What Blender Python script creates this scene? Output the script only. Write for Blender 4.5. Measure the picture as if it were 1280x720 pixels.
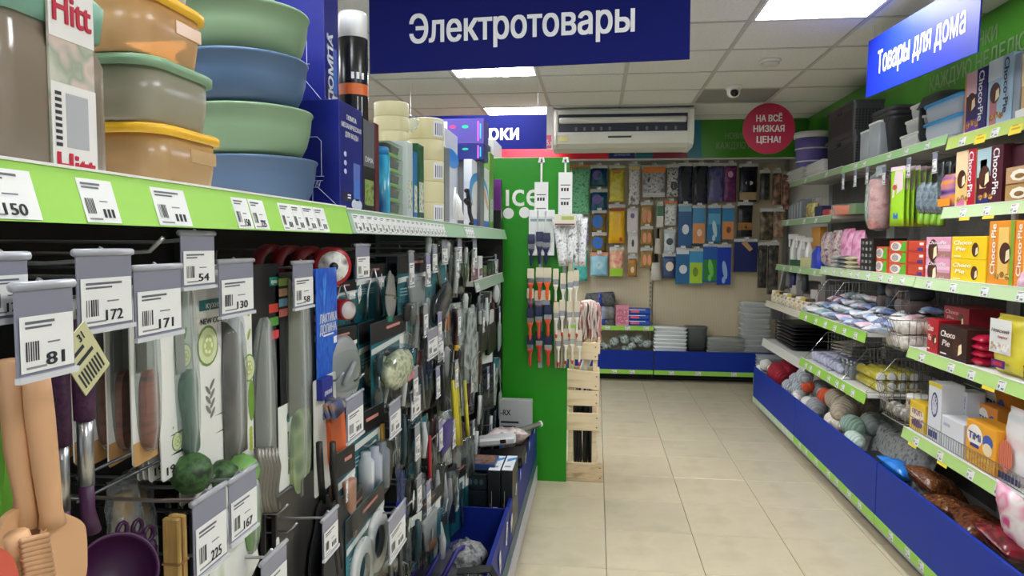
import bpy, bmesh, math, random
from mathutils import Vector, Matrix, Euler
from mathutils.geometry import interpolate_bezier, delaunay_2d_cdt
for _o in list(bpy.data.objects): bpy.data.objects.remove(_o)
S = bpy.context.scene
COL = S.collection
rnd = random.Random(7)
PI = math.pi
# ---------------------------------------------------------------- camera
FPX, CAM = 882.45, Vector((0, 0, 1.5142))
YAW, PITCH, ROLL = 0.118407, 0.0645083, 0.004646
_f = Vector((-math.sin(YAW)*math.cos(PITCH), math.cos(YAW)*math.cos(PITCH), -math.sin(PITCH)))
_r = Vector((math.cos(YAW), math.sin(YAW), 0)); _u = _r.cross(_f)
_c, _s = math.cos(ROLL), math.sin(ROLL)
_r, _u = _c*_r + _s*_u, -_s*_r + _c*_u
cd = bpy.data.cameras.new('camera'); cam = bpy.data.objects.new('camera', cd); COL.objects.link(cam)
cd.sensor_width = 36; cd.lens = 36*FPX/1280; cd.clip_start = .05
_m = Matrix((_r, _u, -_f)).transposed().to_4x4(); _m.translation = CAM
cam.matrix_world = _m
S.camera = cam
# ---------------------------------------------------------------- world, exposure
W = bpy.data.worlds.new('world'); S.world = W; W.use_nodes = True
W.node_tree.nodes['Background'].inputs[0].default_value = (.80, .86, .92, 1)
W.node_tree.nodes['Background'].inputs[1].default_value = .55
vs = S.view_settings
vs.view_transform = 'Standard'; vs.look = 'None'; vs.exposure = 0.0; vs.gamma = 1; vs.use_curve_mapping = False
LAMP = 28.0        # strength of the ceiling light panels
# ---------------------------------------------------------------- a pixel of the 1280x720 photo to a point on a world plane
def at(px, py, X=None, Y=None, Z=None):
    d = _f + (px-640)/FPX*_r - (py-360)/FPX*_u
    if X is not None: t = (X-CAM.x)/d.x
    elif Y is not None: t = (Y-CAM.y)/d.y
    else: t = (Z-CAM.z)/d.z
    return CAM + t*d
# ---------------------------------------------------------------- materials
def lin(c):
    return tuple((v/12.92 if v <= .04045 else ((v+.055)/1.055)**2.4) for v in [x/255 for x in c]) + (1,)
MC = {}
def mat(c, rough=.5, metal=0, spec=.5, trans=0, emit=0, key=None, coat=0, sub=0):
    k = ('m', tuple(c), rough, metal, spec, trans, emit, coat, sub)
    if k in MC: return MC[k]
    m = bpy.data.materials.new('plain'); m.use_nodes = True
    b = m.node_tree.nodes['Principled BSDF']; i = b.inputs
    i['Base Color'].default_value = lin(c); i['Roughness'].default_value = rough; i['Metallic'].default_value = metal
    i['Specular IOR Level'].default_value = spec; i['Transmission Weight'].default_value = trans
    i['Coat Weight'].default_value = coat
    if emit: i['Emission Color'].default_value = lin(c); i['Emission Strength'].default_value = emit
    MC[k] = m; return m
def nodes(name):
    m = bpy.data.materials.new(name); m.use_nodes = True
    nt = m.node_tree; return m, nt, nt.nodes['Principled BSDF']
def mottled(cols, scale=8, rough=.45, detail=3, stretch=(1, 1, 1), kind='noise', hard=False, bump=0, metal=0, lo=.32, hi=.68, seed=0):
    """printed / grained surface: a colour ramp over noise in object space"""
    k = ('n', tuple(cols), scale, rough, detail, stretch, kind, hard, bump, metal, lo, hi, seed)
    if k in MC: return MC[k]
    m, nt, b = nodes('mottled')
    tc = nt.nodes.new('ShaderNodeTexCoord'); mp = nt.nodes.new('ShaderNodeMapping')
    mp.inputs['Scale'].default_value = [s*scale for s in stretch]; mp.inputs['Location'].default_value = (seed*3.1, seed*1.7, seed*.9)
    nt.links.new(tc.outputs['Object'], mp.inputs[0])
    if kind == 'noise':
        t = nt.nodes.new('ShaderNodeTexNoise'); t.inputs['Scale'].default_value = 1; t.inputs['Detail'].default_value = detail; out = t.outputs[0]
    elif kind == 'voronoi':
        t = nt.nodes.new('ShaderNodeTexVoronoi'); t.inputs['Scale'].default_value = 1
        sp = nt.nodes.new('ShaderNodeSeparateColor'); nt.links.new(t.outputs['Color'], sp.inputs[0]); out = sp.outputs[0]
    else:
        t = nt.nodes.new('ShaderNodeTexWave'); t.inputs['Scale'].default_value = 1; t.inputs['Distortion'].default_value = 1.5; t.inputs['Detail'].default_value = detail; out = t.outputs[1]
    nt.links.new(mp.outputs[0], t.inputs['Vector'])
    r = nt.nodes.new('ShaderNodeValToRGB'); cr = r.color_ramp
    n = len(cols); cr.elements[0].position = lo; cr.elements[0].color = lin(cols[0])
    cr.elements[1].position = hi; cr.elements[1].color = lin(cols[-1])
    for j in range(1, n-1):
        e = cr.elements.new(lo+(hi-lo)*j/(n-1)); e.color = lin(cols[j])
    if hard: cr.interpolation = 'CONSTANT'
    nt.links.new(out, r.inputs[0]); nt.links.new(r.outputs[0], b.inputs['Base Color'])
    b.inputs['Roughness'].default_value = rough; b.inputs['Metallic'].default_value = metal
    if bump:
        bp = nt.nodes.new('ShaderNodeBump'); bp.inputs['Strength'].default_value = bump; bp.inputs['Distance'].default_value = .004
        nt.links.new(out, bp.inputs['Height']); nt.links.new(bp.outputs[0], b.inputs['Normal'])
    MC[k] = m; return m
def facing(nt, base, k, nrm=None):
    lw = nt.nodes.new('ShaderNodeLayerWeight'); lw.inputs[0].default_value = .5
    if nrm: nt.links.new(nrm, lw.inputs['Normal'])
    p = nt.nodes.new('ShaderNodeMath'); p.operation = 'POWER'; p.inputs[1].default_value = 4; nt.links.new(lw.outputs['Facing'], p.inputs[0])
    a = nt.nodes.new('ShaderNodeMath'); a.operation = 'MULTIPLY_ADD'; a.use_clamp = True; a.inputs[1].default_value = k; a.inputs[2].default_value = base
    nt.links.new(p.outputs[0], a.inputs[0]); return a.outputs[0]
def clear(c=(235, 240, 240), a=.25, rough=.12, crinkle=0):
    """thin clear plastic: part see-through, part glossy film"""
    k = ('c', tuple(c), a, rough, crinkle)
    if k in MC: return MC[k]
    m, nt, b = nodes('clear_plastic')
    b.inputs['Base Color'].default_value = lin(c); b.inputs['Roughness'].default_value = rough; b.inputs['Specular IOR Level'].default_value = .7
    tr = nt.nodes.new('ShaderNodeBsdfTransparent'); tr.inputs[0].default_value = lin(c)
    mx = nt.nodes.new('ShaderNodeMixShader'); bn = None
    nt.links.new(tr.outputs[0], mx.inputs[1]); nt.links.new(b.outputs[0], mx.inputs[2])
    if crinkle:
        t = nt.nodes.new('ShaderNodeTexNoise'); t.inputs['Scale'].default_value = crinkle; t.inputs['Detail'].default_value = 2
        tc = nt.nodes.new('ShaderNodeTexCoord'); nt.links.new(tc.outputs['Object'], t.inputs['Vector'])
        bp = nt.nodes.new('ShaderNodeBump'); bp.inputs['Strength'].default_value = 1; bp.inputs['Distance'].default_value = .012
        nt.links.new(t.outputs[0], bp.inputs['Height']); nt.links.new(bp.outputs[0], b.inputs['Normal']); bn = bp.outputs[0]
    nt.links.new(facing(nt, a, .6, bn), mx.inputs[0])
    nt.links.new(mx.outputs[0], nt.nodes['Material Output'].inputs[0])
    MC[k] = m; return m
def gloss_film(c=(240,244,244), ior=1.28, rough=.09, crinkle=0):
    k = ('g', tuple(c), ior, rough, crinkle)
    if k in MC: return MC[k]
    m = bpy.data.materials.new('gloss_film'); m.use_nodes = True; nt = m.node_tree; nt.nodes.remove(nt.nodes['Principled BSDF'])
    tr = nt.nodes.new('ShaderNodeBsdfTransparent'); tr.inputs[0].default_value = lin(c); gl = nt.nodes.new('ShaderNodeBsdfGlossy'); gl.inputs['Roughness'].default_value = rough
    mx = nt.nodes.new('ShaderNodeMixShader'); bn = None
    nt.links.new(tr.outputs[0], mx.inputs[1]); nt.links.new(gl.outputs[0], mx.inputs[2])
    if crinkle:
        t = nt.nodes.new('ShaderNodeTexNoise'); t.inputs['Scale'].default_value = crinkle; t.inputs['Detail'].default_value = 2
        tc = nt.nodes.new('ShaderNodeTexCoord'); nt.links.new(tc.outputs['Object'], t.inputs['Vector'])
        bp = nt.nodes.new('ShaderNodeBump'); bp.inputs['Strength'].default_value = 1; bp.inputs['Distance'].default_value = .012
        nt.links.new(t.outputs[0], bp.inputs['Height']); nt.links.new(bp.outputs[0], gl.inputs['Normal']); bn = bp.outputs[0]
    nt.links.new(facing(nt, .025, .5, bn), mx.inputs[0])
    nt.links.new(mx.outputs[0], nt.nodes['Material Output'].inputs[0]); MC[k] = m; return m
# ---------------------------------------------------------------- mesh builder
class MB:
    def __init__(s): s.v = []; s.f = []; s.mi = []; s.sm = []; s.mats = []; s.cur = 0; s.smooth = False
    def m(s, material, smooth=False):
        if material not in s.mats: s.mats.append(material)
        s.cur = s.mats.index(material); s.smooth = smooth; return s
    def add(s, vs, fs):
        o = len(s.v); s.v += [tuple(v) for v in vs]
        for f in fs: s.f.append([i+o for i in f]); s.mi.append(s.cur); s.sm.append(s.smooth)
        return s
    def box(s, x0, y0, z0, x1, y1, z1):
        return s.add([(x0,y0,z0),(x1,y0,z0),(x1,y1,z0),(x0,y1,z0),(x0,y0,z1),(x1,y0,z1),(x1,y1,z1),(x0,y1,z1)],
                     [(0,3,2,1),(4,5,6,7),(0,1,5,4),(1,2,6,5),(2,3,7,6),(3,0,4,7)])
    def cbox(s, x0, y0, z0, x1, y1, z1, b=.002):
        """box with chamfered edges"""
        b = min(b, (x1-x0)*.4, (y1-y0)*.4, (z1-z0)*.4)
        hx, hy = (x1-x0)/2, (y1-y0)/2; cx, cy = (x0+x1)/2, (y0+y1)/2
        return s.loft([(z0, hx-b, hy-b, b), (z0+b, hx, hy, b), (z1-b, hx, hy, b), (z1, hx-b, hy-b, b)], cx, cy, seg=1)
    def loft(s, rings, cx=0, cy=0, seg=3, cap=(1, 1)):
        """rings of rounded rectangles: (z, half_x, half_y, corner_radius[, dx, dy])"""
        vs = []; n = 4*(seg+1)
        for R in rings:
            z, hx, hy, r = R[:4]; dx, dy = (R[4], R[5]) if len(R) > 4 else (0, 0)
            r = min(r, hx*.999, hy*.999)
            for q, (sx, sy) in enumerate(((1,1),(-1,1),(-1,-1),(1,-1))):
                for k in range(seg+1):
                    a = (q + k/seg)*PI/2
                    vs.append((cx+dx+sx*(hx-r)+r*math.cos(a), cy+dy+sy*(hy-r)+r*math.sin(a), z))
        fs = []
        for i in range(len(rings)-1):
            for k in range(n):
                a, b = i*n+k, i*n+(k+1) % n; fs.append((a, b, b+n, a+n))
        if cap[0]: fs.append(tuple(range(n-1, -1, -1)))
        if cap[1]: fs.append(tuple(range((len(rings)-1)*n, len(rings)*n)))
        return s.add(vs, fs)
    def lathe(s, prof, n=20, cx=0, cy=0, cap=(1, 1), axis='z', sx=1, sy=1):
        vs = []
        for r, z in prof:
            for k in range(n):
                a = 2*PI*k/n; p = (r*math.cos(a)*sx, r*math.sin(a)*sy, z)
                if axis == 'x': p = (p[2], p[0], p[1])
                if axis == 'y': p = (p[0], -p[2], p[1])
                vs.append((p[0]+cx, p[1]+cy, p[2]))
        fs = []
        for i in range(len(prof)-1):
            for k in range(n):
                a, b = i*n+k, i*n+(k+1) % n; fs.append((a, b, b+n, a+n))
        if cap[0]: fs.append(tuple(range(n-1, -1, -1)))
        if cap[1]: fs.append(tuple(range((len(prof)-1)*n, len(prof)*n)))
        return s.add(vs, fs)
    def tube(s, pts, r, n=6, closed=False):
        pts = [Vector(p) for p in pts]; N = len(pts); rs = r if isinstance(r, (list, tuple)) else [r]*N
        vs = []; up0 = None
        for i, p in enumerate(pts):
            t = ((pts[(i+1) % N]-pts[i-1]) if (closed or 0 < i < N-1) else (pts[1]-pts[0] if i == 0 else pts[-1]-pts[-2])).normalized()
            if up0 is None: up0 = Vector((0,0,1)) if abs(t.z) < .9 else Vector((1,0,0))
            a = t.cross(up0).normalized(); b = a.cross(t).normalized(); up0 = b
            for k in range(n):
                g = 2*PI*k/n; vs.append(p + rs[i]*(math.cos(g)*a + math.sin(g)*b))
        fs = []
        for i in range(N if closed else N-1):
            for k in range(n):
                a, b = i*n+k, i*n+(k+1) % n; c, d = ((i+1) % N)*n+(k+1) % n, ((i+1) % N)*n+k; fs.append((a, b, c, d))
        if not closed: fs += [tuple(range(n-1, -1, -1)), tuple(range((N-1)*n, N*n))]
        return s.add(vs, fs)
    def prism(s, poly, d0, d1, plane='xz'):
        """polygon (u,v) swept between depths d0<d1. xz: front is -Y at d0"""
        n = len(poly)
        if plane == 'xz': P = lambda u, v, d: (u, d, v)
        elif plane == 'xy': P = lambda u, v, d: (u, v, d)
        else: P = lambda u, v, d: (d, u, v)
        vs = [P(u, v, d0) for u, v in poly]+[P(u, v, d1) for u, v in poly]
        fs = [tuple(range(n)), tuple(range(2*n-1, n-1, -1))]+[(i, i+n, (i+1) % n+n, (i+1) % n) for i in range(n)]
        return s.add(vs, fs)
    def flat(s, poly, d, nrm='-y'):
        """one-sided polygon lying on a face: -y (u=x,v=z), -x / +x (u=y,v=z), z"""
        if nrm == '-y': vs = [(u, d, v) for u, v in poly]
        elif nrm in ('-x', '+x'): vs = [(d, u, v) for u, v in poly]
        else: vs = [(u, v, d) for u, v in poly]
        return s.add(vs, [tuple(range(len(poly)))])
    def blob(s, rx, ry, rz, cx=0, cy=0, cz=0, nu=14, nv=9, noise=0, seed=0, p=1):
        q = random.Random(seed); vs = []; fs = []
        for i in range(nv+1):
            th = PI*i/nv
            for k in range(nu):
                a = 2*PI*k/nu; f = 1+noise*(q.random()-.5)*(0 < i < nv)
                sp = lambda c: math.copysign(abs(c)**p, c)
                vs.append((cx+rx*f*sp(math.cos(a))*math.sin(th)**p, cy+ry*f*sp(math.sin(a))*math.sin(th)**p, cz-rz*f*sp(math.cos(th))))
        for i in range(nv):
            for k in range(nu): a, b = i*nu+k, i*nu+(k+1) % nu; fs.append((a, b, b+nu, a+nu))
        return s.add(vs, fs)
    def pillow(s, w, h, d, cx=0, cy=0, z0=0, n=8, seed=0, wrinkle=.12, seam=.12, taper=0):
        """filled bag: flat seams top and bottom, belly between; front is -Y"""
        q = random.Random(seed); vs = []; fs = []; N = n+1
        for side in (-1, 1):
            for j in range(N):
                v = j/n
                for i in range(N):
                    u = i/n; e = (1-abs(2*u-1)**3)*(1-abs(2*v-1)**4)
                    t = d/2*max(0, e)**.6*(1+wrinkle*(q.random()-.5)*2)+.0012
                    ww = w*(1-.05*math.sin(PI*v))*(1-taper*v)
                    vs.append((cx+(u-.5)*ww, cy+side*t, z0+v*h))
        for sd in (0, 1):
            o = sd*N*N
            for j in range(n):
                for i in range(n):
                    a = o+j*N+i; f = (a, a+1, a+N+1, a+N); fs.append(f if sd == 0 else f[::-1])
        for i in range(n):
            for a, b in ((i, i+1), (n*N+i+1, n*N+i)): fs.append((b, a, a+N*N, b+N*N))
            for a, b in (((i+1)*N, i*N), (i*N+n, (i+1)*N+n)): fs.append((b, a, a+N*N, b+N*N))
        return s.add(vs, fs)
    def ell(s, cx, cz, rx, rz, d, n=14, nrm='-y', rot=0):
        c, q = math.cos(rot), math.sin(rot)
        P = [(cx+rx*math.cos(2*PI*k/n)*c-rz*math.sin(2*PI*k/n)*q, cz+rx*math.cos(2*PI*k/n)*q+rz*math.sin(2*PI*k/n)*c) for k in range(n)]
        return s.flat(P, d, nrm)
    def rect(s, x0, z0, x1, z1, d, nrm='-y'): return s.flat([(x0,z0),(x1,z0),(x1,z1),(x0,z1)], d, nrm)
    def text(s, txt, cx, cz, h, d=0, nrm='-y', w=None, rot=0, align='c', bold=.02, shear=0):
        """flat lettering on a face, cap height h; w squeezes it to that width"""
        V, F, tw = glyphs(txt, 0, shear); k = h; kx = (w/tw if w else h*.85)
        if bold: V, F = [(x+dx*bold, y+dy*bold) for dx, dy in ((-.9,-.45),(.9,-.45),(-.9,.45),(.9,.45),(0,0)) for x, y in V], [tuple(i+j*len(V) for i in f) for j in range(5) for f in F]
        c, q = math.cos(rot), math.sin(rot); off = {'c': tw/2, 'l': 0, 'r': tw}[align]; vs = []; d0 = d; nv = len(V)//5
        for j, (x, y) in enumerate(V):
            if bold: d = d0+(j//nv)*.00015*(1 if nrm in ('+x', 'z') else -1)
            a, b = (x-off)*kx, (y-.5)*k; u, v = cx+a*c-b*q, cz+a*q+b*c
            if nrm == '-y': vs.append((u, d, v))
            elif nrm == '+x': vs.append((d, u, v))
            elif nrm == '-x': vs.append((d, -u, v))
            else: vs.append((u, v, d))
        return s.add(vs, F)
    def mesh(s, name):
        me = bpy.data.meshes.new(name); me.from_pydata(s.v, [], s.f)
        for mt in s.mats: me.materials.append(mt)
        me.polygons.foreach_set('material_index', s.mi); me.polygons.foreach_set('use_smooth', s.sm)
        me.update(); return me
    def xf(s, M, start=0):
        s.v[start:] = [tuple(M @ Vector(v)) for v in s.v[start:]]; return s
TG = {}
def glyphs(t, bold, shear):
    k = (t, bold, shear)
    if k in TG: return TG[k]
    c = bpy.data.curves.new('lettering', 'FONT'); c.body = t; c.size = 1; c.shear = shear
    o = bpy.data.objects.new('lettering', c); cu = o.to_curve(bpy.context.evaluated_depsgraph_get()); PL = []
    for sp in cu.splines:
        P = sp.bezier_points; L = []
        for i in range(len(P)):
            u, v = P[i], P[(i+1) % len(P)]
            straight = (u.handle_right-u.co).length < 1e-4 and (v.handle_left-v.co).length < 1e-4
            L += [(q.x, q.y) for q in interpolate_bezier(u.co, u.handle_right, v.handle_left, v.co, 2 if straight else 4)[:-1]]
        if len(L) > 2: PL.append(L)
    vs_, es = [], []
    for L in PL:
        n0 = len(vs_); vs_ += [Vector(p) for p in L]; es += [(n0+i, n0+(i+1) % len(L)) for i in range(len(L))]
    V, F = [], []
    if vs_:
        r = delaunay_2d_cdt(vs_, es, [], 0, 1e-6); V = [(p.x, p.y) for p in r[0]]
        bb_ = [(min(p[1] for p in L), max(p[1] for p in L), max(p[0] for p in L), L) for L in PL]
        for f in r[2]:
            x = sum(V[i][0] for i in f)/len(f); y = sum(V[i][1] for i in f)/len(f); wn = 0
            for y0, y1, xm, L in bb_:
                if y < y0 or y > y1 or x > xm: continue
                for i in range(len(L)):
                    (ax, ay), (bx, by) = L[i-1], L[i]
                    if (ay <= y) != (by <= y):
                        if ax+(y-ay)/(by-ay)*(bx-ax) > x: wn += 1 if by > ay else -1
            if wn: F.append(tuple(f))
    o.to_curve_clear()
    if V:
        F = [f if sum((V[f[i]][0]*V[f[(i+1) % len(f)]][1]-V[f[(i+1) % len(f)]][0]*V[f[i]][1]) for i in range(len(f))) > 0 else f[::-1] for f in F]
        x0 = min(v[0] for v in V); x1 = max(v[0] for v in V); cap = .73
        V = [((x-x0)/cap, y/cap) for x, y in V]; tw = (x1-x0)/cap
    else: tw = 1
    bpy.data.objects.remove(o); bpy.data.curves.remove(c)
    TG[k] = (V, F, tw); return TG[k]
# ---------------------------------------------------------------- objects
def link(o, parent=None, label=None, cat=None, group=None, kind=None):
    COL.objects.link(o)
    if parent is not None: o.parent = parent
    if label: o['label'] = label
    if cat: o['category'] = cat
    if group: o['group'] = group
    if kind: o['kind'] = kind
    return o
def thing(name, label, cat, loc=(0,0,0), rz=0, group=None, rot=None):
    o = bpy.data.objects.new(name, None); o.empty_display_size = .05
    o.location = loc; o.rotation_euler = rot or (0, 0, rz)
    return link(o, None, label, cat, group)
def part(name, mb, parent, loc=(0,0,0), rot=(0,0,0), label=None, kind=None):
    me = mb if isinstance(mb, bpy.types.Mesh) else mb.mesh(name)
    o = bpy.data.objects.new(name, me); o.location = loc; o.rotation_euler = rot
    return link(o, parent, label, None, None, kind)
ORD = ['nearest', 'second', 'third', 'fourth', 'fifth', 'sixth', 'seventh', 'eighth', 'ninth', 'tenth', 'eleventh', 'twelfth']
def solo(name, mb, label, cat, loc=(0,0,0), rz=0, group=None, rot=None):
    me = mb if isinstance(mb, bpy.types.Mesh) else mb.mesh(name)
    o = bpy.data.objects.new(name, me); o.location = loc; o.rotation_euler = rot or (0, 0, rz)
    return link(o, None, label, cat, group)
def struct(name, mb, loc=(0,0,0), rot=(0,0,0)):
    o = bpy.data.objects.new(name, mb.mesh(name)); o.location = loc; o.rotation_euler = rot
    return link(o, kind='structure')
def kids(o): return [c for c in COL.objects if c.parent == o]
def dup(root, loc, rz=None, label=None, group=None, rot=None, tree=None):
    """copy of a thing with copies of its parts; tree = list of (object, parent) made once by tree_of()"""
    mp = {}
    for o, p in tree or tree_of(root):
        c = o.copy(); COL.objects.link(c); mp[o] = c
        if p is not None: c.parent = mp[p]
    r = mp[root]; r.location = loc
    if rot: r.rotation_euler = rot
    elif rz is not None: r.rotation_euler = (0, 0, rz)
    if label: r['label'] = label
    if group: r['group'] = group
    return r
def tree_of(root):
    out = [(root, None)]
    for c in root.children: 
        out.append((c, root)); out += [(g, c) for g in c.children]
    return out
LFT, RGT, FRT = PI/2, -PI/2, 0     # facing the aisle from the left, from the right, facing the camera
WHITE = mat((232, 232, 228), .5); BLACK = mat((16, 16, 18), .45); DARK = mat((34, 35, 38), .5); GREY = mat((140, 142, 146), .5)
STEEL = mat((178, 180, 184), .28, 1); CHROME = mat((200, 202, 205), .15, 1); INK = mat((40, 42, 50), .6); CLEAR = clear(); WRAP = clear((240,244,246), .12, .1, 30)
PAPER = mat((226, 227, 226), .6); BLUE = mat((10, 48, 156), .5, spec=.25); LIME = mat((150, 205, 78), .45); LIMEPALE = mat((190, 215, 165), .45)
FILMC = gloss_film(); FILMK = gloss_film(crinkle=35)
def R(a): return math.radians(a)
def circ(xl, xr, X):
    """round thing between two silhouette pixels, its axis at depth X: centre Y and radius"""
    A = lambda px: math.atan2(*(lambda d: (d.x, d.y))(_f + (px-640)/FPX*_r - (303-360)/FPX*_u))
    a, b = A(xl), A(xr); m = (a+b)/2; Y = X/math.tan(m); return Y, math.hypot(X, Y)*math.sin((b-a)/2)
def spare(label):
    w = label.split(',')[0].split()[:9]
    while w[-1] in ('with','a','the','and','of','on','white','black','holding','in','dark','green','netted','clear','steel','its','at','by','two','right','left','below','just','low','brown','under','long','printed','red'): w.pop()
    return 'spare '+' '.join(w)+' hanging behind it'
# ================================================================ the room
HC = 2.683
GX, GY, GW, GD = .787, 3.364, .6, .5561          # ceiling grid origin and cell
m_tile = mottled([(196,184,154), (208,196,167), (202,190,162)], 5, .3, 5, seed=1)
m_tile2 = mottled([(190,180,152), (203,192,165), (198,187,158)], 5, .33, 5, seed=5)
fl = struct('floor', MB().m(mat((116,106,90), .8)).box(-3.6, -2.2, -.1, 2.16, 8.4, -.004))
tv = []
for k, mm in enumerate((m_tile, m_tile2)):
    tv.append(MB().m(mm).cbox(-.2232, -.2232, -.012, .2232, .2232, 0, .0018).mesh('tile'))
for i in range(-8, 5):
    for j in range(-11, 12):
        cx, cy = .0652+.45*i+.225, 3.2293-.45*j+.225
        if cx < 2.16 and cx > -3.6 and -2 < cy < 8.4 and (cx > -1.1): part('tile', tv[rnd.random() < .35], fl, (cx, cy, 0))
m_ct = mottled([(214,215,212), (224,225,221)], 60, .85, 4)
ce = struct('ceiling', MB().m(mat((150,150,148), .8)).box(-3.6, -2.2, HC+.03, 2.16, 8.4, HC+.1))
LAMPS = [(0, 0), (-3, 2), (-3, 5), (-3, -1), (0, -4), (-3, -5), (0, -7), (-3, -8), (-6, 1), (-6, 4), (-6, -2), (-6, -5)]
ct = MB().m(m_ct).cbox(-GW/2+.012, -GD/2+.012, 0, GW/2-.012, GD/2-.012, .014, .003).mesh('tile')
dull = MB().m(mat((140,140,138), .85)).cbox(-GW/2+.012, -GD/2+.012, .004, GW/2-.012, GD/2-.012, .016, .003).mesh('tile')
for i in range(-7, 2):
    for j in range(-9, 8):
        cx, cy = GX+GW*(i+.5), GY+GD*(j+.5)
        if (i, j) in LAMPS or cx > 2.16 or cy > 7.2: continue
        if cx+GW/2 > 2.16:
            part('tile', MB().m(m_ct).cbox(-GW/2+.012, -GD/2+.012, 0, 2.15-cx, GD/2-.012, .014, .003), ce, (cx, cy, HC))
        else: part('tile', dull if (i, j) == (0, 4) else ct, ce, (cx, cy, HC))
g = mat((186,186,182), .6)
for i in range(-6, 3): part('grid_bar', MB().m(g).box(-.012, -2, -.002, .012, 7.2, .01), ce, (GX+GW*i, 0, HC))
for j in range(-9, 8): part('grid_bar', MB().m(g).box(-3.5, -.012, -.0025, 2.14, .012, .01), ce, (0, GY+GD*j, HC))
wl = (206, 206, 200)
struct('wall_right', MB().m(mat(wl, .8)).box(2.12, -2.2, 0, 2.22, 8.4, HC+.05))
struct('wall_left', MB().m(mat(wl, .8)).box(-3.7, -2.2, 0, -3.6, 8.4, HC+.05))
struct('wall_back', MB().m(mat(wl, .8)).box(-3.7, 8.24, 0, 2.22, 8.4, HC+.05))
#struct('wall_front', MB().m(mat(wl, .8)).box(-3.7, -2.3, 0, 2.22, -2.2, HC+.05))
# coloured signage fascia along the back and the right
mg = mottled([(44,110,24), (66,142,30), (52,120,26)], 1.2, .3, 2)
f = MB().m(mat((190,190,186), .6)).box(-3.55, 6.96, 2.325, 1.94, 7.1, HC+.025)
f.m(mat((205,22,50), .35)).rect(-3.55, 2.325, .107, HC, 6.955)
f.m(mat((18,38,110), .35)).rect(.107, 2.325, .36, HC, 6.955)
f.m(mat((16,96,120), .35)).flat([(.36,2.325),(.52,2.325),(.62,HC),(.40,HC)], 6.955)
f.m(mat((128,26,52), .35)).flat([(.52,2.325),(.86,2.325),(.78,HC),(.62,HC)], 6.955)
f.m(mat((18,110,128), .35)).flat([(.86,2.325),(.99,2.325),(.97,HC),(.78,HC)], 6.955)
f.m(mg).flat([(.99,2.325),(1.94,2.325),(1.94,HC),(.97,HC)], 6.955)
f.m(mat((150,165,205), .5)).text('ДОМАШНЕЕ', .235, 2.365, .022, 6.952)
lt = mat((126,150,112), .4)
f.m(lt).text('НОВИНКИ', 1.33, 2.53, .058, 6.952, w=.26).text('КАЖДУЮ НЕДЕЛЮ!', 1.40, 2.44, .066, 6.952, w=.56)
struct('trim_1', f)
f = MB().m(mg).box(1.95, 1.2, 2.33, 2.11, 7.0, HC+.025)
f.m(lt).text('НОВИНКИ', -4.02, 2.565, .075, 1.948, '-x', w=.42).text('КАЖДУЮ НЕДЕЛЮ!', -4.02, 2.455, .085, 1.948, '-x', w=.98)
struct('trim_2', f)
# ceiling lamps: recessed light panels, each carries its own light
def lamp(i, j, label):
    t = thing('ceiling_light', label, 'ceiling light', (GX+GW*(i+.5), GY+GD*(j+.5), HC))
    w, d = GW/2-.008, GD/2-.008
    part('frame', MB().m(mat((228,228,226), .5)).box(-w,-d,-.004,-w+.016,d,.03).box(w-.016,-d,-.004,w,d,.03).box(-w,-d,-.004,w,-d+.016,.03).box(-w,d-.016,-.004,w,d,.03), t)
    df = MB().m(mat((250,252,255), .4, emit=LAMP)).box(-w+.016, -d+.016, -.001, w-.016, d-.016, .012)
    part('diffuser', df, t)
    if j in (2,):
        for q in (-1.5, -.5, .5, 1.5):
            part('louvre', MB().m(mat((250,252,255), .4, emit=LAMP*1.3)).box(q*.13-.02, -d+.02, -.006, q*.13+.02, d-.02, -.002), t)
LL = {(0,0): 'large white glowing ceiling panel nearest the blue Товары для дома sign', (-3,2): 'glowing ceiling panel with four bright bars just below the Электротовары sign',
      (-3,5): 'thin glowing ceiling panel above the far dark blue sign left of the air conditioner'}
for i, j in LAMPS: lamp(i, j, LL.get((i, j), 'white ceiling light panel %s %s' % (['farthest along', 'second from the far end', 'third from the far end', 'fourth from the far end', 'fifth from the far end'][[l for l in sorted(LAMPS, key=lambda l: -l[1]) if l[0] == i].index((i, j))], {0: 'over the right rack', -3: 'over the left rack', -6: 'by the left wall'}[i])))
# smoke detector, dome camera
c = at(963, 76, Z=HC-.004)
t = thing('smoke_detector', 'flat round white smoke detector on the grey ceiling', 'smoke detector', c)
part('base', MB().m(WHITE, True).lathe([(.062,-.012),(.066,-.004),(.066,.003)], 24), t)
part('cap', MB().m(mat((205,205,200), .5), True).lathe([(.03,-.034),(.05,-.03),(.056,-.013)], 24), t)
c = at(917, 108, Z=HC-.004)
t = thing('security_camera', 'white dome security camera with black eye on the ceiling', 'camera', c)
part('base', MB().m(WHITE, True).lathe([(.058,-.022),(.062,-.014),(.062,.003)], 24), t)
part('body', MB().m(WHITE, True).lathe([(.018,-.082),(.036,-.074),(.047,-.055),(.05,-.022)], 24), t)
part('lens', MB().m(mat((10,10,12), .15), True).blob(.030,.016,.030, 0,-.038,-.052), t)
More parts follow.
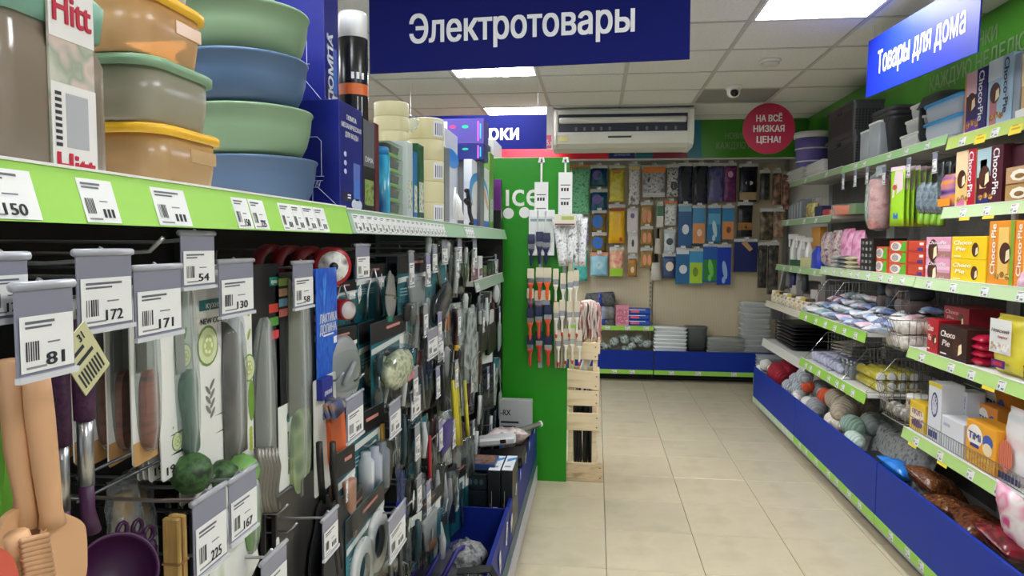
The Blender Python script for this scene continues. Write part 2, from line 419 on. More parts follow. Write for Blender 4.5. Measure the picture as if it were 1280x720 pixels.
# ---------------------------------------------------------------- hanging signs
mblue = mat((8, 18, 96), .55, spec=.12); mbr = mat((14, 44, 184), .5, spec=.3)
def sign_quad(name, label, mb_fn, p0, p1, zb0, zb1, h, matl, txt, tw, th, tz, tx):
    """thin board from p0 to p1 (left to right as seen), lower corners at zb0, zb1"""
    a, b = Vector(p0), Vector(p1); L = (b-a).length; ang = math.atan2(b.y-a.y, b.x-a.x); tilt = math.atan2(zb1-zb0, L)
    t = thing(name, label, 'sign', (a.x, a.y, zb0), rot=(0, -tilt, ang))
    pb = MB().m(matl).cbox(0, 0, 0, L, .006, h, .001)
    pb.m(mat((226,228,232), .5)).text(txt, tx*L, tz*h, th, -.0008, w=tw*L, bold=.036)
    part('panel', pb, t)
    for u in (.06, .94):
        part('hanger', MB().m(STEEL).tube([(u*L, .003, h-.004), (u*L, .003, HC-zb0-.004)], .0012, 6), t)
sign_quad('hanging_sign', 'big dark blue hanging sign with white word Электротовары', None, (-.857,2.627), (.313,2.545), 2.146, 2.150, .345, mblue, 'Электротовары', .70, .1035, .455, .487)
sign_quad('hanging_sign', 'bright blue hanging sign with slanted white words Товары для дома', None, (1.45,4.115), (1.45,2.967), 2.309, 2.254, .300, mbr, 'Товары для дома', .78, .115, .53, .52)
c0, c1 = at(520,186,Y=5.2), at(683,186,Y=5.2)
sign_quad('hanging_sign', 'far dark blue hanging sign left of air conditioner, ending in орки', None, (-1.45,5.2), (c1.x,5.2), c1.z, c1.z, .25, mat((8,16,84), .55, spec=.12), 'Для уборки', .70, .11, .50, .46)
# round price sign
c = at(961, 161, Y=6.0)
t = thing('round_sign', 'round crimson hanging sign reading НА ВСЁ НИЗКАЯ ЦЕНА', 'sign', c)
rb = MB().m(mat((176,14,62), .4)).lathe([(.205,-.003),(.205,.003)], 48, axis='y')
rb.m(mat((226,222,222), .5)).text('НА ВСЁ', .0, .085, .052, -.0045, w=.20, bold=.05).text('НИЗКАЯ', .0, .002, .052, -.0045, w=.24, bold=.05).text('ЦЕНА!', .0, -.085, .052, -.0045, w=.185, bold=.05)
part('panel', rb, t)
part('hanger', MB().m(STEEL).tube([(0,0,.2),(0,0,HC-c.z-.004)], .002), t)
# ---------------------------------------------------------------- air conditioner under the ceiling
a0, a1 = at(690,138,Y=6.2), at(868,138,Y=6.2); w = a1.x-a0.x; zt = 2.668; hh = .325
t = thing('air_conditioner', 'long white air conditioner hung under the ceiling with dark louvre slots', 'air conditioner', ((a0.x+a1.x)/2, 6.2, zt-hh))
W2 = w/2; mw = mat((214,214,206), .4)
prof = [(.0,.10),(.0,hh-.02),(.02,hh),(.70,hh),(.70,.12),(.45,0),(.12,0),(.035,.03)]
b = MB().m(mw).prism(prof, -W2+.04, W2-.04, 'yz'); part('body', b, t)
for s in (-1, 1):
    e = MB().m(mw, False).prism([(-.012,.09),(-.012,hh-.02),(.02,hh+.004),(.68,hh+.004),(.68,.10),(.44,-.004),(.11,-.004),(.025,.02)], min(s*(W2-.04), s*W2), max(s*(W2-.04), s*W2), 'yz')
    part('end_cover', e, t)
part('air_outlet', MB().m(mat((16,20,42), .4)).box(-W2+.055, -.006, .125, W2-.055, -.001, .275), t)
part('flap', MB().m(mat((205,205,198), .35), True).lathe([(.022,-W2+.065),(.026,-W2+.08),(.026,W2-.08),(.022,W2-.065)], 14, 0, 0, axis='x').xf(Matrix.Translation((0,-.01,.222))), t)
for k in range(10):
    x = (-W2+.2 + .072*k) if k < 5 else (.12+.08*(k-5))
    part('vane', MB().m(mat((96,100,112), .5)).box(x, -.010, .135, x+.02, -.004, .165), t)
part('handle', MB().m(mat((30,30,30), .5)).cbox(-.1, -.002, .075, .1, .008, .088).xf(Matrix.Translation((-.02,.0,0))), t)
part('sticker', MB().m(mat((214,205,130), .5)).box(-W2+.06, .004, .05, -W2+.14, .03, .085), t)
# pipe and poster strip beside the air conditioner
c = at(690, 165, Y=6.1)
solo('pipe_cover', MB().m(mat((232,226,226), .5)).cbox(-.05, 0, -.18, .012, .03, .19).m(mat((226,90,130), .5)).rect(-.045, -.17, -.005, -.06, -.0006).m(mat((235,232,230),.5)).text('5.x', -.02, -.12, .05, -.0012, w=.05),
     'white pipe casing with pink poster scrap at the left end of the air conditioner', 'pipe', (c.x, 6.1, 2.49))
# ================================================================ shelving
TAGM = {}
def tagmesh(w, h, price=None, seed=0):
    """paper price label, front -Y, origin bottom centre: heading lines, barcode, figures"""
    k = (round(w,4), round(h,4), price, seed)
    if k in TAGM: return TAGM[k]
    q = random.Random(seed); m = MB().m(PAPER).box(-w/2, 0, 0, w/2, .0006, h)
    m.m(mat((96,98,106), .6)); d = -.0004
    m.rect(-w*.42, h*.86, w*(.1+.2*q.random()), h*.91, d).rect(-w*.42, h*.78, w*(-.1+.2*q.random()), h*.82, d)
    m.m(mat((120,122,128), .6)).rect(-w*.02, h*.48, w*.22, h*.51, d)
    m.m(INK); x = -w*.42
    for i in range(6): ww = w*(.012+.02*q.random()); m.rect(x, h*.2, x+ww, h*.55, d); x += w*.042
    m.m(mat((130,132,138), .6)).rect(-w*.42, h*.06, -w*.05, h*.1, d)
    m.m(INK)
    if price: m.text(price, w*.12, h*.2, h*.24, d, w=w*.34, bold=.03)
    else:
        for i in range(3): m.rect(w*(.02+.12*i), h*.12, w*(.1+.12*i), h*.32, d)
    TAGM[k] = m.mesh('price_tag'); return TAGM[k]
def shelf(parent, y0, y1, xf, xb, z, side, strip_h=.045, tilt=.012, strip=LIME, tags=(), thick=.022, name='shelf', board=(214,214,210), tagw=(.05,.04)):
    """shelf board with front price strip; parent is a root at the world origin. side=+1: front faces +X, -1: faces -X. tags = Y positions"""
    a, b = min(xf, xb), max(xf, xb)
    s = part(name, MB().m(mat(board, .5)).box(a, y0+.004, z-thick, b, y1-.004, z), parent)
    o = xf + side*.002; l = o + side*tilt
    P = [(o, z+.003), (o+side*.004, z+.003), (l+side*.004, z-strip_h), (l, z-strip_h)]
    st = MB().m(strip); st.add([(x, y, zz) for y in (y0+.003, y1-.003) for x, zz in P], [(0,1,2,3),(7,6,5,4),(0,4,5,1),(1,5,6,2),(2,6,7,3),(3,7,4,0)])
    st.m(WHITE).box(min(o,o+side*.006), y0+.003, z+.003, max(o,o+side*.006), y1-.003, z+.006)
    part('price_strip', st, s)
    th = math.atan2(tilt, strip_h)
    for k, ty in enumerate(tags):
        w, h = tagw; pr = None
        if isinstance(ty, tuple): ty, w, pr = ty
        tm = tagmesh(w, min(h, strip_h-.006), pr, k % 5)
        part('price_tag', tm, s, (l+side*.0048, ty, z-strip_h+.002), (-th, 0, side*PI/2))
    return s
# ---------------------------------------------------------------- left gondola (front faces +X)
NAVY = mat((10, 34, 124), .5, spec=.25); PANELB = mottled([(24,24,26),(32,32,34)], 30, .6, 2)
LB = -.96
LM = [(.20, 1.545), (1.545, 2.94), (2.94, 4.335)]
LN = ['nearest shop rack on the left, holding the food boxes and bowls', 'middle shop rack on the left under the tape rolls and the Электротовары sign', 'farthest shop rack on the left, ending at the green panel with the brush strips']
rn = random.Random(3)
for k, (y0, y1) in enumerate(LM):
    t = thing('shelf_rack', LN[k], 'shelf rack', (0, 0, 0))
    part('back_panel', MB().m(PANELB).box(LB-.02, y0+.003, .02, LB, y1-.003, 1.62), t)
    for yy in (y0, y1-.03): part('upright', MB().m(mat((44,44,46), .5)).box(LB-.001, yy, 0, LB+.03, yy+.03, 1.66), t)
    # base tray, blue front board, grey strip
    part('base', MB().m(mat((150,150,140), .6)).box(LB, y0+.003, .11, -.375, y1-.003, .13), t)
    part('plinth', MB().m(mat((70,70,72), .6)).box(-.44, y0+.003, 0, -.42, y1-.003, .11), t)
    fb = part('front_board', MB().m(NAVY).cbox(-.372, y0+.002, .11, -.356, y1-.002, .385, .003), t)
    part('strip', MB().m(mat((196,196,206), .35)).box(-.356, y0+.003, .012, -.350, y1-.003, .118).m(mat((28,74,98),.4)).box(-.3565, y0+.003, .12, -.3535, y1-.003, .20), fb)
    if k == 0:
        edges = [(0, 30, 1), (98, 140, 0), (290, 312, 1), (312, 333, 1), (352, 366, 1), (366, 380, 1), (380, 393, 1), (393, 408, 1)]
        tags = []
        for q, (xa, xb_, b_) in enumerate([(-50,42,1),(97,142,0),(189,232,0),(290,310,1),(311,330,1),(348,363,1),(363,377,1),(377,392,1),(392,406,1)]):
            ya, yb = at(xa, 250, X=-.556).y, at(xb_, 250, X=-.556).y
            tags.append(((ya+yb)/2, (yb-ya)*.97, ['150', None, None, '150', '225', None, None, None, None][q]))
        shelf(t, y0, y1, -.568, LB, 1.588, 1, .056, .016, LIME, tags, tagw=(.05, .052), thick=.03)
    else:
        ys = []; y = y0+.05
        while y < (y0+1.0 if k == 1 else y0+.25): ys.append(y); y += .052
        if k == 1: ys = ys[:20]
        shelf(t, y0, y1, -.568, LB, 1.585, 1, .052, .016, mat((150,184,150), .4), ys, tagw=(.049, .046), thick=.03)
# small extra shelf near the far end
t3 = t
shelf(t3, 3.30, 4.32, -.58, LB, 1.325, 1, .05, .012, mat((150,172,152), .4), [3.34, 3.39], name='shelf')
# green end panel with lettering
part('side_panel', MB().m(mat((20,22,22), .5)).box(LB-.02, 4.338, .02, -.575, 4.352, 1.60).box(LB-.02, 4.338, .02, -.40, 4.352, .37), t3)
e = MB().m(mottled([(24,134,4),(30,144,6)], 2, .42, 2)).cbox(-1.3, 4.40, 0, -.172, 4.425, 2.04, .002)
e.m(WHITE).text('\u0131ce', -.458, 1.822, .160, 4.3993, w=.212, bold=.010).ell(-.548, 1.695, .034, .034, 4.3995, 24).ell(-.447, 1.70, .034, .034, 4.3995, 24)
solo('end_panel', e, 'bright green end panel with white lettering and two white dots', 'panel')
# ---------------------------------------------------------------- right gondola (front faces -X)
RB = 2.06; MET = mat((206,208,204), .4)
PANELR = mottled([(96,96,92),(110,110,106)], 24, .6, 2)
RM = [('A', 2.27, 3.735), ('B', 3.735, 5.24), ('C', 5.24, 6.58)]
RN = {'A': 'nearest shop rack on the right, holding the chocolate pie boxes', 'B': 'middle shop rack on the right, with wire baskets and yarn in its blue base', 'C': 'farthest shop rack on the right, with the purple buckets on top'}
def tagys(y0, y1, n, w): return [(y0+.07+(y1-y0-.14)*(k+.25+.5*rn.random())/n, w, None) for k in range(n)]
YT = mat((238, 214, 60), .45)
RT = {}
for nm, y0, y1 in RM:
    t = thing('shelf_rack', RN[nm], 'shelf rack', (0, 0, 0)); RT[nm] = t
    part('back_panel', MB().m(PANELR).box(RB, y0+.003, .02, RB+.02, y1-.003, 2.3), t)
    for yy in (y0, y1-.03): part('upright', MB().m(MET).box(RB-.03, yy, 0, RB+.001, yy+.03, 2.32), t)
    part('base', MB().m(mat((190,190,186), .6)).box(1.462, y0+.003, .125, RB, y1-.003, .14), t)
    part('plinth', MB().m(mat((58,52,44), .6)).box(1.58, y0+.003, 0, 1.60, y1-.003, .125), t)
    fb = part('front_board', MB().m(BLUE).cbox(1.436, y0+.003, .122, 1.452, y1-.003, .40, .003), t)
    sp = MB().m(LIMEPALE if nm == 'C' else LIME).box(1.432, y0+.003, .082, 1.438, y1-.003, .128)
    sp.m(mat((150,152,160), .5)).box(1.429, y0+.003, .074, 1.44, y1-.003, .082)
    part('price_strip', sp, fb)
    for ty, w, _ in tagys(y0, y1, 7, .05): part('price_tag', tagmesh(.05, .038, None, rn.randrange(5)), fb, (1.4310, ty, .086), (0, 0, RGT))
sh = lambda nm, y0, y1, xf, z, **k: shelf(RT[nm], y0, y1, xf, RB, z, -1, **k)
A0, A1, B0, B1, C0, C1 = 2.27, 3.735, 3.735, 5.24, 5.24, 6.58
sh('A', A0, A1, 1.715, 2.03, strip_h=.055, strip=mat((186,208,110), .45), tags=tagys(A0, A1, 5, .06))
sh('A', A0, A1, 1.705, 1.69, strip=LIMEPALE, strip_h=.05, tags=tagys(A0, A1, 6, .055))
sh('A', A0, A1, 1.592, 1.35, strip=LIMEPALE, strip_h=.05, tags=tagys(A0, A1, 6, .055))
sh('A', A0, A1, 1.572, 1.00, strip=mat((176,212,128),.45), strip_h=.05, tags=tagys(A0, A1, 6, .055))
sh('A', A0, A1, 1.562, .592, strip=mat((176,212,128),.45), strip_h=.05, tags=tagys(A0, A1, 6, .055))
sh('B', B0, B1, 1.715, 2.05, strip=mat((158,204,140), .45), tags=tagys(B0, B1, 5, .05))
sh('B', B0, B1, 1.592, 1.35, strip=LIMEPALE, strip_h=.048, tags=tagys(B0, B1, 9, .05))
sh('B', 3.99, B1, 1.462, 1.035, strip_h=.055, tags=tagys(3.99, B1, 6, .05))
sh('B', 3.99, B1, 1.472, .70, strip_h=.055, tags=tagys(3.99, B1, 7, .05))
sh('C', C0, C1, 1.715, 2.055, strip=mat((150,170,136), .45), tags=tagys(C0, C1, 2, .05))
sh('C', C0, C1, 1.655, 1.715, strip=mat((140,168,132), .45), tags=tagys(C0, C1, 3, .05))
sh('C', C0, C1, 1.615, 1.325, strip=mat((150,186,130), .45), tags=tagys(C0, C1, 4, .05))
sh('C', C0, C1, 1.535, 1.00, strip=mat((206,200,184), .5))
sh('C', C0, C1, 1.515, .655, strip=mat((206,206,202), .5), strip_h=.06)
# yellow offer tags on the nearest rack
for z, xf, ys in ((2.03, 1.715, (3.42, 3.15)), (1.69, 1.705, (3.5, 3.3)), (1.0, 1.572, (2.98,)), (.592, 1.562, (3.6, 3.3, 2.75))):
    for y in ys:
        part('offer_tag', MB().m(YT).box(-.045, 0, 0, .045, .0008, .06).m(mat((196,160,40),.5)).rect(-.03, .02, .03, .028, -.0004).rect(-.03, .036, .01, .042, -.0004), [c for c in RT['A'].children if c.name.startswith('shelf') and abs(max(v.co.z for v in c.data.vertices)-z) < .01][0], (xf-.0205, y, z-.064), (-.22, 0, RGT))
# ---------------------------------------------------------------- back gondola (faces the camera)
KB = 8.12
PANELK = mottled([(190,178,152), (224,210,180), (208,195,167)], 26, .6, 0, (1, .02, .02), 'wave', lo=.2, hi=.8)
KN = ['left shop rack on the back wall with grey floor cloths on its shelf', 'right shop rack on the back wall with the insoles and clear stacked boxes']
KM = [(-1.45, .632), (.638, 2.04)]
for k, (x0, x1) in enumerate(KM):
    t = thing('shelf_rack', KN[k], 'shelf rack', (0, 0, 0))
    n = int((x1-x0)/.0125)
    bp = MB().m(mat((204,190,162), .6)).box(x0+.002, KB, .05, x1-.002, KB+.02, 2.45)
    part('back_panel', bp, t)
    rib = MB().m(mat((222,208,178), .6))
    for i in range(n): rib.box(x0+.006+i*.0125, KB-.004, .3, x0+.013+i*.0125, KB+.002, 2.4)
    part('panel_ribs', rib, t, kind='stuff')
    part('top_rail', MB().m(mat((176,176,172), .6)).box(x0+.003, KB-.012, 2.39, x1-.003, KB+.01, 2.46), t)
    for xx in ((x1-.02,) if k == 0 else (x0-.012, x1-.03)):
        if k == 0:
            u = part('upright', MB().m(mat((188,176,148), .5)).box(xx-.014, KB-.03, 0, xx+.018, KB, 2.44), t)
            for z in range(40): 
                if .5 < .3+z*.05 < 2.4: part('slot', MB().m(BLACK).box(xx-.004, KB-.0312, .3+z*.05, xx+.006, KB-.029, .325+z*.05), u)
    part('base', MB().m(mat((190,190,186), .6)).box(x0+.003, 7.76, .13, x1-.003, KB, .15), t)
    part('plinth', MB().m(mat((24,22,20), .7)).box(x0+.003, 7.9, 0, x1-.003, 7.92, .13), t)
    fb = part('front_board', MB().m(mat((10,44,144), .5, spec=.25)).cbox(x0+.003, 7.745, .125, x1-.003, 7.76, .345, .003), t)
    part('price_strip', MB().m(LIME).box(x0+.003, 7.738, .085, x1-.003, 7.745, .132), fb)
    for u in ((.17, .42) if k == 0 else (.17, .43, .77)):
        part('price_tag', tagmesh(.055, .04, None, 1), fb, ((.08+(x1-.08)*u*1.4 if k == 0 else x0+u*1.1), 7.737, .088))
    if k == 0:
        s = part('shelf', MB().m(mat((214,214,210), .5)).box(x0+.004, 7.76, .58, x1-.004, KB, .605), t)
        part('price_strip', MB().m(LIME).box(x0+.004, 7.752, .562, x1-.004, 7.76, .612), s)
        for u in (.13, .35, .55): part('price_tag', tagmesh(.055, .04, None, 2), s, (u, 7.751, .566))
# ================================================================ goods on the right rack
def rspan(x0, x1, X, yp=300):
    a, b = at(x0, yp, X=X).y, at(x1, yp, X=X).y; return (a+b)/2, abs(a-b)
def rh(x, ytop, X, z): return at(x, ytop, X=X).z - z
CHO = mat((74,36,24), .35); CREAM = mat((246,228,186), .5); PIE = mottled([(58,28,20),(92,50,32)], 60, .35, 2)
def pie(mb, cx, cz, r, d):
    mb.m(CHO).ell(cx, cz, r, r*1.1, d, 18); mb.m(CREAM).flat([(cx+r*.1, cz-r*.9), (cx+r*.9, cz-r*.5), (cx+r*.75, cz+r*.45), (cx+r*.2, cz+r*.2)], d-.0004)
    mb.m(PIE).ell(cx-r*.25, cz-r*.1, r*.35, r*.6, d-.0006, 12, rot=.3)
def carton(w, d, h, c, art=None, rough=.35, b=.0015):
    m = MB().m(mat(c, rough) if isinstance(c, tuple) else c).cbox(-w/2, 0, 0, w/2, d, h, b)
    if art: art(m, w, h, -.0006)
    return m
def choco_v(tc, blobs, txt='Choco·Pie', side='r', tw=.24, pie_=True):
    def art(m, w, h, d):
        for c, x0, z0, x1, z1 in blobs: m.m(mat(c, .4)).rect(x0*w, z0*h, x1*w, z1*h, d)
        if pie_: pie(m, -.18*w if side == 'r' else .18*w, .5*h, .22*w, d-.0006)
        for k in range(3): m.m(mottled([(226,150,40),(120,60,30),(250,220,120)], 90, .5, 2)).ell((-.3+.2*k)*w*(1 if side=='r' else -1), (.14+.03*(k%2))*h, .09*w, .05*h, d-.001)
        m.m(mat(tc, .5)).text(txt, (.28 if side == 'r' else -.3)*w, .56*h, tw*w, d-.0014, w=.78*h, rot=-PI/2 if side == 'r' else PI/2, bold=.035)
    return art
def choco_h(tc, pc=(0,0,0), top=None):
    def art(m, w, h, d):
        if top: m.m(mat(top, .4)).rect(-.5*w, .0*h, .5*w, .18*h, d)
        pie(m, .2*w, .42*h, .20*min(w, h*1.4), d-.0006)
        m.m(mat(tc, .5)).text('Choco', -.16*w, .74*h, .19*h, d-.0014, w=.52*w, bold=.035, shear=.2).text('Pie', -.22*w, .46*h, .19*h, d-.0014, w=.28*w, bold=.035, shear=.2)
        m.m(mat(tc, .5)).rect(-.42*w, .1*h, -.2*w, .14*h, d-.001)
    return art
def rbox(name, label, x0, x1, ytop, X, z, dep, c, art, cat='box', group=None, lift=0, hmax=None):
    y, w = rspan(x0, x1, X); h = rh((x0+x1)/2, ytop, X, z+lift) if hmax is None else hmax
    return solo(name, carton(w-.003, dep, h, c, art), label, cat, (X, y, z+lift+.0005), RGT, group)
# top shelf
rbox('biscuit_box', 'navy chocolate pie box with pink corner, first food box beside the blue plastic tubs', 1198, 1225, 92, 1.73, 2.03, .15, (44,40,104), choco_v((240,240,245), [((214,150,110),-.5,.0,-.42,1),((236,190,200),-.42,.62,.05,1),((110,60,150),-.4,0,.2,.22)]))
rbox('biscuit_box', 'pale blue chocolate pie box with dark vertical lettering on the top right shelf', 1226, 1256, 76, 1.73, 2.03, .15, (168,200,222), choco_v((50,50,70), [((214,226,236),-.5,.7,.1,1),((190,120,130),-.4,.04,-.1,.5)], tw=.2))
rbox('biscuit_box', 'grey blue plain side carton between the pale blue and tan pie boxes', 1257, 1266, 72, 1.73, 2.03, .15, (146,160,176), None)
rbox('biscuit_box', 'tan box with big brown pie picture at the right picture edge, top shelf', 1267, 1300, 66, 1.73, 2.03, .15, (206,170,120), choco_v((250,245,235), [((236,210,160),-.5,.5,.5,1),((130,70,40),-.3,.2,.3,.8)], tw=.18, pie_=False))
y, w = rspan(1262, 1300, 1.722)
solo('paper_sheet', MB().m(WHITE).add([(-w/2,0,0),(w/2,0,0),(w/2,-.004,.05),(-w/2,-.004,.035),(-w/2,.0008,0),(w/2,.0008,0),(w/2,-.003,.05),(-w/2,-.003,.035)], [(0,1,2,3),(7,6,5,4),(0,4,5,1),(1,5,6,2),(2,6,7,3),(3,7,4,0)]),
     'white paper slip leaning on the tan pie box, top right shelf', 'paper', (1.722, y, 2.0305), RGT)
# second shelf
def bagmesh(w, h, d, m_, art=None, seed=0, wr=.12, taper=0):
    b = MB().m(m_, True).pillow(w, h, d, 0, d/2, 0, 10, seed, wr, taper=taper)
    return b
X2 = 1.722
y, w = rspan(1172, 1190, X2)
b = bagmesh(w, .17, .04, mottled([(70,50,90),(150,100,160),(230,150,50),(240,170,60)], 9, .25, 1, (.4,.4,2)), seed=4); b.m(mat((240,150,40),.4)).rect(-w*.42, .012, w*.42, .05, -.003)
solo('sweets_bag', b, 'small purple and orange sweets bag beside the cream pie box, second shelf', 'bag', (X2-.01, y, 1.691), RGT)
rbox('biscuit_box', 'cream and red pie box with white vertical lettering, second right shelf', 1191, 1216, 189, X2, 1.69, .15, (226,196,120), choco_v((245,240,240), [((190,20,50),.12,0,.5,1),((240,214,170),-.5,.55,.1,1),((206,110,160),-.4,.0,.0,.16)]))
rbox('biscuit_box', 'maroon pie box with pale blue half and white vertical lettering, second right shelf', 1217, 1249, 185, X2, 1.69, .15, (74,18,36), choco_v((245,240,240), [((170,200,206),-.5,.5,.06,1),((226,206,140),-.36,.3,-.1,.8),((30,40,110),-.46,.02,.02,.16)]))
rbox('biscuit_box', 'dark maroon pie box with faint brown lettering behind the two tan tins', 1250, 1296, 182, X2+.035, 1.69, .12, (66,18,34), choco_v((120,70,70), [], tw=.14, pie_=False))
def tin_art(m, w, h, d):
    m.m(mat((120,70,40),.4)).rect(-.5*w, 0, .5*w, .06*h, d); m.m(mat((236,230,214),.5)).ell(0, .5*h, .33*w, .34*h, d-.0006, 8)
    m.m(mottled([(70,90,30),(150,110,50),(90,50,30)], 80, .5, 2)).ell(0, .45*h, .17*w, .15*h, d-.001, 10)
for k, (yt, lb) in enumerate(((222, 'tan box with white oval label, lower of the two stacked'), (193, 'tan box with white oval label, upper of the two stacked'))):
    rbox('biscuit_box', lb, 1253, 1290, yt, X2-.012, 1.69, .045, (176,140,84) if k == 0 else (186,150,110), tin_art, lift=k*.073, hmax=.072, group='tan boxes with white ovals')
# middle shelf
X3 = 1.61
def pink_art(m, w, h, d):
    m.m(mat((236,200,214),.4)).rect(-.5*w,.45*h,.5*w,.62*h,d); m.m(mottled([(190,110,140),(150,120,80),(210,150,170)],50,.5,2)).rect(0,.05*h,.5*w,.32*h,d-.0004)
    pie(m, -.2*w, .36*h, .2*w, d-.0008); m.m(mat((250,244,246),.5)).text('ChocoPie', -.02*w, .74*h, .17*h, d-.0014, w=.72*w, bold=.03, shear=.2)
hp = .099
for k in range(2):
    for j, (xa, xb, c, art, nm) in enumerate(((1158, 1189, (226,160,186), pink_art, 'pink'), (1190, 1234, (244,208,26), choco_h((250,246,230), top=None), 'yellow'))):
        rbox('biscuit_box', '%s pie carton, %s of its stack of two beside the %s' % (nm, ('lower', 'upper')[k], ('red packets', 'orange box')[j]), xa, xb, 0, X3, 1.35, .13, c, art, lift=k*(hp+.001), hmax=hp, group='%s pie cartons stacked in two' % nm)
rbox('biscuit_box', 'orange chocolate pie box with vertical lettering and green edge, middle shelf', 1236, 1268, 276, X3, 1.35, .13, (236,150,40), choco_v((250,244,230), [((240,200,110),-.1,.1,.3,.9),((130,170,50),.36,0,.5,1)], side='l', tw=.2))
rbox('biscuit_box', 'second orange pie box cut by the right picture edge, middle shelf', 1269, 1300, 276, X3, 1.35, .13, (238,146,44), choco_v((250,244,230), [((250,214,140),-.1,.1,.5,.9)], side='l', tw=.2))
y, w = rspan(1264, 1296, X3-.03)
solo('sweets_bag', MB().m(mottled([(226,150,190),(246,214,226),(200,110,160)], 12, .3, 2), True).pillow(w, .075, .05, 0, .0, 0, 8, 3), 'pale pink bag lying in front of the orange pie boxes', 'bag', (X3-.002, y, 1.351), rot=(-.35, 0, RGT))
def roll_art(m, w, h, d):
    m.m(mat((236,236,230),.4)).ell(-.1*w,.5*h,.32*w,.4*h,d,14); m.m(mottled([(60,60,60),(200,190,180),(110,90,80)],70,.5,2)).ell(-.14*w,.5*h,.2*w,.3*h,d-.0005,12); m.m(mat((90,180,40),.4)).flat([(.1*w,.06*h),(.48*w,.06*h),(.48*w,.94*h),(.3*w,.94*h)],d-.0004)
def red_art(m, w, h, d):
    m.m(mat((170,40,30),.4)).rect(-.5*w,.1*h,.5*w,.2*h,d); m.m(mat((50,50,140),.4)).rect(.1*w,.15*h,.42*w,.4*h,d-.0004); m.m(mat((240,230,220),.4)).rect(.22*w,.62*h,.46*w,.84*h,d-.0004)
def blk_art(m, w, h, d):
    q = random.Random(5)
    for r in range(5):
        for c_ in range(3): m.m(WHITE).text('ПВЗ'[c_], (-.3+.3*c_)*w, (.1+.19*r)*h, .05*h+.006, d, w=.13*w)
for k in range(3):
    rbox('sponge_pack', 'green and white sponge pack, %s of the three in its stack' % ('lowest', 'middle', 'top')[k], 1112, 1134, 0, X3, 1.35, .12, (222,92,60), roll_art, 'pack', 'green white sponge packs', k*.061, .06)
    rbox('napkin_pack', 'brick red napkin pack, %s of the three beside the pink cartons' % ('lowest', 'middle', 'top')[k], 1136, 1156, 0, X3-.004, 1.35, .12, (204,70,46), red_art, 'pack', 'brick red napkin packs', k*.061, .06)
for k in range(2):
    rbox('sponge_pack', 'orange sponge pack, %s of the two beside the black carton' % ('lower', 'upper')[k], 1094, 1110, 0, X3+.02, 1.35, .1, (222,92,52), roll_art, 'pack', 'orange sponge packs', k*.075, .074)
rbox('battery_carton', 'tall black carton with rows of white letters, middle right shelf', 1076, 1092, 298, X3, 1.352, .1, (18,18,20), blk_art, 'box')
rbox('battery_carton', 'wide black carton with white emblem behind the orange sponge packs', 1093, 1112, 298, X3+.125, 1.352, .1, (20,20,22), lambda m,w,h,d: m.m(WHITE).ell(0,.8*h,.12*w,.08*h,d,10), 'box')
# third shelf: choco pie boxes, red foil, big yellow bag
X4 = 1.587
for k in range(2):
    rbox('biscuit_box', 'bright red pie carton, %s of the two stacked at the back of the third shelf' % ('lower', 'upper')[k], 1184, 1216, 0, 1.74, 1.0, .16, (150,22,34), choco_h((226,180,180)), lift=k*.106, hmax=.105, group='red cartons at the back of the third shelf')
rbox('biscuit_box', 'small red pie box beside the basket of cotton rolls', 1164, 1178, 400, X4, 1.0, .1, (178,20,36), choco_h((246,236,230)))
rbox('biscuit_box', 'dark brown pie box lying before the red cartons, third shelf', 1179, 1215, 410, X4-.004, 1.0, .11, (50,22,20), choco_h((246,236,230)))
for k in range(4):
    y, w = rspan(1215, 1234, 1.606)
    solo('foil_packet', MB().m(mat((176,20,56), .22), True).pillow(w*.98, .12, .035, 0, 0, -.06, 6, k, .3), 'shiny crimson wrapped bar, %s of the stack by the dark brown box' % ('lowest', 'second lowest', 'second highest', 'topmost')[k], 'sweets', (1.66, y, 1.018+k*.031), rot=(PI/2, 0, RGT), group='crimson wrapped bars')
y, w = rspan(1240, 1278, 1.59); h = rh(1258, 395, 1.59, 1.0)
b = MB().m(mottled([(226,206,40),(240,226,90),(214,190,30)], 7, .3, 2), True).pillow(w, h, .085, 0, .045, 0, 10, 5, .1)
b.m(mat((226,226,222),.35)).rect(-w*.36, h*.36, w*.36, h*.93, -.006).m(mat((90,60,70),.5)).text('Невский', 0, h*.74, h*.06, -.0075, w=w*.6, shear=.3).m(mat((170,40,50),.5)).text('пирог', w*.1, h*.64, h*.05, -.0075, w=w*.36, shear=.3)
b.m(mottled([(210,170,110),(240,240,236),(160,120,80)],30,.5,2)).rect(-w*.33,h*.4,w*.33,h*.54,-.0075).m(mat((70,34,120),.4)).rect(-w*.26,h*.12,w*.2,h*.25,-.0065).m(mat((190,40,70),.4)).rect(-w*.2,h*.15,w*.12,h*.22,-.0075)
solo('sweets_bag', b, 'tall yellow bag with a white label panel, right end of third shelf', 'bag', (1.59, y, 1.0005), RGT)
solo('sweets_bag', MB().m(mat((70,40,36), .3), True).pillow(.1, .07, .04, 0, .02, 0, 6, 9, .2), 'small dark brown bag beside the tall yellow bag', 'bag', (1.6, rspan(1279,1290,1.6)[0]-.04, 1.0005), RGT)
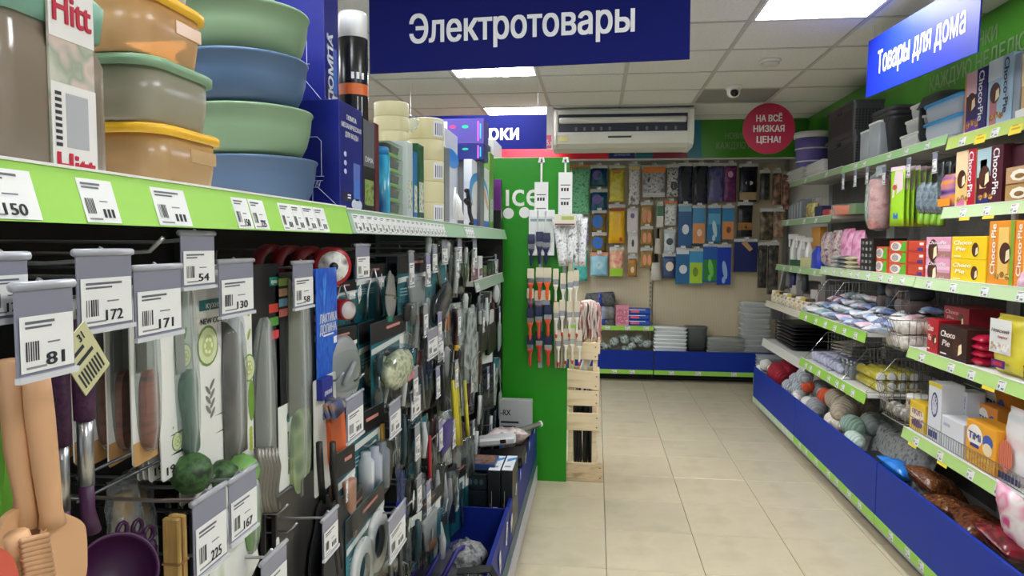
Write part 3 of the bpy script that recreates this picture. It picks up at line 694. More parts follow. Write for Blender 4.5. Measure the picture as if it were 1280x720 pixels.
# fourth shelf
X5 = 1.588
def pop_art(m, w, h, d):
    m.m(mottled([(240,200,40),(250,240,220),(120,60,130)],45,.5,2)).rect(-.42*w,.3*h,.42*w,.75*h,d); m.m(mat((90,40,120),.4)).ell(0,.25*h,.36*w,.14*h,d-.0005); m.m(mat((110,40,110),.4)).text('ПОП', 0,.66*h,.16*h,d-.001,w=.6*w)
rbox('snack_box', 'small yellow and purple popcorn box at the left end of the lowest shelf', 1146, 1166, 508, X5, .592, .07, (236,196,40), pop_art)
y, w = rspan(1140, 1160, 1.64)
t = thing('snack_cup', 'round paper cup with pale lid behind the yellow popcorn box', 'cup', (1.66, y-.02, .5925))
part('cup', MB().m(mottled([(160,120,90),(220,214,200),(90,60,50)],30,.4,2), True).lathe([(.045,0),(.06,.13)], 20), t); part('lid', MB().m(WHITE, True).lathe([(.063,.13),(.063,.142),(.058,.146)], 20), t)
def white_blue(m, w, h, d):
    m.m(mat((46,50,110),.4)).ell(0,.62*h,.26*w,.22*h,d); m.m(mottled([(30,36,90),(230,230,236),(110,120,170)],70,.5,2)).ell(0,.62*h,.2*w,.18*h,d-.0005); m.m(mat((50,40,120),.4)).rect(-.4*w,.04*h,.3*w,.16*h,d); m.m(mat((220,196,40),.4)).rect(-.5*w,.93*h,.5*w,h,d)
rbox('snack_box', 'tall white box with round blue picture and yellow top, lowest shelf', 1169, 1186, 482, X5, .592, .1, (222,224,230), white_blue)
rbox('snack_box', 'white box with blue lettering pattern behind the low white box', 1187, 1203, 490, X5+.10, .592, .08, (200,206,224), lambda m,w,h,d: m.m(mottled([(40,50,120),(220,224,236)],60,.4,2,hard=True,lo=.4,hi=.5)).rect(-.4*w,.1*h,.4*w,.92*h,d))
rbox('snack_box', 'second white box with blue pattern, nearer the orange box', 1204, 1218, 492, X5+.10, .592, .08, (210,216,226), lambda m,w,h,d: m.m(mottled([(60,70,140),(220,224,236)],60,.4,2,seed=2)).rect(-.4*w,.3*h,.4*w,.92*h,d))
rbox('snack_box', 'low plain white box before the blue patterned boxes, lowest shelf', 1187, 1216, 530, X5-.005, .592, .1, (218,220,226), lambda m,w,h,d: m.m(mat((170,176,190),.4)).rect(-.4*w,.7*h,-.1*w,.8*h,d))
def timi(m, w, h, d):
    m.m(mat((246,240,230),.4)).ell(-.2*w,.68*h,.27*w,.25*h,d,16); m.m(mat((44,44,130),.4)).text('TiMi', -.2*w,.67*h,.17*h,d-.0008,w=.42*w,bold=.05).rect(-.34*w,.42*h,-.04*w,.5*h,d-.0008)
    m.m(mat((60,90,180),.4)).ell(.24*w,.66*h,.17*w,.16*h,d,12).m(mat((240,220,180),.4)).ell(.24*w,.5*h,.16*w,.14*h,d-.0005,12)
    m.m(mottled([(200,120,30),(240,200,90)],60,.5,2)).rect(-.45*w,.06*h,.45*w,.3*h,d)
rbox('snack_box', 'orange box with white cloud and blue lettering in front, lowest shelf', 1219, 1258, 536, X5-.01, .592, .1, (240,166,38), timi)
for k, (xa, xb, yt, XX) in enumerate(((1232, 1258, 512, 1.745), (1240, 1270, 486, 1.82))):
    rbox('snack_box', ('orange white-clouded box standing just behind the front one', 'rearmost orange white-clouded box, highest of the three')[k], xa, xb, yt, XX, .592, .07, (226,140,40), timi)
y, w = rspan(1259, 1300, 1.59); h = rh(1270, 515, 1.59, .592)
b = MB().m(mottled([(236,214,216),(240,236,236),(120,180,190)], 6, .3, 1, (.3,.3,1.5)), True).pillow(w, h, .08, 0, .045, 0, 10, 6, .1)
b.m(mottled([(190,70,50),(236,190,150),(214,110,80)], 22, .4, 1, (1,1,1), 'wave')).ell(-w*.16, h*.36, w*.25, h*.22, -.006).m(mat((40,40,90),.4)).rect(-w*.4, h*.03, w*.3, h*.12, -.002)
solo('sweets_bag', b, 'white and teal bag with swirled meat picture, lowest shelf at picture edge', 'bag', (1.59, y, .5925), RGT)
# wire front guard of the lowest shelf
t = thing('wire_guard', 'low chrome wire guard along the front of the lowest food shelf', 'wire guard', (1.574, 2.30, .594))
for z in (.004, .062): part('rail', MB().m(CHROME).tube([(0, 0, z), (0, 1.40, z)], .0022, 6), t)
wm = MB().m(CHROME).tube([(0,0,.004),(0,0,.062)], .0014, 5).mesh('wire')
for k in range(64): part('wire', wm, t, (0, .01+k*.0218, 0))
# bin of the nearest rack: biscuit bags
def bin_bag(px, py, X, w, h, d, m_, label, rot, seed, cat='bag', nm='biscuit_bag', group=None, z=None):
    p = at(px, py, X=X); 
    return solo(nm, MB().m(m_, True).pillow(w, h, d, 0, 0, -h/2, 10, seed, .16), label, cat, (X, p.y, z if z else p.z), rot=rot, group=group)
BISC = mottled([(58,30,16),(112,66,36),(74,42,22),(156,106,66)], 55, .22, 3, bump=1)
bl = mottled([(22,90,190),(40,130,220),(14,50,120)], 9, .25, 2)
bin_bag(1170, 606, 1.60, .2, .24, .09, BISC, 'clear bag of brown biscuits nearest the shelf edge in the blue bin', (1.15, .25, RGT+.2), 1)
bin_bag(1205, 645, 1.625, .26, .3, .11, BISC, 'large clear bag of brown biscuits with a white printed band', (1.2, -.1, RGT), 2)
bb = COL.objects[-1]
for k in range(7):
    part('print_line', MB().m(mat((206,200,196),.3)).box(-.035+.012*k, -.060, .02, -.030+.012*k, -.058, .10), bb)
bin_bag(1240, 668, 1.615, .24, .28, .10, mottled([(60,28,18),(110,58,32),(36,20,14)], 30, .25, 2), 'bag of dark chocolate biscuits before the large clear bag', (1.25, .1, RGT-.2), 3)
bin_bag(1128, 588, 1.57, .18, .2, .07, bl, 'bright blue crumpled bag at the far end of the near bin', (1.2, .3, RGT+.4), 4)
bin_bag(1145, 596, 1.70, .2, .2, .06, bl, 'blue bag leaning behind the bright blue crumpled one', (.6, .1, RGT+.1), 5)
bin_bag(1268, 648, 1.54, .17, .24, .06, mottled([(240,226,230),(226,130,170),(246,240,240),(214,80,140)], 10, .3, 1), 'white and pink sweets bag standing in the near bin at the edge', (.25, .1, RGT), 6, nm='sweets_bag')
bin_bag(1280, 688, 1.60, .24, .28, .09, mottled([(120,20,34),(70,22,24),(170,40,50)], 14, .25, 2), 'dark red foil bag lying deep in the near bin', (1.25, .1, RGT), 7, nm='sweets_bag')
# ---------------------------------------------------------------- household goods, top shelf of the two far right racks (z 2.05)
PL = lambda c, r=.4: mat(c, r)
def tub(name, label, cat, loc, rz, w, d, h, lidc, bodym, lidh=.014, taper=.86, r=.03, group=None, lip=.006, rot=None, parts=('body', 'lid')):
    """lidded food container, rounded rectangle, narrower at the foot"""
    t = thing(name, label, cat, loc, rz, group, rot)
    W, D = w/2, d/2
    part(parts[0], MB().m(bodym, True).loft([(0, W*taper-.004, D*taper-.004, r*.8), (.006, W*taper, D*taper, r), (h*.45, W*(taper+1)/2*.985, D*(taper+1)/2*.985, r), (h-lidh, W-lip, D-lip, r)], seg=4), t)
    part(parts[1], MB().m(lidc, True).loft([(h-lidh*1.05, W, D, r), (h-lidh*.25, W, D, r), (h-lidh*.05, W-.003, D-.003, r), (h, W-.012, D-.012, r), (h-.002, W-.018, D-.018, r)], seg=4), t)
    return t
ZB = 2.05
# blue lidded tubs
frost = clear((226,236,246), .55, .3)
for k in range(2):
    y, w = rspan(1145, 1193, 1.715)
    tub('food_container', 'clear tub with bright blue lid, %s of the pair beside the navy pie box' % ('lower', 'upper')[k], 'container', (1.802, y, ZB+.001+k*.098), RGT, w, .17, .097, PL((58,160,222), .3), frost, lip=.012, group='blue lidded tubs')
# tall black tray behind
y = rspan(1140, 1146, 1.715)[0]
solo('black_tray', MB().m(BLACK, True).loft([(0,.12,.105,.045),(.006,.125,.11,.05),(.022,.125,.11,.05),(.022,.119,.104,.05),(.008,.117,.102,.05)], seg=4), 'black plastic tray standing on edge between white and blue tubs', 'tray', (1.85, y+.012, ZB+.112), rot=(-PI/2, 0, 0))
y2, _ = rspan(1160, 1180, 1.8)
solo('black_tray', MB().m(mat((70,72,74),.5), True).loft([(0,.13,.09,.05),(.02,.135,.095,.05),(.05,.15,.105,.05),(.054,.155,.11,.05)], seg=4), 'dark grey tray lying upside down on top of the blue tubs', 'tray', (1.83, y2, ZB+.252), rot=(PI, 0, RGT))
# white containers
for k in range(3):
    y, w = rspan(1117+k*3, 1141+k*2, 1.715)
    tub('food_container', 'white square tub, %s of three stacked by the black bins' % ('lowest', 'middle', 'top')[k], 'container', (1.785+.012*k, y, ZB+.001+k*.079), RGT, w, .13, .078, PL((226,228,224), .4), clear((236,238,236), .6, .3), lip=.005, r=.02, group='white square tubs')
    if k < 2: pass
# black bins nested
y, w = rspan(1080, 1106, 1.74); W = w/2
for k in range(3):
    g_ = mat((44+8*k,46+8*k,50+8*k), .35); z = .03*k
    pr = ([(0, W*.70, .07, .03), (.215, W*.93, .098, .04)] if k == 0 else [(.19, W*.9, .094, .04), (.215, W*.93, .097, .04)])
    solo('waste_bin', MB().m(g_, True).loft(pr+[(.217, W, .108, .04), (.24, W, .108, .04), (.24, W-.006, .102, .04), (.216, W-.012, .096, .04)], seg=5), 'black square bin, %s of three nested by the white tubs' % ('outermost', 'middle', 'innermost and highest')[k], 'bin', (1.86, y, ZB+.001+z), RGT, 'nested black bins')
# clear canisters
for k, (xa, xb, yt) in enumerate(((1080, 1093, 158), (1070, 1081, 168))):
    y, w = rspan(xa, xb, 1.725); h = rh(xa, yt, 1.725, ZB)
    t = thing('clear_canister', ('taller clear canister with a white cap beside the black bins', 'shorter clear canister next to the black crates')[k], 'canister', (1.762, y, ZB+.001), RGT)
    part('body', MB().m(clear((206,214,218), .5, .25), True).loft([(0,w/2-.006,.032,.015),(.004,w/2,.036,.015),(h-.014,w/2,.036,.015)], seg=3), t); part('cap', MB().m(PL((226,228,226)), True).loft([(h-.014,w/2+.002,.038,.015),(h-.002,w/2+.002,.038,.015),(h,w/2-.004,.033,.015)], seg=3), t)
# black crates with perforated sides: two, one on the other
def crate(label, loc, w, d, h, rz):
    t = thing('storage_crate', label, 'crate', loc, rz, 'dark grey perforated crates')
    mt = mat((66,66,70), .45); W, D = w/2, d/2
    b = MB().m(mt); 
    b.loft([(0,W*.94,D*.94,.02),(h,W,D,.02)], seg=2, cap=(1,0)).loft([(h-.02,W+.012,D+.012,.02),(h,W+.012,D+.012,.02),(h,W-.004,D-.004,.02),(.006,W*.92,D*.92,.02)], seg=2, cap=(0,1))
    part('body', b, t)
    hol = MB().m(BLACK); rr = MB().m(mat((92,92,96), .4))
    for i in range(int(w/.022)):
        x = -W*.86+i*.0215
        for j in range(int((h-.07)/.018)):
            zz = .025+j*.018; yy = -D*(.94+.06*zz/h)-.0015
            if abs(x) < W*.88 and not (abs(x) < .05 and zz > h-.08): hol.add([(x,yy,zz),(x+.013,yy,zz),(x+.013,yy,zz+.012),(x,yy,zz+.012)], [(0,1,2,3)])
    for i in range(int(d/.022)):
        x = -D*.86+i*.0215
        for j in range(int((h-.07)/.018)):
            zz = .025+j*.018; yy = W*(.94+.06*zz/h)+.0015
            for s in (-1, 1): hol.add([(s*yy,x,zz),(s*yy,x+.013,zz),(s*yy,x+.013,zz+.012),(s*yy,x,zz+.012)], [(0,1,2,3)])
    part('holes', hol, t, kind='stuff')
    part('handle_slot', MB().m(mat((20,20,22), .6)).cbox(-.045, -D*1.0-.006, h-.065, .045, -D*.99+.004, h-.035, .006), t)
    return t
y, w = rspan(1027, 1064, 1.745)
crate('dark grey perforated crate, lower of the two stacked by the clear canisters', (1.86, y, ZB+.006), w*.92, .22, .225, RGT)
crate('dark grey perforated crate, upper of the two stacked by the clear canisters', (1.86, y+.01, ZB+.234), w*.86, .22, .22, RGT)
y3 = rspan(1012, 1030, 1.95)[0]
crate('dark grey perforated basket leaning behind the purple bucket', (1.965, y3+.16, ZB+.006), .22, .10, .42, RGT)
# purple collapsible buckets
def bucket(label, loc, r, h):
    t = thing('collapsible_bucket', label, 'bucket', loc, 0, 'purple collapsible buckets')
    pu = PL((98,86,160), .45); wh = PL((214,212,214), .4)
    zs = [(0,.70),(h*.16,.74),(h*.2,.80),(h*.36,.84),(h*.40,.90),(h*.62,.93),(h*.66,.965),(h*.9,.985)]
    part('body', MB().m(pu, True).lathe([(r*a,z) for z,a in zs], 28), t)
    for z, a in ((h*.2,.815),(h*.40,.915),(h*.66,.98)): part('band', MB().m(wh, True).lathe([(r*a,z-.006),(r*(a+.012),z-.004),(r*(a+.012),z+.004),(r*a,z+.006)], 28, cap=(0,0)), t)
    part('rim', MB().m(wh, True).lathe([(r*.985,h*.88),(r*1.05,h*.89),(r*1.06,h),(r*.98,h),(r*.96,h*.9)], 28, cap=(0,1)), t)
y, w = rspan(990, 1030, 1.83)
bucket('purple bucket with white bands and rim beside the dark crates', (1.86, y+.02, ZB+.006), .148, .42)
# stacks of folded grey cloths/plates
q = random.Random(2)
for s, (xa, xb) in enumerate(((984, 1004), (1006, 1030))):
    y, w = rspan(xa, xb, 1.745)
    for k in range(6):
        hh = .018
        solo('folding_bowl', MB().m(PL((206,206,204) if s else (190,190,186)), True).loft([(0,w*.40,.045,.02),(.005,w*.46,.052,.02),(.013,w*.5,.055,.02),(.017,w*.5,.055,.02)], seg=4),
             'pale grey folding bowl, %s in the %s stack before the purple bucket' % (('lowest', 'second lowest', 'third lowest', 'third highest', 'second highest', 'topmost')[k], ('far', 'near')[s]), 'bowl', (1.775+.006*q.random(), y+.008*q.random(), ZB+.007+k*(hh+.0005)+(.0 if s else 0)), RGT+.1*(q.random()-.5), 'pale grey folding bowls')
# ---------------------------------------------------------------- hanging under the top shelf of the middle rack
def hook(x, y, z, L, face, label, tag=(.04, .075), price=None, seed=0, group=None, tag_in=(1, .6), drop=0, tint=(150,152,170), tagpos=(0, .12), rod=.0028):
    """wire peg hook: root at the rack end; runs L toward the aisle (local -Y), label holder hangs at the tip"""
    t = thing('peg_hook', label, 'hook', (x, y, z), face, group)
    part('rod', MB().m(STEEL).tube([(0, -.004, -.03), (0, -.008, 0), (0, -L*.85, 0), (0, -L+.012, .004), (0, -L, .018)], rod, 6), t)
    w, h = tag
    if w:
        hd = MB().m(clear(tint, .72, .25)).box(-w/2, -L-.004, .016-h, w/2, -L-.0025, .012)
        hd.m(clear((190,192,200), .6, .12), True).lathe([(.0042,-w/2-.002),(.0042,w/2+.002)], 8, 0, -L-.003, axis='x')
        n0 = len(hd.v)-16; hd.xf(Matrix.Translation((0,0,.013)), n0)
        hd.m(clear((230,232,236), .7, .15)).box(-w/2-.001, -L-.0075, .014-h, w/2+.001, -L-.002, .019-h)
        hp = part('tag_holder', hd, t)
        tw, th_ = w*tag_in[0]*.92, h*tag_in[1]
        part('price_tag', tagmesh(tw, th_, price, seed), hp, (w*tagpos[0], -L-.0056, .020-h+h*tagpos[1]*.2))
    return t
ZH = 1.965
for k, (px, py, w) in enumerate(((1170, 194, 9), (1137, 201, 8), (1106, 212, 7), (1085, 212, 7), (1070, 216, 7), (1055, 220, 6))):
    p = at(px, py, X=1.69)
    hook(2.02, p.y, p.z, 2.02-1.69, RGT, 'hook with small lilac price holder under the top right shelf, %s from the near end' % ORD[k].replace('nearest', 'first'), (.05, .105), seed=k, group='hooks under the top right shelf')
def flatpack(w, h, m_, d=.012, hdr=None, art=None, seed=0, hole=True):
    """hanging pouch: soft body under a header card"""
    b = MB().m(m_, True).pillow(w, h, d, 0, 0, -h, 6, seed, .2)
    if hdr: b.m(hdr).box(-w/2, -.0012, -.012, w/2, .0012, .022)
    if art: art(b, w, h, -d/2-.0015)
    return b
def hang_row(name, label, cat, n, x0, dx, y, z, rz, mk, group=None, jit=.05, lab_front=None, rng=random.Random(11)):
    """n packs one behind the other on a hook; the front one first"""
    for k in range(n):
        o = rng
        me = mk(k)
        lab = (lab_front if k == 0 and lab_front else label)
        c_, s_ = math.cos(rz), math.sin(rz); X = x0 - s_*dx*k; Yy = y + c_*dx*k
        solo(name, me, lab, cat, (X, Yy, z), rot=((o.random()-.3)*jit*1.2 , (o.random()-.5)*jit, rz+(o.random()-.5)*jit*3), group=(group if (lab_front is None or k > 0) else None))
# green sponge cloth packs
y = rspan(1102, 1136, 1.66)[0]; zt = at(1118, 214, X=1.66).z; zbm = at(1118, 283, X=1.66).z
def green_pack(k):
    def art(b, w, h, d):
        b.m(mat((226,206,206),.4)).flat([(-w*.3,-h*.5),(w*.46,-h*.34),(w*.46,-h*.02),(-w*.1,-h*.02)], d).m(mat((190,60,90),.4)).ell(-.1*w,-h*.3,.16*w,.05*h,d-.0006,10).m(mat((40,110,190),.4)).rect(-.16*w,-h*.86,.16*w,-h*.76,d)
    return flatpack(.125, zt-zbm, mat((150,206,44) if k else (160,214,40), .4), .014, mat((236,214,220),.5), art, k)
hang_row('cloth_pack', 'lime green cloth pack hanging behind the front one, right rack', 'pack', 6, 1.665, .03, y, zt, RGT+.15, green_pack, 'lime green cloth packs', lab_front='front lime green cloth pack with white and red label, right rack')
# blue grey bottle brush packs with green ends
for j in range(4):
    p = at(1144+j*8, 228, X=1.69+.012*j)
    t = thing('dish_brush', 'blue grey gel pack with lime foot, %s from the green cloth packs' % ORD[j].replace('nearest', 'first'), 'brush', (p.x+.04, p.y, p.z), RGT, 'blue grey gel packs with lime feet')
    part('pack', MB().m(mottled([(88,106,116),(136,152,160),(60,74,84)], 26, .2, 2), True).pillow(.052, .17, .05, 0, 0, -.17, 6, j, .25), t)
    part('foot', MB().m(mat((120,170,40), .45), True).lathe([(.016,-.225),(.02,-.215),(.018,-.165)], 10), t)
hang_row('dark_pouch', 'dark grey pouch hanging in a row behind the blue grey packs', 'pouch', 3, 1.72, .035, at(1176, 225, X=1.72).y, 1.93, RGT, lambda k: flatpack(.06, .19, mottled([(66,74,82),(110,118,124)], 20, .25, 2), .02, None, None, k), 'dark grey pouches')
# pink roll bundle
p = at(1087, 222, X=1.655)
t = thing('cleaning_roll', 'long pink patterned roll in clear wrap hanging under the shelf', 'roll', (1.72, p.y, 1.605), RGT)
part('roll', MB().m(mottled([(206,140,134),(224,172,162),(190,116,116)], 18, .5, 2), True).lathe([(.05,0),(.062,.01),(.062,.30),(.05,.305)], 20), t)
part('wrap', MB().m(WRAP, True).pillow(.14, .38, .13, 0, 0, -.01, 8, 3, .1), t); part('header', MB().m(mat((180,196,196), .4)).box(-.07, -.003, .33, .07, .003, .39), t)
y = rspan(1071, 1077, 1.70)[0]
solo('cleaning_roll', MB().m(mottled([(120,150,120),(196,206,196),(90,110,100)], 16, .3, 2), True).pillow(.07, .3, .06, 0, 0, 0, 8, 4, .15), 'narrow green and clear pack hanging left of the pink roll', 'roll', (1.76, y, 1.63), RGT)
# ---------------------------------------------------------------- far rack, second shelf (z 1.715): small goods
for k in range(5):
    p = at(982+k*4.2, 262, X=1.70); 
    solo('grey_carton', carton(.075, .1, .135+.008*k, (116,122,126), lambda m,w,h,d: m.m(mat((170,174,176),.4)).rect(-.4*w,.1*h,.1*w,.9*h,d)), 'slim grey carton, %s from the far end of the far right rack' % ORD[k].replace('nearest','first'), 'box', (1.69, 6.50-k*.084, 1.7155), RGT, 'slim grey cartons')
def small(px, xw, ytop, X, z, dep, c, label, art=None, name='small_pack', cat='pack'):
    return rbox(name, label, px, px+xw, ytop, X, z, dep, c, art, cat)
y, w = rspan(1003, 1016, 1.69)
solo('sweets_bag', MB().m(mottled([(214,206,130),(150,130,70),(232,226,180)], 14, .3, 2), True).pillow(w, .13, .06, 0, .03, 0, 8, 3, .15), 'yellow crumpled bag on the far right shelf under the buckets', 'bag', (1.69, y, 1.716), RGT)
small(1017, 9, 258, 1.70, 1.715, .08, (36,44,84), 'dark blue pack beside the yellow crumpled bag'); small(1027, 7, 262, 1.70, 1.715, .08, (176,56,70), 'red pack between the dark blue and tan packs')
small(1035, 9, 262, 1.71, 1.715, .07, (196,160,120), 'tan pack beside the orange cup pack'); small(1058, 10, 255, 1.71, 1.715, .08, (120,150,110), 'pale green pack at the near end of the far shelf')
y, w = rspan(1044, 1057, 1.69); h = rh(1050, 256, 1.69, 1.715)
t = thing('orange_cup', 'bright orange cup in a clear bag on the far right shelf', 'cup', (1.74, y, 1.716))
part('cup', MB().m(mat((240,110,30), .4), True).lathe([(w*.36,0),(w*.5,h*.85),(w*.45,h*.86)], 18), t); part('wrap', MB().m(WRAP, True).lathe([(w*.52,.002),(w*.55,h*.9),(w*.3,h*1.05)], 12, cap=(0,0)), t)
y = rspan(1010, 1036, 1.80)[0]
b = MB().m(STEEL)
for k in range(9): b.tube([(-.16+k*.04, -.08, .0), (-.16+k*.04, -.09, .10)], .0025, 4).tube([(-.16+k*.04,-.08,0),(-.16+k*.04,.08,0)], .0025, 4)
for z in (0,.035,.07,.10): b.tube([(-.16,-.08-.01*z/.1,z),(.16,-.08-.01*z/.1,z)], .0028, 4)
solo('wire_basket', b, 'grey wire dish basket standing behind the small packs, far right shelf', 'basket', (1.86, y, 1.79), RGT)
solo('basket_stand', carton(.36, .13, .06, (120,104,84)), 'brown carton under the grey wire dish basket', 'box', (1.80, y, 1.716), RGT)
# far rack, middle shelf (z 1.325): spray bottles and packs
def spray(label, px, X, z, c, h=.2):
    y, w = rspan(px, px+9, X)
    t = thing('spray_bottle', label, 'bottle', (X+.03, y, z+.001), RGT, 'white spray bottles')
    part('body', MB().m(mat(c, .35), True).loft([(0,.033,.028,.015),(.01,.036,.03,.015),(h*.55,.034,.028,.015),(h*.75,.016,.014,.01),(h*.8,.014,.013,.01)], seg=3), t)
    part('trigger', MB().m(mat((222,222,220), .4)).cbox(-.012,-.05,h*.84,.012,.03,h,.004).cbox(-.007,-.045,h*.6,.007,-.03,h*.86,.003).lathe([(.014,h*.78),(.014,h*.86)], 10), t)
for k in range(3): spray('white spray bottle, %s from the far end of the far rack' % ORD[k].replace('nearest','first'), 984+k*9, 1.66, 1.325, (226,226,224), .27-.015*k)
small(988, 12, 325, 1.625, 1.325, .05, (40,90,50), 'small dark green pack in front of the white spray bottles'); small(1001, 12, 322, 1.63, 1.325, .05, (206,206,150), 'pale yellow green box in front of the spray bottles')
y, w = rspan(1014, 1023, 1.64); h = rh(1018, 308, 1.64, 1.325)
solo('blue_bottle', MB().m(mat((46,70,190), .3), True).loft([(0,w*.45,.03,.02),(.01,w*.5,.034,.02),(h*.7,w*.42,.03,.02),(h*.9,w*.2,.014,.01),(h,w*.2,.014,.01)], seg=3), 'small royal blue bottle by the maroon netted packs', 'bottle', (1.67, y, 1.326), RGT)
small(1014, 11, 284, 1.75, 1.48, .05, (214,150,50), 'orange card pack hanging above the royal blue bottle')
def bagrow(label, xs, ytop, X, z, m_, dep, group, name='soft_bag', cat='bag'):
    for k, (xa, xb) in enumerate(xs):
        y, w = rspan(xa, xb, X); h = rh((xa+xb)/2, ytop[k], X, z)
        solo(name, MB().m(m_[k], True).pillow(w*.97, h, dep, 0, dep/2, 0, 8, k+int(xa), .2), label[k], cat, (X, y, z+.0015), RGT, group)
bagrow(['maroon bag with white net in the middle of the right racks', 'second maroon bag with white net, nearer the pink bag', 'glossy pink bag on the middle right shelf', 'second pink bag tucked beside the black carton'],
       [(1024,1034),(1035,1046),(1047,1062),(1062,1074)], [290,288,286,288], 1.66, 1.351, [mottled([(90,40,54),(206,190,190),(70,28,40)],22,.4,3)]*2+[mottled([(206,110,160),(236,176,206),(180,80,130)],10,.25,2)]*2, .07, None)
q = random.Random(8)
for k in range(9):
    p = at(1040+q.random()*28, 330, X=1.62); lvl = k//3
    solo('folded_cloth', MB().m(mottled([[(196,194,186),(150,150,146)],[(80,84,88),(130,134,138)],[(206,200,170),(180,172,140)]][k % 3], 14, .6, 2), True).pillow(.13, .085, .026, 0, 0, -.04, 6, k, .3),
         '%s folded cloth, %s of the middle pile beside the black carton' % (('pale grey', 'dark grey', 'cream')[k % 3], ('bottom layer', 'centre layer', 'top layer')[lvl]), 'cloth', (1.665, B1-.10-(k % 3)*.135-.05, 1.366+lvl*.027), rot=(PI/2, 0, RGT+q.random()*.2), group='folded cloths')
# far rack, fourth (z 1.0) and fifth (z .655)
for k in range(9):
    c = [(196,180,150),(206,190,120),(150,130,110),(120,100,90),(214,206,190)][k % 5]
    y = 6.46-k*.125
    solo('jar', MB().m(mottled([c, (226,216,190), tuple(int(v*.6) for v in c)], 30, .3, 2), True).lathe([(.036,0),(.04,.006),(.04,.075),(.034,.085)], 14).m(mat([(230,226,210),(200,170,60),(60,50,46)][k % 3], .4), True).lathe([(.036,.085),(.036,.10),(.03,.103)], 14),
         'small cosmetic jar, %s from the far end of the cream shelf edge' % ORD[k].replace('nearest','first'), 'jar', (1.585, y, 1.001), 0, 'small cosmetic jars')
for k in range(6):
    y = 6.40-k*.19
    solo('carton', carton(.16, .14, .11+.05*(k % 3), [(150,146,140),(206,200,196),(120,116,118)][k % 3]), '%s carton, %s from the far end behind the cosmetic jars' % (('grey', 'white', 'dark grey')[k % 3], ORD[k].replace('nearest','first')), 'box', (1.66, y, 1.001), RGT, 'cartons behind the cosmetic jars')
for k in range(4):
    t = thing('umbrella', 'grey rolled umbrella hanging at the far rack, %s from the end' % ORD[k].replace('nearest','first'), 'umbrella', (1.68, 6.42-k*.16, 1.285), 0, 'grey rolled umbrellas')
    part('canopy', MB().m(mat([(120,120,124),(40,48,110),(150,150,150),(70,70,76)][k], .5), True).lathe([(.012,-.16),(.03,-.14),(.024,-.02),(.006,0)], 10), t); part('strap', MB().m(BLACK).tube([(0,0,0),(0,0,.025)], .003, 5), t)
for k in range(7):
    solo('folded_bag', MB().m(mat((24+4*(k % 3),24+4*(k % 3),28+4*(k % 3)), .35), True).pillow(.62, .34, .03, 0, 0, -.17, 8, k, .3), 'black folded bag, %s of the pile on the pale lowest far shelf' % ('lowest', 'second lowest', 'third lowest', 'middle', 'third highest', 'second highest', 'topmost')[k], 'bag', (1.74, 6.12+.02*(k % 2), .675+k*.029), rot=(PI/2, 0, RGT+.03*(k % 3-1)), group='black folded bags')
t = None
b = MB().m(clear((210,216,220), .5, .2))
for k in range(7): b.loft([(k*.03,.1,.12,.02),(k*.03+.024,.11,.13,.02)], seg=2)
solo('clear_tray_stack', b, 'column of clear ribbed trays standing past the far end of the right rack', 'tray', (1.62, 6.76, .26), 0)
solo('tray_stand', carton(.24, .26, .25, (150,150,146)), 'grey carton under the clear ribbed trays', 'box', (1.62, 6.63, 0), 0)
# ---------------------------------------------------------------- middle rack: socks and puffs (z 1.035), rolls (z .70)
def puffpack(m1, w=.075, h=.03, l=.10): return MB().m(m1, True).pillow(w, l, h, 0, 0, -l/2, 6, rnd.randrange(99), .2)
PK = [mat((226,228,230),.35), mottled([(70,110,190),(190,206,226)],18,.35,2), mottled([(190,200,206),(236,238,240)],20,.35,2), mottled([(120,150,200),(230,232,236)],14,.3,2), mat((206,214,226),.35), mottled([(90,110,170),(150,160,190)],16,.4,2), mottled([(226,170,190),(240,236,236)],10,.35,2), mottled([(96,150,160),(200,214,214)],14,.3,2)]
PN = ['white', 'blue and white', 'pale grey', 'light blue', 'bluish white', 'denim blue', 'pink and white', 'teal and white']
pm = [puffpack(m) for m in PK]; pmm = [m.mesh('sock_pack') for m in pm]
q = random.Random(21); cnt = 0; seen = {}
where = ['at the far wire divider', 'left of the middle wire divider', 'past the middle wire divider', 'in the centre of the basket', 'beside the near wire basket']
depthn = ['front row', 'second row', 'third row', 'back row']
for r in range(4):
    for i in range(15):
        y = 5.20-.05-i*.094+q.uniform(-.015,.015); x = 1.50+r*.085+q.uniform(-.01,.01); z = 1.055+r*.034+q.uniform(0,.012)
        if y < 3.92: continue
        j = q.randrange(8)
        solo('sock_pack', pmm[j], '%s rolled sock pack, %s, %s' % (PN[j], depthn[r], where[min(4, i*5//14)]), 'socks', (x, y, z), rot=(PI/2+q.uniform(-.25,.25), q.uniform(-.3,.3), RGT+q.uniform(-.5,.5)), group='sock packs on the middle right shelf')
for r in range(3):
    for i in range(4):
        y = 4.42-i*.13; z = 1.10+r*.075; x = 1.90-.02*r
        solo('towel_roll', MB().m(mat([(118,108,104),(96,84,80),(60,62,68)][(i+r) % 3], .8), True).lathe([(.03,0),(.04,.01),(.04,.12),(.03,.13)], 14, axis='y').m(mat((206,200,196),.7)).lathe([(.022,-.0005),(.022,.001)], 12, axis='y'), '%s rolled towel, %s layer, at the back above the sock packs' % (['taupe','brown','charcoal'][(i+r) % 3], ('lowest','middle','top')[r]), 'towel', (1.80+.0*r, y, z+.0), RGT, 'rolled towels at the back')
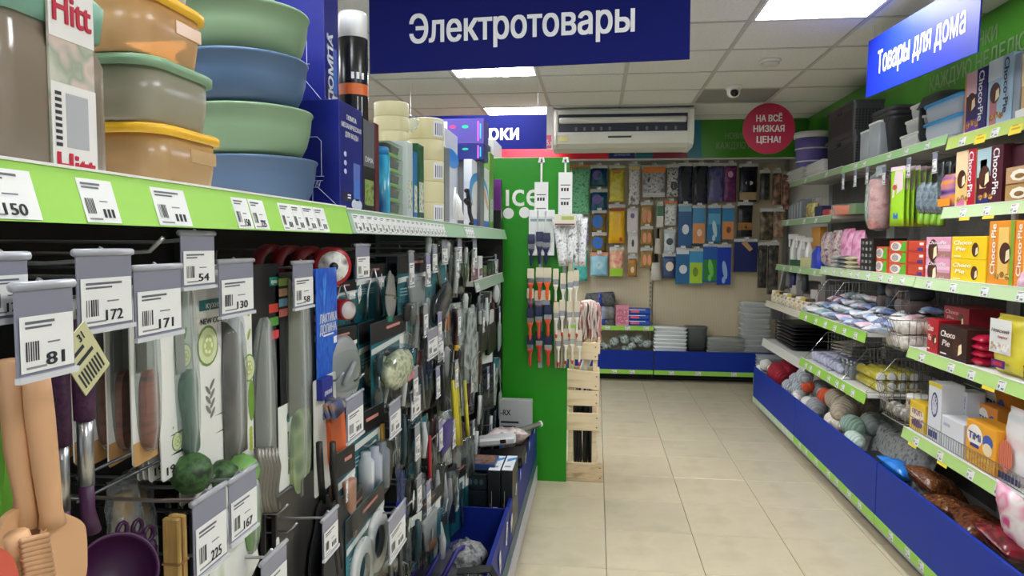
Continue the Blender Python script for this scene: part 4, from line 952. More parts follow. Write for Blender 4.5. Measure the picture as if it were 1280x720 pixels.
# wire dividers and wire baskets
def wire_divider(label, y, x0, x1, z0, h, slope=.15, dn=.022):
    t = thing('wire_divider', label, 'wire divider', (0, y, 0))
    part('frame', MB().m(CHROME).tube([(x0, 0, z0), (x0+slope, 0, z0+h), (x1, 0, z0+h), (x1, 0, z0)], .0035, 6, closed=True), t)
    n = int((x1-x0-slope)/dn); wm = MB().m(CHROME).tube([(0,0,0),(0,0,h)], .0016, 5).mesh('wire')
    for k in range(n): part('wire', wm, t, (x0+slope+dn*(k+.5), 0, z0))
    for z in (.33, .66): part('cross_wire', MB().m(CHROME).tube([(x0+slope*z, 0, z0+h*z), (x1, 0, z0+h*z)], .0016, 5), t)
for lb, y, z0, h in (('wire divider at the far end of the sock shelf', 5.19, 1.037, .225), ('wire divider a little nearer on the sock shelf', 4.86, 1.037, .225), ('wire divider before the cotton basket on the sock shelf', 4.01, 1.037, .225),
                     ('wire divider at the far end of the roll shelf', 5.17, .702, .19), ('wire divider between lilac rolls and bottles on the roll shelf', 4.70, .702, .19), ('wire divider before the yellow tubes on the roll shelf', 4.40, .702, .19), ('wire divider at the near end of the roll shelf', 4.02, .702, .19)):
    wire_divider(lb, y, 1.470, 1.98, z0, h)
def wire_basket(label, x0, x1, y0, y1, z0, z1, fs=.05, step=.034):
    """open wire tray with sloped front at x0 (aisle side)"""
    t = thing('wire_basket', label, 'basket', (0, 0, 0)); m_ = CHROME
    for z, xx in ((z0, x0+fs), (z1, x0), ((z0+z1)/2, x0+fs/2)):
        part('rim', MB().m(m_).tube([(xx,y0,z),(xx,y1,z),(x1,y1,z),(x1,y0,z)], .0032, 6, closed=True), t)
    wf = MB().m(m_).tube([(x1,0,z0),(x0+fs,0,z0),(x0,0,z1)], .0018, 5).mesh('wire'); n = int((y1-y0)/step)
    for k in range(1, n): part('wire', wf, t, (0, y0+(y1-y0)*k/n, 0))
    ws = MB().m(m_).tube([(0,0,z0),(0,0,z1)], .0018, 5).mesh('wire'); n2 = int((x1-x0)/step)
    for s in (y0, y1):
        for k in range(2, n2): part('wire', ws, t, (x0+(x1-x0)*k/n2, s, 0))
    return t
wire_basket('wire basket of cotton rolls hanging at the near end of the sock shelf', 1.50, 1.95, 3.745, 3.985, .975, 1.13)
wire_basket('empty looking wire basket at the near end of the roll shelf', 1.50, 1.95, 3.745, 3.985, .60, .78)
for i in range(3):
    for j in range(3):
        for k in range(2):
            solo('cotton_roll', MB().m(mottled([(206,198,190),(226,222,214),(180,164,154)] if not (k == 1 and i) else [(186,130,110),(226,206,196)], 24, .8, 2), True).lathe([(.026,-.045),(.037,-.038),(.037,.038),(.026,.045)], 12, axis='y'),
                 '%s cotton roll in the near wire basket, %s layer, %s row' % ('white' if not (k == 1 and i) else 'tan striped', ('bottom','top')[k], ('front','middle','back')[i]), 'cotton roll', (1.595+i*.085, 3.79+j*.078, 1.015+k*.077), RGT, 'cotton rolls in the near wire basket')
# roll shelf z .70
lil = mottled([(150,150,196),(206,208,226),(120,122,170)], 12, .4, 2)
for i in range(9):
    y = 5.10-i*.045; r_ = i % 3
    solo('lilac_roll', MB().m(lil, True).lathe([(.02,-.09),(.031,-.085),(.031,.085),(.02,.09)], 12, axis='y').m(mat((226,228,236),.5)).lathe([(.022,-.0915),(.022,-.0905)], 12, axis='y'), 'lilac and white rolled pack, %s from the far divider on the roll shelf' % ORD[i].replace('nearest','first'), 'roll', (1.60, 5.12-i*.064, .734 if i % 2 == 0 else .737), RGT+.1, 'lilac rolled packs')
for i in range(6):
    solo('folded_film', MB().m(mottled([(150,146,138),(190,186,176),(120,116,108)], 8, .4, 2), True).pillow(.26, .26, .022, 0, 0, -.13, 7, i, .3), 'grey beige folded film pack, %s of the pile behind the lilac rolls' % ('lowest','second lowest','third lowest','third highest','second highest','topmost')[i], 'pack', (1.80, 5.05+.01*(i % 2), .718+i*.0225), rot=(PI/2, 0, RGT+.05*i), group='folded film packs')
for i in range(7):
    t = thing('clear_bottle', 'small clear bottle with silver cap, %s from the lilac rolls' % ORD[i].replace('nearest','first'), 'bottle', (1.545+.035*(i % 2), 4.66-i*.036, .702), 0, 'small clear bottles')
    part('body', MB().m(clear((190,196,196), .45, .15), True).lathe([(.015,0),(.017,.004),(.017,.06),(.008,.075)], 10), t); part('cap', MB().m(STEEL, True).lathe([(.01,.075),(.01,.09)], 10), t)
yel = mottled([(206,190,40),(176,166,50),(226,214,110)], 9, .3, 2, (1,1,1))
for i in range(8):
    r_, c_ = i // 4, i % 4
    t = thing('yellow_tube', 'yellow wrapped roll with white end, %s layer, %s from the aisle' % (('lower','upper')[r_], ORD[c_].replace('nearest','first')), 'roll', (1.56+c_*.058, 4.20, .730+r_*.056), 0, 'yellow wrapped rolls')
    part('tube', MB().m(yel, True).lathe([(.027,-.145),(.027,.145)], 14, axis='y'), t); part('end', MB().m(WHITE, True).lathe([(.018,.145),(.025,.146),(.025,.15),(.018,.152)], 14, axis='y'), t); part('end', MB().m(WHITE, True).lathe([(.018,-.152),(.025,-.15),(.025,-.146),(.018,-.145)], 14, axis='y'), t)
for i in range(8):
    solo('grey_puff', MB().m(mottled([(176,170,160),(120,116,110),(206,202,196)], 30, .7, 2), True).blob(.04,.04,.036, 0,0,.036, noise=.1, seed=i), 'grey net puff in the near wire basket of the roll shelf, %s' % ['front left','front centre','front right','middle left','middle centre','middle right','back left','back centre'][i], 'puff', (1.60+(i//3)*.085, 3.955-(i % 3)*.08, .604), 0, 'grey net puffs')
# ---------------------------------------------------------------- yarn and packs in the blue base
def yarn(label, px, py, X, r, cols, z=None, rot=None, asp=1.25, nm='yarn_ball', cat='yarn'):
    X = max(X, 1.458+r*1.08); p = at(px, py, X=X); m_ = mottled([tuple(int(a_*.4+b_*.6) for a_, b_ in zip(cols[0], cols[1])), cols[1]], 15, .9, 2, (1.0,.6,5), 'wave', bump=1, lo=.1, hi=.6)
    b = MB().m(m_, True).blob(r*asp, r, r, 0, 0, 0, 16, 10, .05, int(px))
    solo(nm, b, label, cat, (X, p.y, z or p.z), rot=rot or (0, .2, RGT+rnd.uniform(-.6,.6)), group=None)
    
WH = [(206,204,200),(236,234,230)]; GR = [(120,122,128),(168,170,176)]; BE = [(136,124,108),(176,164,146)]; CR = [(206,198,180),(236,230,214)]; OR = [(190,62,34),(224,96,60)]; RE = [(120,14,34),(160,30,52)]; GN = [(90,124,112),(150,176,162)]; PI_ = [(206,140,134),(232,186,178)]
yarn('white yarn ball beside the deep red one, far end of the base', 958, 456, 1.56, .055, WH)
yarn('small cream yarn ball at the far corner of the base', 966, 462, 1.52, .05, CR)
yarn('white yarn ball behind the cream one at the far corner', 950, 462, 1.52, .045, WH)
yarn('big deep red yarn hank at the far end of the base', 975, 468, 1.54, .10, RE, asp=1.5)
yarn('second deep red yarn hank behind the front one', 990, 460, 1.66, .10, RE, asp=1.3)
for k, (px, py) in enumerate(((988, 484), (997, 476), (1006, 470), (1000, 488))):
    yarn('mottled blue grey yarn ball, %s from the red hank' % ORD[k].replace('nearest','first'), px, py, 1.52+.03*(k % 2), .062, [(80,92,108),(186,192,200)])
yarn('round orange red yarn ball among the grey yarns', 1010, 483, 1.54, .048, OR, asp=1)
yarn('bright white yarn skein before the orange ball', 998, 497, 1.50, .055, WH, asp=1.5); yarn('second bright white yarn skein, nearer the grey ball', 1010, 504, 1.51, .05, WH, asp=1.3)
yarn('large pale grey yarn ball at the edge of the base', 1021, 510, 1.505, .075, GR); yarn('grey yarn ball behind the orange one', 1025, 487, 1.63, .07, GR)
yarn('orange red yarn ball tied behind the beige skein', 1034, 496, 1.60, .06, OR); yarn('beige yarn skein with an orange tie', 1046, 500, 1.56, .07, BE, asp=1.4)
yarn('long beige yarn skein above the cream ball', 1056, 512, 1.545, .08, BE, asp=1.5); yarn('brown beige yarn skein at the back of the base', 1072, 508, 1.66, .085, BE, asp=1.4)
yarn('cream yarn ball before the beige skein', 1040, 525, 1.505, .05, CR); yarn('second cream yarn ball, nearer the green skein', 1052, 529, 1.515, .055, CR)
yarn('sage green yarn skein near the middle of the base', 1066, 532, 1.53, .062, GN, asp=1.35); yarn('salmon pink yarn skein at the board edge', 1046, 537, 1.485, .035, PI_, asp=1.5)
yarn('grey green yarn skein at the back', 1090, 530, 1.64, .07, [(100,110,108),(140,148,144)]); yarn('pale mint yarn skein at the board edge', 1068, 550, 1.49, .05, [(170,196,180),(206,224,212)], asp=1.5)
netm = mottled([(104,106,108),(146,148,148),(76,78,80)], 26, .22, 2)
def packb(label, xa, xb, yt, X, d, m_, hh, z=.16):
    y, w = rspan(xa, xb, X)
    return solo('soft_pack', MB().m(m_, True).pillow(w, hh, d, 0, d/2, 0, 10, int(xa), .06), label, 'pack', (X, y, z), rot=(-.28, 0, RGT))
packb('large dark grey clear wrapped pack with round pattern in the base', 1078, 1150, 548, 1.53, .09, netm, .33, .19)
packb('clear wrapped grey pack behind the large patterned one', 1080, 1140, 530, 1.66, .08, mottled([(110,116,114),(150,156,152)], 9, .2, 2), .36, .15)
for k in range(5):
    y, w = rspan(1110, 1170, 1.58)
    solo('black_folder', MB().m(mat((30,30,34), .3)).cbox(-.16, -.1, 0, .16, .1, .012), 'thin black flat pack, %s of the pile by the bin seam' % ('lowest','second lowest','middle','second highest','topmost')[k], 'pack', (1.60, 3.90+.01*k, .30+k*.0125), RGT+.06*k, 'thin black flat packs')
solo('pack_stand', carton(.3, .2, .155, (44,46,52)), 'dark carton under the thin black flat packs', 'box', (1.50, 3.90, .143), RGT)
# ================================================================ back wall goods (facing the camera), peg plane Y about 8.0
YB = 7.99
def bspan(x0, x1, yt, yb, Y):
    a, b = at(x0, yt, Y=Y), at(x1, yb, Y=Y); return (a.x+b.x)/2, abs(b.x-a.x), a.z, a.z-b.z
tagb = tagmesh(.05, .04, None, 3)
HOOKM = MB().m(STEEL).tube([(0,.14,0),(0,-.02,0),(0,-.024,.008)], .003, 5).mesh('peg_hook')
def hooklabel(l):
    w = l.replace(' of the two','').replace(' of the three','').replace(', ',' ').split()
    return ' '.join(['hook', 'of', 'the']+w[:13])
def peg(label, x0, x1, yt, yb, m_, art=None, d=.03, name='wall_pack', cat='pack', group=None, Y=None, hdr=None, tag=True, soft=True):
    Y = Y or YB; cx, w, zt, h = bspan(x0, x1, yt, yb, Y)
    t = thing(name, label, cat, (cx, Y, zt), 0, group)
    if soft: b = MB().m(m_, True).pillow(w, h-.02, d, 0, 0, -h, 7, int(x0*7+yt), .16)
    else: b = MB().m(m_).cbox(-w/2, -d/2, -h, w/2, d/2, -.02, .002)
    if art: art(b, w, h, -d/2-.002)
    part('pack', b, t)
    part('header', MB().m(hdr or mat((206,206,206), .45)).box(-w/2, -.0015, -.03, w/2, .0015, .012), t)
    solo('peg_hook', HOOKM, hooklabel(label), 'hook', (cx, Y-.005, zt+.004), 0)
    if tag: part('price_tag', tagb, t, (0, -.034, -.005))
    return t
def A_blob(c, fx=0, fz=.5, rx=.3, rz=.2):
    def f(b, w, h, d): b.m(mat(c, .35)).ell(fx*w, -h*(1-fz), rx*w, rz*h, d-.001, 12)
    return f
def A_band(*bands):
    def f(b, w, h, d):
        for c, z0, z1 in bands: b.m(mat(c, .35) if isinstance(c, tuple) else c).rect(-.46*w, -h*(1-z0), .46*w, -h*(1-z1), d)
    return f
def A_multi(*fs):
    def f(b, w, h, d):
        for i, g_ in enumerate(fs): g_(b, w, h, d-.0008*i)
    return f
foot = lambda c: (lambda b, w, h, d: b.m(mat(c, .4)).ell(.05*w, -h*.62, .17*w, .24*h, d-.0012, 14, rot=.15).ell(-.02*w, -h*.88, .13*w, .09*h, d-.0012, 12))
film = lambda cs, s=9, k=0: mottled(cs, s, .22, 2, seed=k)
minty = mottled([(96,190,140),(150,226,182),(70,150,110)], 40, .8, 3, bump=1)
peg('fluffy mint green cloth at the left end of the back wall', 715, 737, 207, 268, minty, None, .07, 'fluffy_cloth', 'cloth', hdr=mat((206,130,60),.5))
peg('teal gloves in clear bag under the white and blue pack', 716, 734, 310, 351, film([(70,176,170),(110,206,196)]), A_blob((40,60,60), -.3, .35, .1, .05), .03, 'glove_pack', 'gloves')
peg('white and violet pack under the fluffy mint cloth', 717, 736, 272, 306, film([(206,206,220),(120,116,180),(226,226,232)], 14), None, .03)
for k, (yt, yb) in enumerate(((208, 233), (238, 263))):
    peg('teal box shaped pack with violet label, %s of the two' % ('upper','lower')[k], 738, 759, yt, yb, film([(16,90,120),(10,60,90)], 8, k), A_blob((96,80,160), -.1, .55, .28, .25), .05, group='teal packs with violet labels')
for k, (yt, yb) in enumerate(((264, 290), (292, 315))):
    peg('brown pack with round blue label, %s of the two' % ('upper','lower')[k], 740, 758, yt, yb, film([(130,104,50),(90,70,30)], 10, k), A_blob((30,110,200), -.1, .5, .36, .33), .04, group='brown packs with blue labels')
peg('pale blue sponge pack with salmon header, bottom of second column', 738, 760, 317, 345, film([(130,190,214),(170,216,230)], 12), A_blob((190,220,236), 0, .5, .2, .2), .04, hdr=mat((226,150,120), .5))
peg('bright yellow cloth pack, top of the third column', 762, 780, 208, 252, film([(206,190,40),(226,214,90),(180,160,30)], 10), A_blob((190,120,60), .0, .85, .3, .06), .04)
peg('golden yellow cloth pack with red mark, third column', 761, 781, 257, 304, film([(236,170,20),(226,190,30)], 6), A_multi(A_band(((150,30,50), .86, .92)), A_blob((180,60,30), .25, .1, .1, .06)), .04)
peg('pink and lime net pack, bottom of the third column', 762, 779, 310, 346, film([(226,120,130),(236,180,140),(240,226,200)], 16), A_band(((150,200,40), .02, .3)), .04)
peg('tall silver pack, top of the fourth column', 786, 800, 206, 256, film([(170,172,172),(226,226,226),(120,122,124)], 22), A_band(((214,180,110), .88, .95)), .03)
peg('white slim box with lilac dot, fourth column', 784, 797, 262, 290, mat((214,208,208), .4), A_blob((120,90,150), 0, .72, .2, .12), .03, soft=False)
peg('white slim box with dark picture, fourth column', 785, 797, 292, 316, mat((206,202,198), .4), A_blob((70,66,70), 0, .5, .14, .2), .03, soft=False)
peg('small amber pack, bottom of the fourth column', 785, 796, 321, 346, film([(190,140,70),(160,110,50)]), A_blob((226,206,170), 0, .35, .2, .16), .03)
peg('wide grey photo pack with orange top, top row', 803, 832, 208, 247, film([(120,122,130),(190,190,194),(60,62,70)], 24), A_band(((226,130,50), .8, .97), ((200,200,200), .02, .15)), .03)
for k, (yt, yb) in enumerate(((254, 282), (284, 306), (311, 334))):
    peg('small pack of two pink orange sponges, %s of the three' % ('upper','middle','lower')[k], 801, 816, yt, yb, film([(150,120,60),(176,140,80)], 6, k), lambda b,w,h,d: b.m(mat((226,150,110),.6)).ell(-.18*w,-h*.6,.16*w,.3*h,d-.001,10).ell(.2*w,-h*.6,.16*w,.3*h,d-.001,10), .03, group='pink orange sponge packs')
peg('black and white picture pack beside the grey photo pack', 834, 848, 207, 246, film([(50,50,54),(206,206,206),(110,108,104)], 26), A_blob((30,30,32), .1, .35, .3, .14), .03)
peg('silver wool pack with orange header', 831, 846, 252, 282, film([(176,180,178),(226,228,226),(130,134,134)], 30), None, .04, hdr=mat((230,130,40),.5))
peg('green and white thin pack left of the silver wool', 821, 829, 256, 284, mat((214,214,206), .5), A_band(((30,110,70), .5, .95)), .02, soft=False)
for k, (xa, xb, yt, yb) in enumerate(((818, 827, 298, 317), (813, 827, 328, 350))):
    cx, w, zt, h = bspan(xa, xb, yt, yb, YB)
    t = thing('shoe_brush', ('small white conical brush hanging in the middle', 'wider white conical brush hanging lowest')[k], 'brush', (cx, YB, zt))
    part('head', MB().m(mat((206,200,192),.7), True).lathe([(w*.5,-h),(w*.36,0)], 14), t); part('handle', MB().m(BLACK, True).lathe([(w*.3,0),(w*.16,.01),(w*.16,.11)], 10), t)
peg('white blister of dark hooks in the middle column', 830, 844, 288, 316, film([(190,206,214),(226,230,232)], 20), A_blob((60,70,80), 0, .5, .3, .16), .03)
peg('dark blue pack with white picture under the blister', 828, 844, 318, 348, film([(40,60,100),(70,90,130)], 8), A_blob((226,210,190), .05, .5, .3, .2), .03)
for k in range(2):
    xa = (848, 867)[k]
    peg('black insole pack in glossy film, %s of the two' % ('left','right')[k], xa, xa+17, 205, 255, film([(20,24,40),(60,66,84),(28,32,50)], 10, k), lambda b,w,h,d: b.m(mat((30,30,36),.5)).ell(0,-h*.5,.3*w,.4*h,d-.001,16), .03, group='black insole packs')
peg('violet blue insole pack, top row', 886, 904, 205, 252, film([(60,70,130),(110,110,160),(80,80,120)], 10), A_blob((100,96,150), .05, .35, .26, .28), .03)
peg('magenta purple pack, top row', 905, 920, 205, 252, film([(130,60,120),(100,44,96),(160,96,150)], 9), A_blob((226,170,200), 0, .72, .2, .09), .03)
peg('black sock pack with small picture, right of the purple pack', 924, 946, 206, 252, film([(18,20,30),(40,42,54)], 8), A_multi(A_blob((226,226,226), .05, .5, .2, .06), A_band(((180,160,120), .04, .25))), .04)
cards = [(848,864,256,309,(14,86,140),'dark teal', 0),(866,881,258,305,(60,140,190),'blue and tan', 1),(885,900,258,303,(40,120,180),'blue', 2),(903,917,258,300,(50,130,180),'blue and orange', 1)]
for xa, xb, yt, yb, c, nm, kd in cards:
    A = {0: A_multi(A_band(((120,170,200), .84, .97)), A_blob((214,222,226), .05, .42, .26, .12)), 1: A_multi(A_band(((214,140,80), .02, .55)), A_blob((120,70,40) if nm == 'blue and orange' else (236,206,190), .05, .3, .2, .1)), 2: A_multi(A_band(((90,170,210), .5, .8)), foot((190,220,226)))}[kd]
    peg('%s insole card, second row, over the %s' % (nm, {'dark teal': 'teal card with white ball', 'blue and tan': 'lime and blue card', 'blue': 'green foot card', 'blue and orange': 'royal blue foot card'}[nm]), xa, xb, yt, yb, mat(c, .3), A, .02, 'insole_card', 'insoles', soft=False)
peg('teal insole card with white ball, bottom row', 845, 861, 311, 355, mat((20,100,150), .3), A_multi(A_band(((206,214,220), .85, .98)), A_blob((220,226,230), .05, .42, .3, .13)), .02, 'insole_card', 'insoles', soft=False)
peg('lime and blue insole card, bottom row', 862, 878, 312, 355, mat((60,150,200), .3), A_multi(A_band(((170,206,40), .02, .62)), A_blob((110,140,40), -.05, .35, .2, .14)), .02, 'insole_card', 'insoles', soft=False)
peg('green foot card on blue, bottom row', 879, 896, 306, 353, mat((24,90,170), .3), A_multi(A_band(((40,130,50), .05, .6)), foot((120,200,90))), .02, 'insole_card', 'insoles', soft=False)
peg('royal blue card with white foot, bottom row', 897, 913, 307, 356, mat((20,56,176), .3), A_multi(foot((150,190,230))), .02, 'insole_card', 'insoles', soft=False)
peg('black gloves in a bag over the navy folder', 922, 940, 254, 296, film([(24,26,30),(54,54,58)]), A_band(((160,110,50), .2, .42)), .04, 'glove_pack', 'gloves')
peg('navy folder with tan label at the right of the foot cards', 918, 946, 300, 340, mat((14,30,96), .4), lambda b,w,h,d: b.m(mat((196,150,100),.5)).flat([(-.2*w,-h*.1),(.0,-h*.02),(.3*w,-h*.28),(.16*w,-h*.36)], d-.001), .015, 'folder', 'folder', soft=False)
mixed = [(950,962,214,250,(60,60,58),'dark grey wrapped'),(950,966,262,300,(96,84,66),'brown wrapped'),(966,976,214,256,(120,90,76),'copper brown'),(948,958,304,360,(60,56,54),'charcoal tall'),(968,980,262,296,(130,104,84),'tan wrapped'),(978,986,216,262,(136,96,84),'rust brown'),(960,972,304,368,(70,64,58),'dark brown tall')]
for k, (xa, xb, yt, yb, c, nm) in enumerate(mixed):
    peg('%s hanging bag in the dark corner past the right rack' % nm, xa, xb, yt, yb, film([tuple(int(v*.6) for v in c), c, tuple(min(255, int(v*1.5)) for v in c)], 14, k), None, .05, 'corner_bag', 'bag', Y=7.85, tag=k % 2 == 0)
cx, w, zt, h = bspan(968, 978, 335, 400, 7.4)
t = thing('dust_scoop', 'grey long handled scoop leaning at the far end of the right rack', 'scoop', (1.70, 6.90, 0))
part('handle', MB().m(mat((150,150,150),.4)).tube([(0,0,.95),(.06,.04,1.25)], .011, 8), t); part('pan', MB().m(mat((96,98,102),.45)).loft([(.80,.05,.015,.01),(.95,.06,.03,.01)], seg=2), t); part('foot', MB().m(mat((70,70,74),.5)).tube([(0,0,.81),(0,0,0)], .009, 6), t)
# shelf goods on the left back rack (z .605)
q = random.Random(4)
gm = mottled([(70,72,76),(104,106,110),(56,58,62)], 26, .9, 3); gl = mottled([(110,110,112),(146,146,148)], 26, .9, 3)
for k, (yt, yb, xa, xb, m_, nm) in enumerate(((398, 405, 740, 769, gm, 'flat dark grey'), (380, 396, 739, 769, gl, 'light grey'), (363, 379, 732, 770, gm, 'dark grey'))):
    cx, w, zt, h = bspan(xa, xb, yt, yb, 7.80); 
    t = thing('floor_cloth', '%s floor cloth with blue band, %s of the pile' % (nm, ('lowest','middle','top')[k]), 'cloth', (cx, 7.93, (.606, .672, .815)[k]), rot=(0, (0, 0, -.08)[k], 0))
    hh = (.062, .14, .14)[k]
    part('cloth', MB().m(m_, True).loft([(0,w*.47,.11,.04),(hh*.3,w*.5,.125,.05),(hh*.7,w*.5,.125,.05),(hh,w*.46,.10,.04)], seg=4), t)
    part('band', MB().m(mat((30,60,160),.4) if k != 1 else mat((140,150,180),.4)).loft([(-.0,.04,.115,.04),(hh*.3,.042,.129,.05),(hh*.7,.042,.129,.05),(hh+.002,.04,.104,.04)], seg=4), t)
cx, w, zt, h = bspan(770, 786, 378, 404, 7.82)
solo('cloth_box', carton(w, .1, h, (214,140,160), lambda m,w,h,d: m.m(mottled([(236,190,200),(190,90,120),(226,150,170)],30,.5,2)).rect(-.42*w,.08*h,.42*w,.8*h,d)), 'pink patterned box on the back shelf beside the grey cloths', 'box', (cx, 7.82, .6055), 0)
for k in range(3):
    cx, w, zt, h = bspan(788, 813, 0, 400, 7.84)
    solo('napkin_pack', MB().m(mat((30,80,180),.35)).cbox(-w/2,0,0,w/2,.14,.062,.012).m(mat((226,90,110),.4)).rect(-.3*w,.018,.05*w,.04,-.0008).m(WHITE).rect(-.4*w,.046,.3*w,.054,-.0008), 'blue napkin pack with pink mark, %s of the three on the back shelf' % ('lowest','middle','topmost')[k], 'pack', (cx, 7.83, .6055+k*.0635), 0, 'blue napkin packs')
# net bundles in the left back base
for k, (px, py, r) in enumerate(((768, 428, .085), (780, 424, .09), (788, 432, .08), (796, 425, .085), (806, 430, .08), (784, 437, .06), (752, 432, .05), (760, 434, .05))):
    p = at(px, py, Y=7.85)
    m_ = mottled([(100,116,112),(196,206,200),(70,80,80)], 30, .5, 2, bump=.5)
    solo('net_bundle', MB().m(m_, True).lathe([(r*.35,-r),(r*.62,-r*.6),(r*.5,-r*.1),(r*.66,r*.4),(r*.42,r*.9)], 12, axis='y'), 'grey green net bundle, %s from the crate' % ORD[[0,0,0,0,0,0,0,0][k]].replace('nearest', ['fourth','fifth','sixth','seventh','last','lowest','first','second'][k]), 'net', (p.x, 7.88, p.z), rot=(.3*(k % 3-1), .4*(k % 2), .3*k), group='grey green net bundles')
cx, w, zt, h = bspan(745, 757, 415, 436, 7.9)
# clear boxes in the right back base
pb = clear((206,214,220), .55, .25)
for k in range(7):
    cx, w, zt, h = bspan(818, 858, 408, 437, 7.82)
    b = MB().m(mat((236,240,244), .35), True).loft([(0,w/2-.012,.10,.02),(.03,w/2,.11,.02),(.034,w/2+.006,.116,.02),(.042,w/2+.006,.116,.02)], seg=3)
    solo('clear_box', b, 'whitish stacking tray, %s of the stack by the grey basin' % ('lowest','second lowest','third lowest','middle','third highest','second highest','topmost')[k], 'tray', (cx, 7.90, .30+k*.0425), 0, 'whitish stacking trays')
solo('tray_stand', carton(.32, .2, .14, (60,66,84)), 'dark carton under the whitish stacking trays', 'box', (cx, 7.80, .152), 0)
cx, w, zt, h = bspan(857, 882, 405, 438, 7.85)
solo('grey_basin', MB().m(mat((86,92,92),.45), True).loft([(0,w*.40,.1,.05),(.24,w*.52,.115,.06),(.255,w*.56,.12,.06)], seg=5), 'grey green basin standing beside the whitish trays', 'basin', (cx+.01, 7.92, .345), 0)
solo('basin_stand', carton(.24, .2, .185, (50,56,70)), 'dark carton under the grey green basin', 'box', (cx+.01, 7.81, .152), 0)
for k in range(4):
    cx, w, zt, h = bspan(884, 930, 420, 437, 7.85)
    solo('low_box', MB().m(clear((226,230,226), .45, .2), True).loft([(0,w/2-.006,.11,.02),(.04,w/2,.12,.02),(.045,w/2+.006,.125,.02)], seg=3), 'low clear box, %s of the stack right of the grey basin' % ('lowest','second lowest','second highest','topmost')[k], 'box', (cx, 7.91, .30+k*.047), 0, 'low clear boxes')
solo('lid_stand', carton(.42, .2, .14, (120,118,110)), 'grey carton under the low clear boxes', 'box', (cx, 7.81, .152), 0)
for k in range(10):
    cx, w, zt, h = bspan(928, 962, 375, 437, 7.85)
    solo('clear_box', MB().m(clear((240,244,248), .6, .2), True).loft([(0,w/2-.01,.10,.02),(.046,w/2,.11,.02),(.05,w/2+.006,.116,.02),(.056,w/2+.006,.116,.02)], seg=3), 'clear ribbed tray, %s in the tall stack near the right corner' % ORD[k].replace('nearest','lowest'), 'tray', (cx, 7.93, .30+k*.058), 0, 'clear trays near the right corner')
solo('tray_stand', carton(.3, .2, .14, (110,114,120)), 'grey carton under the tall clear tray stack', 'box', (cx, 7.83, .152), 0)
# ================================================================ wooden crate rack by the green panel
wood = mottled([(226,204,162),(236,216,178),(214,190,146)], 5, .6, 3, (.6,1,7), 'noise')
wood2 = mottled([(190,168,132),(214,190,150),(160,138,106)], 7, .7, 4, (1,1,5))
t = thing('wooden_rack', 'pale wooden slatted rack with umbrellas beside the green panel', 'rack', (0, 0, 0))
def plank(x0, x1, yt, yb, Y, tilt=0, m_=wood, d=.018):
    a, b = at(x0, yt, Y=Y), at(x1, yb, Y=Y); w, h = b.x-a.x, a.z-b.z
    o = part('plank', MB().m(m_).cbox(-w/2, 0, -h/2, w/2, d, h/2, .0015), t, ((a.x+b.x)/2, Y, (a.z+b.z)/2), (0, tilt, 0))
    return o, w, h
nail = mat((60,52,44), .5)
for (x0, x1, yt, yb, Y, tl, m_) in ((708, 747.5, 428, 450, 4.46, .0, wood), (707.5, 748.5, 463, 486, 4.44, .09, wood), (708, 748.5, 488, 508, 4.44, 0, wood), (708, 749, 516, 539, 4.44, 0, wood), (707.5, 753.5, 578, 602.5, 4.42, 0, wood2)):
    o, w, h = plank(x0, x1, yt, yb, Y, tl, m_)
    for s in (-.3, .25): part('nail', MB().m(nail, True).lathe([(.004,-.001),(.004,.001)], 8, axis='y'), o, (w*.42, -.001, s*h))
a, b = at(741, 448, Y=4.47), at(749, 578, Y=4.47)
part('post', MB().m(wood).cbox(a.x, 0, .01, a.x+.03, .03, a.z+.08, .002), t, (0, 4.475, 0)); part('post', MB().m(wood).cbox(-.165, 0, .01, -.135, .03, a.z+.08, .002), t, (0, 4.475, 0))
for yy in (4.78,):
    for x in (-.165, a.x): part('post', MB().m(wood).cbox(x, 0, .01, x+.03, .03, a.z+.06, .002), t, (0, yy, 0))
for z in (.05, .35, .62, .86): 
    part('plank', MB().m(wood).cbox(a.x+.03, 4.475, z-.05, a.x+.045, 4.81, z+.05, .0015), t)
    part('plank', MB().m(wood).cbox(-.165, 4.812, z-.05, a.x+.03, 4.828, z+.05, .0015), t)
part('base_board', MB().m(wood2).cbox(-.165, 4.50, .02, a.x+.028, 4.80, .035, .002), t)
q = random.Random(3)
for k in range(8):
    x = -.12+.018*k; y = 4.56+.025*(k % 3)
    um = thing('umbrella', 'closed dark umbrella standing in the wooden rack, %s from the left' % ORD[k].replace('nearest','first'), 'umbrella', (x, y, .036), rot=(q.uniform(-.02,.02), q.uniform(-.06,.06), 0), group='umbrellas in the wooden rack')
    part('canopy', MB().m([BLACK, mat((40,42,52),.5), mat((66,70,80),.45), mat((26,34,30),.5)][k % 4], True).lathe([(.006,.0),(.012,.08),(.022,.40),(.017,.48),(.006,.5)], 10), um)
    part('handle', MB().m([mat((176,176,180),.4), mat((30,30,30),.4), mat((40,80,60),.4)][k % 3], True).tube([(0,0,.5),(0,0,.60)], .007, 8), um)
    part('tip', MB().m(mat((190,192,196),.35), True).lathe([(.007,-.001),(.008,.05)], 8), um)
